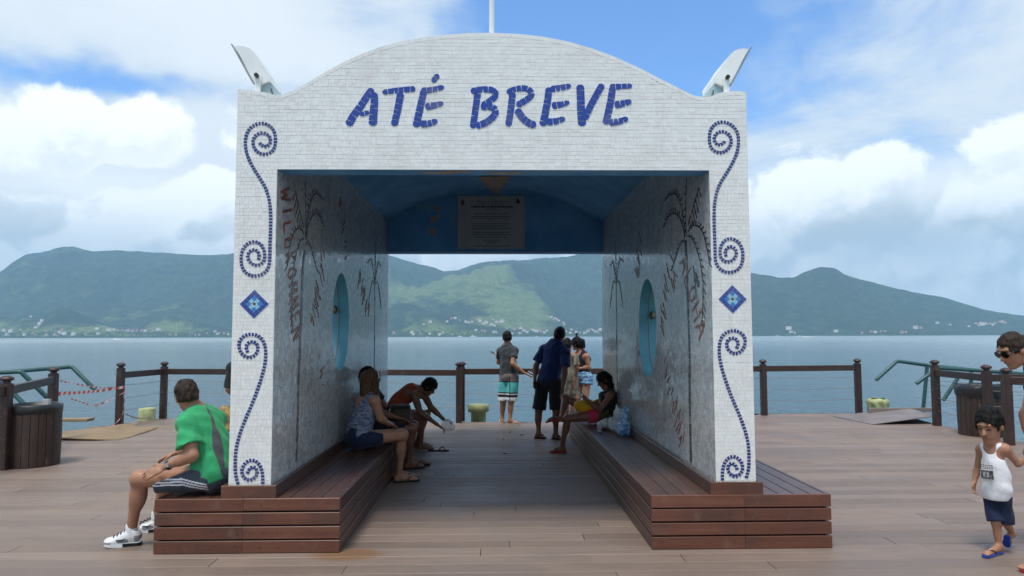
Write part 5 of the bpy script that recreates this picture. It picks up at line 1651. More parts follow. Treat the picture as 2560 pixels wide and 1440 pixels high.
def fn(q, b):
    pset(q, b, col=(0.80, 0.84, 0.86), rough=0.2, alpha=0.45, spec=0.6)
mat('cup_plastic', fn)


# ---------------------------------------------------------------- people
def person(label, J, skin, s=1.0, girth=1.0, hs=1.0, female=False, vox=0.0085, hands=True, feet=True, raised=''):
    """One continuous body posed by its joints. J holds points in the scene (metres)."""
    J = {k: np.array(v, float) for k, v in J.items()}
    for sd in 'LR':                                   # feet that carry the body rest on the boards
        if sd not in raised:
            J['t' + sd][2] = 0.018; J['a' + sd][2] = 0.018 + 0.072 * s + (0.0 if feet else 0.03)
    root = empty('person', tuple(np.array([J['pel'][0], J['pel'][1], min(J['aL'][2], J['aR'][2]) - 0.07])), label, 'person')
    B = Body(vox)
    pel, nk, hd = J['pel'], J['nk'], J['hd']
    up = nz(nk - pel)
    rp = nz(J['hR'] - J['hL']); rc = nz(J['sR'] - J['sL'])
    rp = nz(rp - up * (rp @ up)); rc = nz(rc - up * (rc @ up))
    fp = np.cross(up, rp); fc = np.cross(up, rc)
    bend = J.get('bend', np.zeros(3))
    w, g_ = s, s * girth
    mid = lambda t: pel + (nk - pel) * t + bend * 4 * t * (1 - t)
    Lt = np.linalg.norm(nk - pel)
    rm = nz(rp + rc); fm = np.cross(up, rm)
    B.ell(pel - fp * 0.01, (0.165 * g_, 0.118 * g_, 0.135 * w), (rp, fp, up), 0.04)
    B.ell(mid(0.36), (0.140 * g_ * (0.9 if female else 1), 0.108 * g_, 0.19 * Lt / 0.5), (rm, fm, up), 0.05)
    B.ell(mid(0.70) + fc * 0.005, (0.160 * g_ * (0.9 if female else 1), 0.112 * g_, 0.36 * Lt), (rc, fc, up), 0.05)
    sl, sr = J['sL'], J['sR']
    B.cap(sl + (sr - sl) * 0.10, sr + (sl - sr) * 0.10, 0.052 * w, k=0.04)
    for q in (sl, sr): B.cap(nk + up * 0.015, q * 0.85 + nk * 0.15 , 0.050 * w, 0.045 * w, 0.04)
    if female:
        for sg in (-1, 1): B.ell(mid(0.66) + fc * 0.095 * s + rc * sg * 0.065 * s, (0.060 * s, 0.058 * s, 0.062 * s), (rc, fc, up), 0.03)
    B.cap(nk - up * 0.03, hd - nz(hd - nk) * 0.03, 0.056 * w * (0.88 if female else 1), 0.054 * hs * (0.88 if female else 1), 0.03)
    # head
    hf = nz(J['hf']); hu = nz(J.get('hu', hd - nk + np.array([0, 0, 0.25]))); hu = nz(hu - hf * (hu @ hf)); hr = np.cross(hf, hu)
    H = (hr, hf, hu)
    at = lambda r, f, u: hd + (hr * r + hf * f + hu * u) * hs
    B.ell(at(0, -0.012, 0.025), np.array((0.072, 0.092, 0.092)) * hs, H, 0.02)
    B.ell(at(0, 0.022, -0.040), np.array((0.058, 0.066, 0.078)) * hs, H, 0.025)
    B.ell(at(0, 0.060, -0.096), np.array((0.026, 0.022, 0.020)) * hs, H, 0.025)
    B.cap(at(0, 0.076, 0.018), at(0, 0.103, -0.022), 0.0085 * hs, 0.013 * hs, 0.012)
    B.ell(at(0, 0.083, -0.024), np.array((0.020, 0.012, 0.010)) * hs, H, 0.010)
    B.ell(at(0, 0.074, 0.036), np.array((0.050, 0.014, 0.012)) * hs, H, 0.018)
    B.ell(at(0, 0.078, -0.052), np.array((0.024, 0.012, 0.011)) * hs, H, 0.008)
    for sg in (-1, 1):
        B.ell(at(0.031 * sg, 0.090, 0.016), np.array((0.018, 0.014, 0.011)) * hs, H, 0.012, 's')
        B.ell(at(0.073 * sg, -0.012, -0.008), np.array((0.010, 0.020, 0.032)) * hs, H, 0.010)
    # arms and hands
    for sd in 'LR':
        a, e, wr = J['s' + sd], J['e' + sd], J['w' + sd]
        f_ = 0.86 if female else 1.0
        B.ell(a, (0.056 * w * f_,) * 3, None, 0.03)
        B.cap(a, e, 0.050 * g_ * f_, 0.040 * g_ * f_, 0.03)
        B.ell(a + (e - a) * 0.5, np.array((0.046 * g_ * f_, 0.046 * g_ * f_, 0.10 * s)), (np.cross(nz(e - a), (0.3, 0.5, 0.81)), np.cross(nz(e - a), np.cross(nz(e - a), (0.3, 0.5, 0.81))), nz(e - a)), 0.03)
        B.cap(e, wr, 0.038 * g_ * f_, 0.026 * w * f_, 0.03)
        B.cap(e + (wr - e) * 0.15, e + (wr - e) * 0.45, 0.040 * g_ * f_, 0.036 * g_ * f_, 0.03)
        if hands:
            gd = nz(J.get('g' + sd, wr + (wr - e)) - wr)
            pn = np.array(J.get('p' + sd, (0, 0, -1.0) if abs(gd[2]) < 0.9 else np.cross(gd, fc) * (-1 if sd == 'R' else 1)), float)   # the way the palm faces
            pn = nz(pn - gd * (pn @ gd)); sd_v = np.cross(gd, pn) * (1 if sd == 'R' else -1)      # towards the thumb
            curl = float(J['c' + sd]) if ('c' + sd) in J else 0.35
            h = s * (0.92 if female else 1.0)
            B.ell(wr + gd * 0.050 * h, np.array((0.046, 0.040, 0.017)) * h, (gd, sd_v, pn), 0.012)
            for i, (ofs, ln) in enumerate(((0.030, 0.070), (0.010, 0.078), (-0.010, 0.072), (-0.029, 0.056))):
                b0 = wr + (gd * 0.086 + sd_v * ofs) * h
                d1 = nz(gd + sd_v * ofs * 2.2 + pn * curl * 0.6)
                d2 = nz(gd * (1 - curl * 0.6) + sd_v * ofs * 1.5 + pn * curl * 1.6)
                b1 = b0 + d1 * ln * 0.55 * h; b2 = b1 + d2 * ln * 0.48 * h
                B.cap(b0 - gd * 0.02 * h, b1, 0.0100 * h, 0.0092 * h, 0.005); B.cap(b1, b2, 0.0092 * h, 0.0078 * h, 0.004)
            t0 = wr + (gd * 0.025 + sd_v * 0.026) * h; t1 = t0 + nz(gd * 0.6 + sd_v * 0.75 + pn * 0.25) * 0.042 * h
            B.cap(t0, t1, 0.0135 * h, 0.0105 * h, 0.008); B.cap(t1, t1 + nz(gd * 0.9 + sd_v * 0.25 + pn * 0.35) * 0.030 * h, 0.0105 * h, 0.0085 * h, 0.004)
    # legs and feet
    for sd in 'LR':
        h, kn, an = J['h' + sd], J['k' + sd], J['a' + sd]
        B.cap(h, kn, 0.086 * g_, 0.056 * g_, 0.04)
        B.ell(kn, (0.056 * g_,) * 3, None, 0.03)
        back = nz(np.cross(np.cross(kn - h, an - kn), an - kn)) if np.linalg.norm(np.cross(kn - h, an - kn)) > 1e-3 else -fp
        if back @ (h - kn) < 0 and np.linalg.norm(np.cross(nz(kn - h), nz(an - kn))) > 0.3: back = -back
        if np.linalg.norm(np.cross(nz(kn - h), nz(an - kn))) <= 0.3: back = -fp
        B.cap(kn, an, 0.048 * g_, 0.034 * w, 0.03)
        B.ell(kn + (an - kn) * 0.32 + back * 0.014 * s, np.array((0.051 * g_, 0.054 * g_, 0.115 * s)), (np.cross(nz(an - kn), back), back, nz(an - kn)), 0.03)
        if feet:
            tp = J['t' + sd]; fd = nz(tp - an); 
            fu = np.array(J.get('u' + sd, (0, 0, 1)), float); fd = nz((tp - an) - fu * ((tp - an) @ fu)); fs = np.cross(fd, fu)
            B.ell(an - fd * 0.028 * s - fu * 0.042 * s, (0.033 * s, 0.030 * s, 0.030 * s), None, 0.02)
            ball = tp - fd * 0.060 * s + fu * 0.018 * s
            B.cap(an - fu * 0.010 * s, ball, 0.036 * s, 0.024 * s, 0.025)
            B.cap(an - fd * 0.02 * s - fu * 0.048 * s, ball - fu * 0.004, 0.026 * s, 0.024 * s, 0.02)
            B.ell(ball, np.array((0.035, 0.042, 0.020)) * s, (fd, fs, fu), 0.015)
            sgn = 1 if sd == 'L' else -1                     # big toe on the inner side
            for i in range(5):
                oy = (0.032 - i * 0.0165) * sgn * s; ln = (0.058, 0.060, 0.054, 0.046, 0.036)[i] * s
                B.cap(ball + fs * oy, ball + fs * oy * 1.05 + fd * ln - fu * 0.006 * s, (0.0125 if i == 0 else 0.0095) * s, (0.011 if i == 0 else 0.008) * s, 0.005)
    me = skin_mesh('body', B, MATS[skin])
    link('body', me, root)
    P = dict(J=J, root=root, s=s, g=g_, hs=hs, up=up, rp=rp, rc=rc, rm=rm, fp=fp, fc=fc, fm=fm, mid=mid, Lt=Lt, H=H, at=at, hf=hf, hu=hu, hr=hr, vox=vox, female=female)
    return P


def continue_lid(P, at, H, hs, sg):
    B = Body(0.0035)
    B.cap(at(0.018 * sg, 0.081, 0.008), at(0.042 * sg, 0.073, 0.007), 0.0038 * hs, 0.003 * hs, 0.003)
    B.cap(at(0.024 * sg, 0.0825, 0.006), at(0.036 * sg, 0.0785, 0.0055), 0.004 * hs, 0.004 * hs, 0.003)
    link('eyelash', skin_mesh('eyelash', B, MATS['eye_dark']), P['root'])


def eyes(P, closed=False, brow='hair_black'):
    at, H, hs = P['at'], P['H'], P['hs']
    for sg in (-1, 1):
        m = MB()
        c = at(0.031 * sg, 0.071, 0.014); r = 0.0125 * hs
        for i in range(6):
            pass
        rows = [[tuple(c + (H[0] * math.cos(t) * math.cos(p) + H[1] * math.cos(t) * math.sin(p) + H[2] * math.sin(t)) * r) for p in np.linspace(0.1, math.pi - 0.1, 7)] for t in np.linspace(-1.1, 1.1, 6)]
        if closed: continue_lid(P, at, H, hs, sg)
        else: m.sheet(rows, 0, True)
        if not closed:
            c2 = c + H[1] * r * 0.86
            m.add([tuple(c2 + (H[0] * math.cos(a) + H[2] * math.sin(a) * 0.9) * r * 0.55 + H[1] * 0.002) for a in np.linspace(0, 2 * math.pi, 10, endpoint=False)], [tuple(range(10))], 1)
        if not closed: m.build('eye', [MATS['eye_white'], MATS['eye_dark']], P['root'])
        B = Body(0.004)
        B.cap(at(0.014 * sg, 0.088, 0.036), at(0.050 * sg, 0.074, 0.040), 0.0042 * hs, 0.003 * hs, 0.003)
        link('eyebrow', skin_mesh('eyebrow', B, MATS[brow]), P['root'])
    B = Body(0.004)
    B.cap(at(-0.018, 0.086, -0.053), at(0.018, 0.086, -0.053), 0.0065 * hs, k=0.004); B.cap(at(0, 0.088, -0.055), at(0, 0.090, -0.052), 0.0075 * hs, k=0.006)
    link('lips', skin_mesh('lips', B, MATS['lip']), P['root'])


def hair(P, m_, style='short', extra=(), thick=0.013, nape=-0.048, front=0.055, sides=0.0, lift=1.0):
    at, H, hs, hd = P['at'], P['H'], P['hs'], P['J']['hd']
    B = Body(0.0058 if P['vox'] < 0.008 else 0.0075)
    B.ell(at(0, -0.014, 0.028), np.array((0.074 + thick, 0.092 + thick, 0.094 + thick)) * hs, H, 0.01)
    B.ell(at(0, -0.045, -0.012), np.array((0.066 + thick * .5, 0.056 + thick, 0.066)) * hs, H, 0.02)
    if style == 'short':
        B.ell(at(0, 0.085, -0.040), np.array((0.080, 0.090, 0.108)) * hs, H, 0.008, 's')
        B.plane(at(0, -0.08, nape), -P['hu'] * 1.0 + P['hf'] * 0.25)
        for sg in (-1, 1): B.ell(at(0.088 * sg, 0.006, -0.030), np.array((0.020, 0.030, 0.036)) * hs, H, 0.006, 's')
    else:
        B.ell(at(0, 0.090, -0.035), np.array((0.072, 0.090, 0.100)) * hs, H, 0.008, 's')
    for e in extra: B.cap(*e[:4], k=e[4] if len(e) > 4 else 0.02)
    B.noise = (0.0042, 75.0 if style == 'short' else 60.0, 3)
    rh = np.random.default_rng(int(abs(hd[0]) * 1000) % 9999)
    def strands(Pv, Q):
        # locks: slim blades that follow the fall of the hair and lift a little off it
        e1 = Pv[Q[:, 1]] - Pv[Q[:, 0]]; e2 = Pv[Q[:, 3]] - Pv[Q[:, 0]]
        N = np.cross(e1, e2); N /= np.linalg.norm(N, axis=1)[:, None] + 1e-9
        C = Pv[Q].mean(1)
        crown = at(0, -0.035, 0.11)
        n = int(min(1500, len(Q) * 0.5)) if P['vox'] < 0.0088 else int(min(500, len(Q) * 0.4))
        pk_ = rh.choice(len(Q), n, replace=False)
        c, nn = C[pk_], N[pk_]
        fl = c - crown; fl[:, 2] -= 0.05 * hs
        fl += rh.normal(size=fl.shape) * 0.022
        fl -= nn * (fl * nn).sum(1)[:, None]; fl /= np.linalg.norm(fl, axis=1)[:, None] + 1e-9
        sd_ = np.cross(nn, fl)
        ln = rh.uniform(0.012, 0.030, n)[:, None] * hs * (1.0 if style == 'short' else 1.6) * (0.6 + 0.4 * lift); wd = rh.uniform(0.0016, 0.0034, n)[:, None]
        up_ = rh.uniform(0.0015, 0.0075, n)[:, None] * (1.0 if style == 'short' else 0.8) * lift
        a = c - nn * 0.002
        V4 = np.stack([a - sd_ * wd, a + sd_ * wd, a + fl * ln * 0.6 + nn * up_ + sd_ * wd * 0.8, a + fl * ln * 0.6 + nn * up_ - sd_ * wd * 0.8], 1)
        tip = a + fl * ln + nn * up_ * 0.9
        V2 = np.stack([V4[:, 3], V4[:, 2], tip + sd_ * 0.0003, tip - sd_ * 0.0003], 1)
        k = len(Pv)
        Pn = np.concatenate([Pv, V4.reshape(-1, 3), V2.reshape(-1, 3)]).astype(np.float32)
        Qn = np.concatenate([Q, (k + np.arange(n * 8)).reshape(-1, 4)]).astype(np.int32)
        return Pn, Qn
    link('hair', skin_mesh('hair', B, MATS[m_], None, 1, strands), P['root'])


def torso_into(B, P, inf, loose=0.0, arms=0.0, neck=True, hem=-0.10, up_to=1.0):
    """clothing prims over the trunk, inflated by inf"""
    J, s, g_, up, w = P['J'], P['s'], P['g'], P['up'], P['s']
    f_ = 0.9 if P['female'] else 1
    B.ell(J['pel'] + up * 0.02, (0.165 * g_ + inf + loose, 0.118 * g_ + inf + loose, 0.15 * w), (P['rp'], P['fp'], up), 0.04)
    B.cap(J['pel'] + up * hem, P['mid'](0.35), 0.130 * g_ + inf + loose, 0.122 * g_ * f_ + inf + loose, 0.04, flat=(P['fm'], 0.80))
    B.ell(P['mid'](0.36), (0.140 * g_ * f_ + inf + loose * 0.8, 0.108 * g_ + inf + loose * 0.8, 0.19 * P['Lt'] / 0.5 + inf), (P['rm'], P['fm'], up), 0.05)
    B.ell(P['mid'](0.70) + P['fc'] * 0.005, (0.160 * g_ * f_ + inf, 0.112 * g_ + inf, 0.36 * P['Lt'] + inf), (P['rc'], P['fc'], up), 0.05)
    if P['female']:
        for sg in (-1, 1): B.ell(P['mid'](0.66) + P['fc'] * 0.095 * s + P['rc'] * sg * 0.065 * s, np.array((0.060, 0.058, 0.062)) * s + inf, (P['rc'], P['fc'], up), 0.03)


def shirt(P, m_, name='shirt', inf=0.012, loose=0.012, sleeve=0.62, hem=-0.10, pick=None, mats=None, flare=0.016, seed=1, amp=0.005):
    J, s, g_, up, w = P['J'], P['s'], P['g'], P['up'], P['s']
    B = Body(P['vox'] * 0.95)
    torso_into(B, P, inf, loose, hem=hem)
    B.cap(J['sL'] * 0.90 + J['sR'] * 0.10, J['sR'] * 0.90 + J['sL'] * 0.10, 0.052 * w + inf, k=0.04)
    for sd in 'LR':
        a, e = J['s' + sd], J['e' + sd]
        B.cap(J['nk'] + up * 0.01, a * 0.85 + J['nk'] * 0.15, 0.050 * w + inf * 0.8, 0.045 * w + inf, 0.04)
        if sleeve:
            B.ell(a, (0.056 * w + inf,) * 3, None, 0.03)
            en = a + (e - a) * sleeve
            B.cap(a, en + (e - a) * 0.15, 0.052 * g_ + inf, 0.048 * g_ + inf + flare, 0.025, cut=[(en, e - a)])
    B.noise = (amp, 26.0, seed)
    B.plane(J['pel'] + up * (hem * s), -up)
    # neck opening
    B.cap(J['nk'] + up * 0.035, J['nk'] + up * 0.16, 0.066 * w, 0.085 * w, 0.01, mode='s')
    o = link(name, skin_mesh(name, B, [MATS[k] for k in (mats or [m_])], pick), P['root'])
    return o


def vest(P, m_, name='tank_top', inf=0.010, loose=0.004, hem=-0.06, low=0.10, pick=None, mats=None, seed=2, amp=0.004, back=0.06, armr=0.078):
    """sleeveless top: trunk shape with arm holes and a scooped neck cut out"""
    J, s, up, w = P['J'], P['s'], P['up'], P['s']
    B = Body(P['vox'] * 0.9)
    torso_into(B, P, inf, loose, hem=hem)
    B.cap(J['sL'] * 0.80 + J['sR'] * 0.20, J['sR'] * 0.80 + J['sL'] * 0.20, 0.052 * w + inf, k=0.04)
    for sd in 'LR': B.cap(J['nk'], J['s' + sd] * 0.72 + J['nk'] * 0.28, 0.050 * w + inf * 0.7, 0.046 * w + inf, 0.03)
    B.noise = (amp, 24.0, seed)
    B.plane(J['pel'] + up * hem * s, -up)
    for sd, sg in (('L', -1), ('R', 1)):
        c = J['s' + sd] + P['rc'] * sg * 0.030 * w - up * 0.012
        B.cap(c + P['fc'] * 0.10 - up * 0.01, c - P['fc'] * 0.10 - up * 0.01, armr * w, k=0.008, mode='s')
    B.cap(J['nk'] + P['fc'] * 0.09 * w - up * low * 0.35 * s, J['nk'] + up * 0.2 + P['fc'] * 0.10, 0.074 * w, 0.09 * w, 0.01, mode='s')
    B.cap(J['nk'] - P['fc'] * 0.06 * w - up * back * s, J['nk'] + up * 0.2 - P['fc'] * 0.05, 0.062 * w, 0.09 * w, 0.01, mode='s')
    return link(name, skin_mesh(name, B, [MATS[k] for k in (mats or [m_])], pick), P['root'])


def shorts(P, m_, name='shorts', lk=0.022, frac=0.8, inf=0.014, flare=0.02, waist=0.09, pick=None, mats=None, seed=3, amp=0.004, crotch=0.06):
    J, s, g_, up = P['J'], P['s'], P['g'], P['up']
    B = Body(P['vox'] * 0.95)
    B.ell(J['pel'] - P['fp'] * 0.01, (0.165 * g_ + inf, 0.118 * g_ + inf, 0.135 * s + inf), (P['rp'], P['fp'], up), 0.04)
    B.cap(J['pel'], J['pel'] + up * 0.13 * s, 0.135 * g_ + inf, 0.125 * g_ + inf, 0.04, flat=(P['fp'], 0.8))
    for sd in 'LR':
        h, k = J['h' + sd], J['k' + sd]
        en = h + (k - h) * frac
        B.cap(h, en + (k - h) * 0.12, 0.086 * g_ + inf, (0.086 + (0.056 - 0.086) * frac) * g_ + inf + flare, lk, cut=[(en, k - h)])
    B.noise = (amp, 24.0, seed)
    B.plane(J['pel'] + up * waist * s, up)
    return link(name, skin_mesh(name, B, [MATS[k] for k in (mats or [m_])], pick), P['root'])


def flipflop(tp, an, s, sole, strap, parent, up=(0, 0, 1), name='flip_flop', upside=False):
    """flat sole with a forked strap under a foot whose toe tip and ankle are known"""
    tp, an = np.array(tp, float), np.array(an, float)
    fu = nz(up); fd = nz((tp - an) - fu * ((tp - an) @ fu)); fs = np.cross(fd, fu)
    heel = an - fd * 0.068 * s; z = min(0, 0)
    L = float((tp - heel) @ fd) + 0.012
    base = tp - fd * (L - 0.012) - fu * ((tp - tp) @ fu) - fu * 0.010
    out = []
    for t, wl, wr_ in ((0.0, .008, .008), (0.03, .026, .026), (0.12, .034, .033), (0.4, .030, .030), (0.68, .040, .042), (0.86, .041, .040), (0.96, .028, .024), (1.0, .010, .008)):
        out.append((t * L, wl * s, wr_ * s))
    poly = [(t, a) for t, a, b in out] + [(t, -b) for t, a, b in out[::-1]]
    m = MB()
    m.prism(poly, lambda a, b, d: tuple(base + fd * a + fs * b + fu * d), -0.004, 0.014)
    root = m.build(name, MATS[sole], parent)
    st = MB()
    c = base + fd * L * 0.80 + fu * 0.016
    for sg in (-1, 1):
        e = base + fd * L * 0.50 + fs * sg * 0.036 * s + fu * 0.012
        md = (c + e) / 2 + fu * 0.040 * s + fs * sg * 0.006
        st.tube([tuple(c), tuple(c * 0.6 + md * 0.4 + fu * 0.018 * s), tuple(md), tuple(e * 0.6 + md * 0.4 + fu * 0.006), tuple(e)], 0.0065 * s, 6)
    link('strap', st.mesh('strap', MATS[strap]), root)
    return root



def V(*a): return np.array(a, float)

# ---- man in the green shirt, seated on the front end of the left bench
J = dict(hL=(-2.266,5.620,0.546), hR=(-2.187,5.800,0.529), kL=(-2.755,5.620,0.528), kR=(-2.72,6.02,0.515), aL=(-2.844,5.700,0.144), aR=(-2.839,6.100,0.134),
         tL=(-3.037,5.657,0.012), tR=(-2.975,6.082,0.012), nk=(-2.388,5.740,1.037), sL=(-2.383,5.560,0.946), sR=(-2.287,5.900,0.942),
         eL=(-2.301,5.480,0.728), wL=(-2.494,5.470,0.645), eR=(-2.44,6.06,0.74), wR=(-2.66,6.04,0.66), hd=(-2.455,5.720,1.153), hf=(-0.55,0.80,-0.18), bend=(0.015,-0.01,0.0))
J['pel'] = tuple((np.array(J['hL']) + np.array(J['hR'])) / 2 + (0.02, 0.0, 0.03)); J['gL'] = (-2.619,5.430,0.591); J['pL'] = (0.1, 0.8, -0.7); J['cL'] = 0.30
P = person('seated man in green shirt and striped grey shorts on the left bench end', J, 'skin_tan', 1.06, 1.06, 1.08, vox=0.0065, feet=False)
hair(P, 'hair_brown', thick=0.007, nape=-0.046, lift=0.45)
gm = P
cs = P['mid'](0.6)
def pick(C):
    q = C - P['J']['pel']
    t = q @ P['up'] / P['Lt']
    x = q @ P['rm']; f = q @ P['fm']
    a = np.arctan2(x, -f)                      # 0 = middle of the back, negative = left side
    c = -0.52 + 0.55 * np.clip(t - 0.05, 0, 1) ** 1.5 - 0.25 * np.clip(0.15 - t, 0, 1)
    wd = 0.10 + 0.16 * np.exp(-((t - 0.35) / 0.25) ** 2)
    return (np.abs(a - c) < wd) & (t < 0.98) & (np.linalg.norm(C - P['J']['sL'], axis=1) > 0.115)
shirt(P, 'green_cloth', mats=['green_cloth', 'grey_cloth'], pick=pick, inf=0.014, loose=0.013, sleeve=0.70, hem=-0.075, flare=0.030, amp=0.008)
def pick(C):
    out = np.zeros(len(C), bool)
    h, k = P['J']['hL'], P['J']['kL']; d = nz(k - h)
    q = C - h; t = q @ d; r = q - np.outer(t, d)
    upv = nz(np.cross(d, (0, 1, 0))); upv = upv if upv[2] > 0 else -upv
    v = r @ upv
    vv = v + 0.018 + np.clip(0.12 - t, 0, 0.3) * 0.30
    band = (np.abs(vv - 0.022) < 0.0065) | (np.abs(vv) < 0.0065) | (np.abs(vv + 0.022) < 0.0065)
    return band & (C[:, 1] < (h[1] + k[1]) / 2 - 0.01) & (t > -0.06)
shorts(P, 'slate_cloth', mats=['slate_cloth', 'white_cloth'], pick=pick, frac=0.72, inf=0.016, flare=0.024, waist=0.07)
for sd in 'LR':
    an, tp = P['J']['a' + sd], P['J']['t' + sd]
    fd = nz((tp - an) * (1, 1, 0)); fs = np.cross(fd, (0, 0, 1)); z = V(0, 0, 1)
    B = Body(0.006)
    B.cap(an - fd * 0.035 - z * 0.050, tp - fd * 0.045 + z * 0.018, 0.042, 0.034, 0.02); B.cap(an - fd * 0.02 - z * 0.012, tp - fd * 0.11 + z * 0.035, 0.043, 0.034, 0.02)
    B.ell(tp - fd * 0.06 + z * 0.022, (0.052, 0.045, 0.030), (fd, fs, z), 0.02)
    fl = 0.009
    B.plane(V(0, 0, fl + 0.020), (0, 0, -1)); B.plane(an + z * 0.005 + fd * 0.0, nz(z * 1.0 - fd * 0.35))
    def pk(C, an=an, fd=fd, fl=fl):
        t = (C - an) @ fd; return ((t < -0.03) & (C[:, 2] < fl + 0.075)) | ((np.abs(t - 0.055) < 0.04) & (C[:, 2] < fl + 0.05)) | ((t > 0.135) & (C[:, 2] < fl + 0.035))
    sh = link('shoe', skin_mesh('shoe', B, [MATS['shoe_white'], MATS['shoe_grey']], pk), P['root'])
    m = MB()
    L0 = float((tp - an) @ fd) + 0.085
    outl = [(-0.075, 0.02), (-0.06, 0.038), (0.0, 0.040), (0.08, 0.040), (0.13, 0.044), (L0 - 0.115, 0.037), (L0 - 0.095, 0.014)]
    poly = outl + [(a, -b) for a, b in outl[::-1]]
    m.prism(poly, lambda a, b, d: tuple(V(an[0], an[1], fl + d + max(0.0, a - 0.10) * 0.12) + fd * a + fs * b), -0.008, 0.024)
    link('sole', m.mesh('sole', MATS['shoe_white']), sh)
    m = MB(); poly2 = [(-0.076, 0.021), (-0.06, 0.0392), (0.05, 0.0425), (0.05, -0.0425), (-0.06, -0.0392), (-0.076, -0.021)]
    m.prism(poly2, lambda a, b, d: tuple(V(an[0], an[1], fl + d) + fd * a + fs * b), -0.006, 0.020); link('heel_cushion', m.mesh('heel_cushion', MATS['black_rubber']), sh)
    m = MB()
    side = -fs if (fs[1] > 0) else fs
    sw = [(0.005, 0.052), (0.03, 0.040), (0.05, 0.040), (0.075, 0.062), (0.048, 0.050), (0.03, 0.050)]
    m.prism(sw, lambda a, b, d: tuple(V(an[0], an[1], fl + b) + fd * (0.105 - a) + side * (0.0435 + d)), -0.006, 0.0025)
    link('side_mark', m.mesh('side_mark', MATS['black_rubber']), sh)
    m = MB()
    for i in range(4):
        c = V(an[0], an[1], fl + 0.105 - i * 0.012) + fd * (0.045 + i * 0.025)
        m.tube([tuple(c - fs * 0.026 - z * 0.004), tuple(c + z * 0.008), tuple(c + fs * 0.026 - z * 0.004)], 0.005, 6)
    link('laces', m.mesh('laces', MATS['black_rubber']), sh)
    B = Body(0.006); B.cap(an - z * 0.01, an + z * 0.035 , 0.043, 0.041, 0.01); B.plane(an + z * 0.040, z)
    link('sock', skin_mesh('sock', B, MATS['white_cloth']), P['root'])
e, w_ = P['J']['eL'], P['J']['wL']; d = nz(w_ - e)
def band(name, c, d, r, wd, mm, root):
    u = nz(np.cross(d, (0.2, 0.9, 0.3))); v = np.cross(d, u)
    m = MB(); n = 20
    rows = [[tuple(c + d * o + (u * math.cos(2 * math.pi * k / n) + v * math.sin(2 * math.pi * k / n)) * (r + ex)) for k in range(n + 1)] for o, ex in ((-wd / 2, -0.003), (-wd / 2, 0.002), (wd / 2, 0.002), (wd / 2, -0.003))]
    m.sheet(rows, 0, True)
    return link(name, m.mesh(name, MATS[mm]), root)
wt = band('wristwatch', w_ - d * 0.025, d, 0.034, 0.020, 'black_rubber', P['root'])
c = w_ - d * 0.025 + V(0.004, -0.034, 0.008)
m = MB(); m.box((-.014, -.005, -.016), (.014, .004, .016), 0, Matrix.Translation(tuple(c))); link('watch_face', m.mesh('watch_face', MATS['silver']), wt)

# ---- fair-haired child sitting behind him
J = dict(pel=(-2.36,6.66,0.475), hL=(-2.38,6.60,0.465), hR=(-2.38,6.73,0.465), kL=(-2.66,6.58,0.48), kR=(-2.66,6.74,0.48), aL=(-2.67,6.58,0.22), aR=(-2.67,6.75,0.22), tL=(-2.80,6.58,0.16), tR=(-2.80,6.75,0.16),
         nk=(-2.38,6.66,0.755), sL=(-2.41,6.54,0.72), sR=(-2.40,6.78,0.72), eL=(-2.43,6.50,0.56), wL=(-2.55,6.54,0.50), eR=(-2.42,6.82,0.56), wR=(-2.55,6.79,0.50), hd=(-2.476,6.620,0.870), hf=(-0.7,0.65,-0.25))
P = person('fair haired child in blue seated behind the man in green', J, 'skin_fair', 0.68, 0.70, 0.90, vox=0.008, raised='LR')
hd = P['J']['hd']
hair(P, 'hair_blond', 'long', [(hd - P['hf'] * 0.05, hd - P['hf'] * 0.075 - V(0, 0, .20), 0.060, 0.040), (hd - P['hf'] * .07 - V(0, 0, .12), hd - P['hf'] * 0.06 - V(0, 0, .30), 0.05, 0.025)])
shirt(P, 'blue_bright_cloth', sleeve=0.35, hem=-0.10, inf=0.010, loose=0.008); shorts(P, 'blue_bright_cloth', frac=0.6)

# ---- figure in dark clothes, mostly hidden by the left pillar
J = dict(pel=(-3.140,9.0,0.80), hL=(-3.230,9.0,0.78), hR=(-3.050,9.0,0.78), kL=(-3.230,9.02,0.42), kR=(-3.050,9.02,0.42), aL=(-3.230,8.98,0.08), aR=(-3.050,8.98,0.08), tL=(-3.260,9.18,0.012), tR=(-3.030,9.18,0.012),
         nk=(-3.140,9.02,1.29), sL=(-3.315,9.0,1.235), sR=(-2.970,9.0,1.235), eL=(-3.350,9.0,0.97), wL=(-3.260,9.16,0.80), eR=(-2.930,9.02,0.97), wR=(-2.900,9.15,0.78), hd=(-3.120,9.04,1.43), hf=(0.2,1,-0.05))
P = person('person in dark clothes standing half hidden behind the left pillar', J, 'skin_tan', 0.92, 0.95, 1.0, vox=0.010)
hair(P, 'hair_black'); shirt(P, 'dark_green_cloth', sleeve=0.95, hem=-0.12, flare=0.004); shorts(P, 'dark_green_cloth', frac=0.9, flare=0.004)
for sd in 'LR': flipflop(P['J']['t' + sd], P['J']['a' + sd], 0.95, 'black_rubber', 'black_rubber', P['root'])

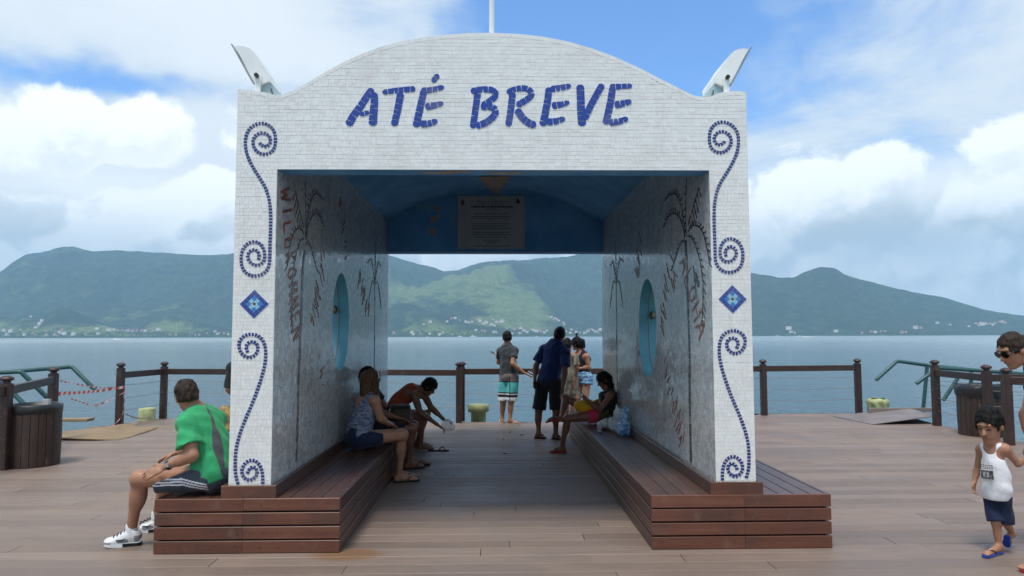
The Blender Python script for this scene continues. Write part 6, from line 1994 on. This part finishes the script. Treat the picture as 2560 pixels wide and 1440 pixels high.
# ---- woman in the blue speckled top on the left bench
J = dict(hR=(-1.408,7.640,0.536), hL=(-1.535,7.79,0.515), kR=(-1.022,7.860,0.546), kL=(-1.07,8.07,0.53), aR=(-1.080,8.020,0.159), aL=(-1.13,8.20,0.12), tR=(-0.873,8.080,0.010), tL=(-0.90,8.27,0.015),
         nk=(-1.384,7.740,0.979), sR=(-1.283,7.600,0.939), sL=(-1.523,7.860,0.943), eR=(-1.232,7.640,0.750), wR=(-1.176,7.860,0.664), eL=(-1.50,8.02,0.76), wL=(-1.26,8.06,0.68), hd=(-1.357,7.770,1.135), hf=(0.70,0.66,-0.28))
J['pel'] = tuple((np.array(J['hL']) + np.array(J['hR'])) / 2 + (-0.01, 0.0, 0.03)); J['gR'] = (-1.12, 7.95, 0.63); J['gL'] = (-1.12, 8.02, 0.64)
P = person('woman in blue speckled tank top and dark shorts on the left bench', J, 'skin_tan', 0.97, 1.04, 0.98, True, vox=0.0075)
hd = P['J']['hd']; hf = P['hf']; hr_ = P['hr']
hair(P, 'hair_light_brown', 'long', [(hd - hf * .06 + V(0, 0, .02), hd - hf * .07 - V(0, 0, .15), 0.078, 0.062), (hd + hr_ * .06, hd + hr_ * .07 - V(0, 0, .17), 0.05, 0.034), (hd - hr_ * .06, hd - hr_ * .06 - V(0, 0, .15), 0.05, 0.03)])
vest(P, 'speckled_cloth', back=0.13, hem=-0.03); shorts(P, 'navy_cloth', frac=0.42, inf=0.012, flare=0.010)
bd = MB(); at = P['at']
bd.tube([tuple(at(math.cos(t) * 0.094, 0.026 - 0.006 * math.sin(t), 0.030 + math.sin(t) * 0.094)) for t in np.linspace(0.1, math.pi - 0.1, 14)], 0.006, 6)
bd.build('headband', MATS['white_cloth'], P['root'])
for sd in 'LR': flipflop(P['J']['t' + sd], P['J']['a' + sd], 0.95, 'black_rubber', 'black_rubber', P['root'])

# ---- dark-haired person beside her
J = dict(pel=(-1.49,8.70,0.53), hR=(-1.46,8.61,0.51), hL=(-1.47,8.80,0.51), kR=(-1.011,8.620,0.517), kL=(-1.02,8.88,0.52), aR=(-1.07,8.80,0.115), aL=(-1.10,9.02,0.115), tR=(-0.891,8.880,0.044), tL=(-0.84,9.06,0.012),
         nk=(-1.545,8.68,0.985), sR=(-1.50,8.49,0.935), sL=(-1.52,8.87,0.935), eR=(-1.36,8.44,0.72), wR=(-1.16,8.50,0.66), eL=(-1.36,8.92,0.72), wL=(-1.15,8.82,0.66), hd=(-1.547,8.660,1.128), hf=(0.95,0.30,-0.15))
P = person('dark haired person in dark shorts holding a bag on the left bench', J, 'skin_brown', 1.0, 1.0, 1.0, vox=0.009)
hair(P, 'hair_black'); shirt(P, 'black_cloth', sleeve=0.5, hem=-0.06); shorts(P, 'black_cloth', frac=0.82, flare=0.02)
for sd in 'LR': flipflop(P['J']['t' + sd], P['J']['a' + sd], 1.0, 'black_rubber', 'black_rubber', P['root'])
c = V(*(-1.166,8.620,0.685)); B = Body(0.009)
bg_ = empty('handbag', (c[0], c[1], c[2] - 0.13), 'square dark brown bag held on the lap of the dark haired person', 'bag')
B.ell(c, (0.175, 0.10, 0.165), None, 0.02)
for ax_ in ((1, 0, 0), (-1, 0, 0)): B.plane(c + V(*ax_) * 0.135, ax_)
B.plane(c + V(0, 0, .118), (0, 0, 1)); B.plane(c - V(0, 0, .125), (0, 0, -1)); B.noise = (0.004, 30.0, 5)
link('bag_body', skin_mesh('bag_body', B, MATS['brown_cloth']), bg_)
m = MB(); m.tube([tuple(c + V(-.09, -.09, .10)), tuple(c + V(-.12, -.11, .0)), tuple(c + V(-.14, -.08, -.1))], 0.008, 6); m.build('handle', MATS['silver'], bg_)
m = MB(); m.bbox(tuple(c + V(-.12, -.105, .075)), tuple(c + V(.12, -.092, .10)), 0.004); m.build('flap_edge', MATS['black_rubber'], bg_)

# ---- man in the orange vest bending forward
J = dict(pel=(-1.46,10.2,0.535), hR=(-1.42,10.10,0.51), hL=(-1.42,10.30,0.51), kR=(-1.049,10.080,0.486), kL=(-1.02,10.42,0.49), aR=(-1.071,10.200,0.107), aL=(-1.14,10.46,0.09), tR=(-0.870,10.240,0.027), tL=(-0.93,10.50,0.012),
         nk=(-1.104,10.200,0.862), sR=(-1.145,10.020,0.792), sL=(-1.048,10.380,0.779), eR=(-1.059,9.960,0.571), wR=(-0.816,9.980,0.391), eL=(-0.954,10.440,0.589), wL=(-0.755,10.360,0.418), hd=(-0.956,10.200,0.895), hf=(0.74,-0.06,-0.66), bend=(-0.05,0,0.055))
J['gR'] = (-0.717,10.000,0.322); J['gL'] = (-0.647,10.300,0.407); J['cR'] = 0.7; J['cL'] = 0.7
J['hu'] = (0.62, 0, 0.78)
P = person('man in orange vest bending forward at the end of the left bench', J, 'skin_brown', 1.0, 1.0, 1.0, vox=0.0085)
hair(P, 'hair_black', thick=0.022, nape=-0.085); vest(P, 'orange_cloth', back=0.05, hem=-0.05); shorts(P, 'navy_cloth', frac=0.75)
c = V(*(-0.677,10.150,0.347)); B = Body(0.009)
B.ell(c, (0.095, 0.085, 0.065), None, 0.03); B.ell(c + V(-.02, .05, .05), (0.05, 0.05, 0.05), None, 0.03); B.noise = (0.014, 34.0, 9)
tag(link('plastic_bag', skin_mesh('plastic_bag', B, MATS['clear_plastic'])), 'crumpled clear plastic bag in the hands of the bending man', 'plastic bag')
ff = V(*(-0.697,10.200,0.026)); ff[2] = 0.012
o = flipflop(ff + V(0.02, -0.03, 0), ff + V(-0.20, -0.02, 0.075), 1.0, 'black_rubber', 'black_rubber', None)
tag(o, 'loose black flip-flop on the deck in front of the bending man', 'flip-flop')

# ---- man in grey tee and board shorts at the rail
J = dict(pel=(0.233,13.200,0.875), hL=(0.160,13.240,0.843), hR=(0.321,13.140,0.848), kL=(0.129,13.240,0.416), kR=(0.275,13.140,0.424), aL=(0.114,13.280,0.074), aR=(0.252,13.120,0.084), tL=(0.070,13.460,-0.014), tR=(0.426,13.060,0.004),
         nk=(0.205,13.200,1.444), sL=(0.072,13.300,1.338), sR=(0.351,13.100,1.349), eL=(0.049,13.440,1.125), wL=(0.035,13.620,1.240), eR=(0.296,12.990,1.119), wR=(0.500,13.000,0.957), hd=(0.206,13.220,1.585), hf=(0.06,1,-0.05))
J['gR'] = (0.617,13.000,0.906); J['cR'] = 0.8; J['cL'] = 0.9; J['gL'] = (0.004,13.680,1.285)
P = person('man in grey tee and aqua board shorts standing at the rail', J, 'skin_tan', 0.98, 1.0, 1.06, vox=0.0085)
hair(P, 'hair_black', thick=0.009, nape=-0.044, lift=0.4); shirt(P, 'charcoal_cloth', sleeve=0.55, hem=-0.02)
zh, zk = P['J']['hL'][2], P['J']['kL'][2]
def pick(C):
    t = (P['J']['pel'][2] + 0.05 - C[:, 2]) / (P['J']['pel'][2] + 0.05 - zk)
    r = np.zeros(len(C), int)
    r[t > 0.26] = 3; r[t > 0.30] = 1; r[t > 0.66] = 3; r[(t > 0.70) & (t < 0.74)] = 2; r[t > 0.80] = 3; r[t > 0.84] = 2
    side = (np.abs((C - P['J']['pel']) @ P['rp'] - 0.085) < 0.008) & (t > 0.1) & ((C - P['J']['pel']) @ P['fp'] < 0)
    r[side] = 3
    return r
shorts(P, 'taupe_cloth', mats=['taupe_cloth', 'aqua_cloth', 'white_cloth', 'black_cloth'], pick=pick, frac=0.97, inf=0.018, flare=0.035, waist=0.06)
for sd in 'LR': flipflop(P['J']['t' + sd], P['J']['a' + sd], 1.0, 'sole_pale', 'white_cloth', P['root'])
st = empty('selfie_stick', (-0.019,13.660,1.254), 'folding selfie stick held out by the man in board shorts', 'selfie stick')
m = MB(); m.tube([(0.043,13.620,1.248), (-0.026,13.700,1.284)], 0.010, 8); m.build('handle', MATS['silver'], st)
m = MB(); m.tube([(-0.019,13.690,1.277), (-0.096,13.760,1.321)], 0.014, 8); m.build('grip', MATS['black_plastic'], st)
m = MB(); m.tube([(-0.104,13.760,1.291), (-0.135,13.760,1.237), (-0.158,13.760,1.183)], 0.006, 6); m.build('clamp_arm', MATS['silver'], st)
hp = V(*(0.616,12.980,0.929))
q = empty('striped_sandals', tuple(hp), 'black and white striped sandals dangling from his right hand', 'sandals')
for k in range(2):
    m = MB(); M = Matrix.Translation(tuple(hp + V(k * 0.03, -0.03 + k * 0.05, 0))) @ Matrix.Rotation(0.5 + 0.3 * k, 4, 'Y')
    for i in range(6): m.box((-0.055, -0.012, -0.066 + i * 0.022), (0.05, 0.012, -0.046 + i * 0.022), i % 2, M)
    m.build('sandal', [MATS['white_cloth'], MATS['black_rubber']], q)

# ---- man in the blue tee with his back to us
J = dict(pel=(0.841,11.300,0.916), hL=(0.750,11.360,0.875), hR=(0.936,11.220,0.883), kL=(0.676,11.340,0.447), kR=(0.944,11.200,0.460), aL=(0.668,11.340,0.083), aR=(0.931,11.220,0.079), tL=(0.779,11.300,-0.006), tR=(1.021,11.180,0.004),
         nk=(0.954,11.300,1.530), sL=(0.757,11.420,1.402), sR=(1.098,11.160,1.355), eL=(0.639,11.420,1.133), wL=(0.612,11.300,0.930), eR=(1.067,11.060,1.060), wR=(1.029,11.000,0.830), hd=(1.012,11.300,1.632), hf=(0.28,0.96,0.02))
J['gL'] = (0.604,11.280,0.812); J['gR'] = (1.014,10.980,0.696)
P = person('man in navy blue tee and dark shorts standing with his back turned', J, 'skin_brown', 1.05, 1.0, 1.12, vox=0.0085)
hair(P, 'hair_black', thick=0.007, nape=-0.042, lift=0.3); shirt(P, 'royal_cloth', sleeve=0.72, hem=-0.08, inf=0.014, loose=0.016, flare=0.03)
shorts(P, 'black_cloth', frac=0.98, inf=0.018, flare=0.035)
for sd in 'LR': flipflop(P['J']['t' + sd], P['J']['a' + sd], 1.05, 'black_rubber', 'black_rubber', P['root'])

# ---- woman in the printed dress
J = dict(pel=(1.307,12.600,0.855), hL=(1.271,12.660,0.837), hR=(1.362,12.520,0.839), kL=(1.260,12.660,0.463), kR=(1.350,12.500,0.477), aL=(1.251,12.660,0.161), aR=(1.340,12.500,0.172), tL=(1.320,12.850,0.089), tR=(1.433,12.700,0.106),
         nk=(1.290,12.600,1.321), sL=(1.210,12.740,1.254), sR=(1.390,12.480,1.253), eL=(1.221,12.800,1.058), wL=(1.303,12.900,0.931), eR=(1.414,12.400,1.082), wR=(1.398,12.460,0.898), hd=(1.270,12.600,1.456), hf=(0.55,0.8,-0.1))
P = person('woman in brown printed dress standing beside the man in navy tee', J, 'skin_tan', 0.92, 0.92, 0.98, True, vox=0.009)
hd = P['J']['hd']
hair(P, 'hair_black', 'long', [(hd - P['hf'] * .05, hd - P['hf'] * .06 - V(0, 0, .07), 0.075, 0.05)])
B = Body(0.0085)
torso_into(B, P, 0.010, 0.006, hem=-0.05)
B.cap(P['J']['sL'] * .9 + P['J']['sR'] * .1, P['J']['sR'] * .9 + P['J']['sL'] * .1, 0.058, k=0.04)
for sd in 'LR':
    a, e = P['J']['s' + sd], P['J']['e' + sd]
    B.cap(a, a + (e - a) * 1.0, 0.056, 0.062, 0.03, cut=[(a + (e - a) * 0.92, e - a)])
pl = P['J']['pel']
B.cap(pl + V(0, 0, .05), pl - V(0, 0, .36), 0.145, 0.19, 0.05, flat=(P['fp'], 0.85)); B.plane(pl - V(0, 0, .27), (0, 0, -1)); B.noise = (0.006, 20.0, 8)
B.cap(P['J']['nk'] + V(0, 0, .03), P['J']['nk'] + V(0, 0, .15), 0.06, 0.08, 0.01, mode='s')
link('dress', skin_mesh('dress', B, MATS['printed_dress']), P['root'])
for sd in 'LR': flipflop(P['J']['t' + sd], P['J']['a' + sd], 0.92, 'black_rubber', 'black_rubber', P['root'])

# ---- woman with the black top and bun
J = dict(pel=(1.605,13.050,0.885), hL=(1.564,13.140,0.843), hR=(1.667,12.960,0.861), kL=(1.504,13.100,0.473), kR=(1.621,12.920,0.474), aL=(1.506,13.150,0.132), aR=(1.607,12.950,0.140), tL=(1.461,13.350,0.058), tR=(1.565,13.150,0.066),
         nk=(1.557,13.050,1.339), sL=(1.485,13.200,1.247), sR=(1.643,12.920,1.247), eL=(1.477,13.280,1.066), wL=(1.449,13.300,1.006), eR=(1.685,12.920,1.051), wR=(1.527,12.940,1.029), hd=(1.478,13.050,1.479), hf=(-0.86,0.50,-0.12))
J['gR'] = (1.461,13.000,1.034)
P = person('woman in black and pink top and blue shorts standing by the right wall', J, 'skin_tan', 0.94, 0.98, 0.98, True, vox=0.0085)
hd = P['J']['hd']; up_ = P['hu']; hf = P['hf']
hair(P, 'hair_black', 'long', [(hd - hf * .11 + V(0, 0, .02), hd - hf * .12 - V(0, 0, .05), 0.055, 0.05), (hd - hf * .02 + V(0, 0, .10), hd - hf * .0 + V(0, 0, .19), 0.022, 0.008)])
vest(P, 'black_cloth', mats=['black_cloth', 'hot_pink_cloth'], pick=lambda C: (np.abs((C - P['J']['nk']) @ P['rc']) < 0.075) & ((C - P['J']['nk']) @ P['up'] > -0.05), hem=0.02, back=0.05)
shorts(P, 'wavy_shorts', frac=0.30, inf=0.018, flare=0.02)
for sd in 'LR': flipflop(P['J']['t' + sd], P['J']['a' + sd], 0.92, 'black_rubber', 'black_rubber', P['root'])

# ---- woman reading her phone on the right bench, one ankle on the other knee
J = dict(hL=(1.43,9.87,0.52), hR=(1.43,10.07,0.52), kL=(0.980,9.860,0.483), kR=(0.985,10.22,0.735), aL=(0.914,9.960,0.109), aR=(0.909,9.930,0.492), tL=(0.751,9.940,0.025), tR=(0.688,9.800,0.443), uR=(-0.25,0.1,0.97),
         nk=(1.594,10.000,0.860), sL=(1.583,9.830,0.796), sR=(1.593,10.180,0.755), eL=(1.424,9.780,0.599), wL=(1.252,9.760,0.721), eR=(1.40,10.20,0.64), wR=(1.24,10.02,0.74), hd=(1.511,10.000,0.994), hf=(-0.86,-0.06,-0.50), bend=(0.05,0,-0.01))
J['pel'] = tuple((np.array(J['hL']) + np.array(J['hR'])) / 2 + (0.03, 0.0, 0.03)); J['gL'] = (1.199,9.820,0.793); J['gR'] = (1.226,9.950,0.782); J['cL'] = 0.6; J['cR'] = 0.6
P = person('woman with long dark hair looking at her phone on the right bench', J, 'skin_brown', 0.96, 0.96, 0.98, True, vox=0.0075, raised='R')
hd = P['J']['hd']; hf = P['hf']
hair(P, 'hair_black', 'long', [(hd - hf * .05, hd + V(.085, 0, -.10), 0.080, 0.060), (hd + V(.08, 0, -.08), hd + V(.115, -.01, -.36), 0.062, 0.040), (hd + V(.10, -.03, -.3), hd + V(.11, -.04, -.52), 0.035, 0.012)])
vest(P, 'black_cloth', hem=-0.02); shorts(P, 'pink_cloth', frac=0.36, mats=['pink_cloth', 'olive_cloth'], pick=lambda C: C[:, 0] > 1.40, flare=0.012)
for sd in 'LR': flipflop(P['J']['t' + sd], P['J']['a' + sd], 0.93, 'red_rubber', 'black_rubber', P['root'], P['J'].get('u' + sd, (0, 0, 1)))
c = V(*(1.212,9.880,0.799))
ph = empty('phone', tuple(c), 'dark phone in the hands of the seated woman', 'phone')
m = MB(); M = Matrix.Translation(tuple(c)) @ Matrix.Rotation(math.radians(-35), 4, 'Y'); m.bbox((-0.006, -0.036, -0.07), (0.004, 0.036, 0.07), 0.003, 0, M); m.build('case', MATS['black_plastic'], ph)
m = MB(); m.box((0.0045, -0.032, -0.062), (0.0055, 0.032, 0.062), 0, M); m.build('screen', MATS['lamp_glass'], ph)
c = V(*(1.245,9.930,0.634)); B = Body(0.009)
B.ell(c, (0.155, 0.11, 0.095), None, 0.02); B.ell(c + V(-.10, 0, .02), (0.07, 0.09, 0.07), None, 0.03); B.noise = (0.008, 24.0, 12)
yb = empty('cloth_bag', tuple(c - V(0, 0, .09)), 'bright yellow bag on the lap of the seated woman', 'bag')
link('bag_body', skin_mesh('bag_body', B, MATS['yellow_cloth']), yb)
m = MB(); m.tube([tuple(c + V(.10, -.03, .07)), tuple(c + V(.17, -.06, .11)), tuple(c + V(.21, -.05, .03))], 0.012, 6); m.build('strap', MATS['yellow_cloth'], yb)

# ---- small boy walking
J = dict(pel=(3.727,5.280,0.434), hR=(3.710,5.330,0.412), hL=(3.745,5.230,0.434), kR=(3.701,5.270,0.236), kL=(3.773,5.270,0.232), aR=(3.721,5.280,0.062), aL=(3.929,5.420,0.109), tR=(3.548,5.190,0.035), tL=(3.867,5.400,0.032), uL=(0.80,0.45,0.40),
         nk=(3.709,5.280,0.799), sR=(3.670,5.350,0.753), sL=(3.754,5.210,0.777), eR=(3.666,5.400,0.591), wR=(3.626,5.380,0.503), eL=(3.852,5.220,0.667), wL=(4.012,5.330,0.700), hd=(3.678,5.260,0.944), hf=(-0.80,-0.50,-0.36), bend=(-0.01,-0.015,0))
J['gR'] = (3.597,5.360,0.421); J['gL'] = (4.074,5.360,0.731); J['cR'] = 0.7; J['cL'] = 0.6
P = person('small boy in white vest and navy shorts walking across the deck', J, 'skin_tan', 0.62, 0.68, 1.05, vox=0.0055, raised='L')
hair(P, 'hair_black', thick=0.010, nape=-0.046, lift=0.6); eyes(P, True)
bz = P['J']['pel']; bn = P['J']['nk']
vest(P, 'white_cloth', hem=-0.05, inf=0.010, loose=0.022, back=0.03, low=0.07, armr=0.088, amp=0.0035)
# printed block on the chest: rows of small print and a pale double figure
m = MB(); fc, rc, up_ = P['fc'], P['rc'], P['up']
c0 = P['mid'](0.48) + fc * 0.104 + rc * 0.012
def quad(x0, x1, z0, z1, mi, lift=0.0):
    out = []
    for x, z in ((x0, z0), (x1, z0), (x1, z1), (x0, z1)):
        out.append(tuple(c0 + rc * x + up_ * z + fc * (lift - 4.2 * x * x)))
    m.add(out, [(0, 1, 2, 3)] , mi); m.add(out, [(3, 2, 1, 0)], mi)
prr = random.Random(2)
for r in range(3):
    x = -0.042
    while x < 0.040:
        k = prr.uniform(0.006, 0.014); quad(x, min(x + k, 0.042), 0.052 - r * 0.012, 0.058 - r * 0.012, 0); x += k + 0.003
for i in range(8):
    for j in range(6): quad(-0.042 + i * 0.0105, -0.0315 + i * 0.0105, -0.045 + j * 0.0105, -0.0345 + j * 0.0105, 0 if prr.random() < 0.4 else 2)
for x in (-0.014, 0.010): quad(x, x + 0.013, -0.030, 0.006, 1, 0.0015); quad(x - 0.003, x + 0.008, -0.004, 0.006, 1, 0.0018)
m.build('chest_print', [MATS['print_grey'], MATS['white_cloth'], MATS['shoe_grey']], P['root'])
shorts(P, 'navy_cloth', frac=0.98, inf=0.012, flare=0.022, waist=0.03, lk=0.010)
flipflop(P['J']['tR'], P['J']['aR'], 0.66, 'blue_rubber', 'black_rubber', P['root'])
flipflop(P['J']['tL'], P['J']['aL'], 0.66, 'blue_rubber', 'black_rubber', P['root'], P['J']['uL'])

# ---- woman in sunglasses leaning in at the right edge
J = dict(pel=(4.42,5.35,0.88), hL=(4.40,5.25,0.86), hR=(4.42,5.46,0.86), kL=(4.10,5.06,0.50), kR=(4.36,5.52,0.47), aL=(3.90,4.98,0.085), aR=(4.62,5.50,0.09), tL=(3.586,4.865,0.012), tR=(4.42,5.44,0.012),
         nk=(4.020,5.220,1.396), sL=(3.979,5.060,1.299), sR=(4.195,5.420,1.301), eL=(4.30,4.98,0.98), wL=(4.20,5.0,0.76), eR=(4.024,5.360,1.017), wR=(4.027,5.330,0.796), hd=(3.811,5.160,1.504), hf=(-0.90,-0.06,-0.46), hu=(-0.35,0,0.94))
J['gR'] = (4.063,5.340,0.704); J['cR'] = 0.7
P = person('woman in sunglasses leaning toward the boy at the right edge', J, 'skin_tan', 0.95, 0.96, 1.06, True, vox=0.007)
hd = P['J']['hd']; at = P['at']
hair(P, 'hair_brown', 'short', [(at(0, -.09, .02), at(0, -.16, .01), 0.05, 0.045)], thick=0.006, lift=0.12); eyes(P, True)
vest(P, 'black_cloth', hem=-0.02); shorts(P, 'slate_cloth', frac=0.45)
for sg in (-1, 1):
    pass
sgl = empty('sunglasses', tuple(at(0, .09, .014)), 'large dark sunglasses worn by the woman at the right edge', 'sunglasses')
for sg in (-1, 1):
    m = MB(); n = 16
    rim = [at(sg * 0.034 + 0.029 * math.cos(t), 0.098 - 0.25 * abs(sg * 0.034 + 0.029 * math.cos(t)) ** 1.0 * 0.55, 0.012 + 0.025 * math.sin(t)) for t in np.linspace(0, 2 * math.pi, n, endpoint=False)]
    bk = [p - P['hf'] * 0.005 for p in rim]
    m.add([tuple(p) for p in rim + bk], [tuple(range(n)), tuple(range(2 * n - 1, n - 1, -1))] + [(i, n + i, n + (i + 1) % n, (i + 1) % n) for i in range(n)])
    m.build('lens', MATS['glass_dark'], sgl)
    m = MB(); m.tube([tuple(at(sg * 0.060, 0.088, .018)), tuple(at(sg * 0.076, 0.04, .018)), tuple(at(sg * 0.080, -0.02, .010))], 0.004, 6); m.build('temple_arm', MATS['glass_dark'], sgl)
m = MB(); m.lathe([(0.001, -.006), (0.006, -.003), (0.006, .003), (0.001, .006)], tuple(at(-0.084, -0.010, -0.042)), 10); m.build('earring', MATS['silver'], P['root'])
m = MB(); m.lathe([(0.001, -.006), (0.006, -.003), (0.006, .003), (0.001, .006)], tuple(at(0.084, -0.010, -0.042)), 10); m.build('earring', MATS['silver'], P['root'])
for sd in 'LR': flipflop(P['J']['t' + sd], P['J']['a' + sd], 0.93, 'red_rubber', 'red_rubber', P['root'])

# ---------------------------------------------------------------- small things on the right bench
c = V(*(1.300,9.058,0.368)); c = V(1.31, c[1], 0.404)
cp = empty('plastic_cup', tuple(c), 'clear plastic cup standing near the inner edge of the right bench', 'cup')
m = MB(); m.lathe([(0.026, 0.0), (0.038, 0.095), (0.040, 0.095), (0.036, 0.094), (0.025, 0.004), (0.001, 0.003)], tuple(c), 20); m.build('cup_wall', MATS['cup_plastic'], cp)
m = MB(); m.lathe([(0.001, 0.004), (0.025, 0.004), (0.030, 0.040), (0.001, 0.041)], tuple(c), 20); m.build('drink', MATS['olive_cloth'], cp)
bb = (1.555,8.750,0.346); c = V(bb[0], 8.75, 0.404)
bgb = empty('carrier_bag', tuple(c), 'blue and white printed plastic bag slumped against the right wall', 'plastic bag')
B = Body(0.008)
B.ell(c + V(0.02, 0, .07), (0.115, 0.10, 0.10), None, 0.03); B.ell(c + V(0.05, .02, .20), (0.070, 0.07, 0.13), None, 0.04); B.ell(c + V(0.06, .03, .29), (0.06, 0.04, 0.05), None, 0.03)
B.noise = (0.010, 30.0, 4); B.plane(c + V(0, 0, .001), (0, 0, -1)); B.plane(V(1.632, 0, 0), (1, 0, 0))
link('bag_body', skin_mesh('bag_body', B, MATS['blue_plastic']), bgb)
c2 = c + V(-0.02, 0.28, 0.10); B = Body(0.008)
B.ell(c2, (0.13, 0.11, 0.10), None, 0.03); B.ell(c2 + V(.03, 0, .10), (0.07, 0.08, 0.10), None, 0.04); B.noise = (0.014, 30.0, 6); B.plane(V(0, 0, 0.404), (0, 0, -1)); B.plane(V(1.632, 0, 0), (1, 0, 0))
tag(link('clear_bag', skin_mesh('clear_bag', B, MATS['clear_plastic'])), 'clear crumpled plastic bag behind the blue carrier bag', 'plastic bag')
c3 = V(1.40, 9.28, 0.404)
cn = empty('snack_tub', tuple(c3), 'white paper tub lying on its side on the right bench', 'tub')
m = MB(); M = Matrix.Translation(tuple(c3 + V(0, 0, 0.07))) @ Matrix.Rotation(math.radians(68), 4, 'Y') @ Matrix.Rotation(0.4, 4, 'X')
L = MB(); L.lathe([(0.001, -0.08), (0.05, -0.08), (0.068, 0.08), (0.063, 0.08), (0.046, -0.07), (0.001, -0.07)], (0, 0, 0), 20)
m.add([M @ Vector(p) for p in L.v], L.f, 0, True); m.build('tub_wall', MATS['plaque_white'], cn)
# bits of litter on the boards
lr = random.Random(9)
for k, p in enumerate(((0.109,11.287,-0.000), (0.231,12.071,0.000), (0.415,11.725,0.000), (0.117,9.883,0.000))):
    m = MB(); a = lr.uniform(0, 3); m.box((-0.03, -0.006, 0.0), (0.03, 0.006, 0.008), 0, Matrix.Translation((p[0], p[1], 0.001)) @ Matrix.Rotation(a, 4, 'Z'))
    tag(m.build('twig', MATS['black_rubber']), ('dark scrap on the deck left of the feet of the man in board shorts', 'dark scrap right below the feet of the man in board shorts',
        'dark scrap on the deck between the two standing men', 'dark scrap nearest the viewer on the passage boards')[k], 'scrap', 'scraps on the boards in the passage')
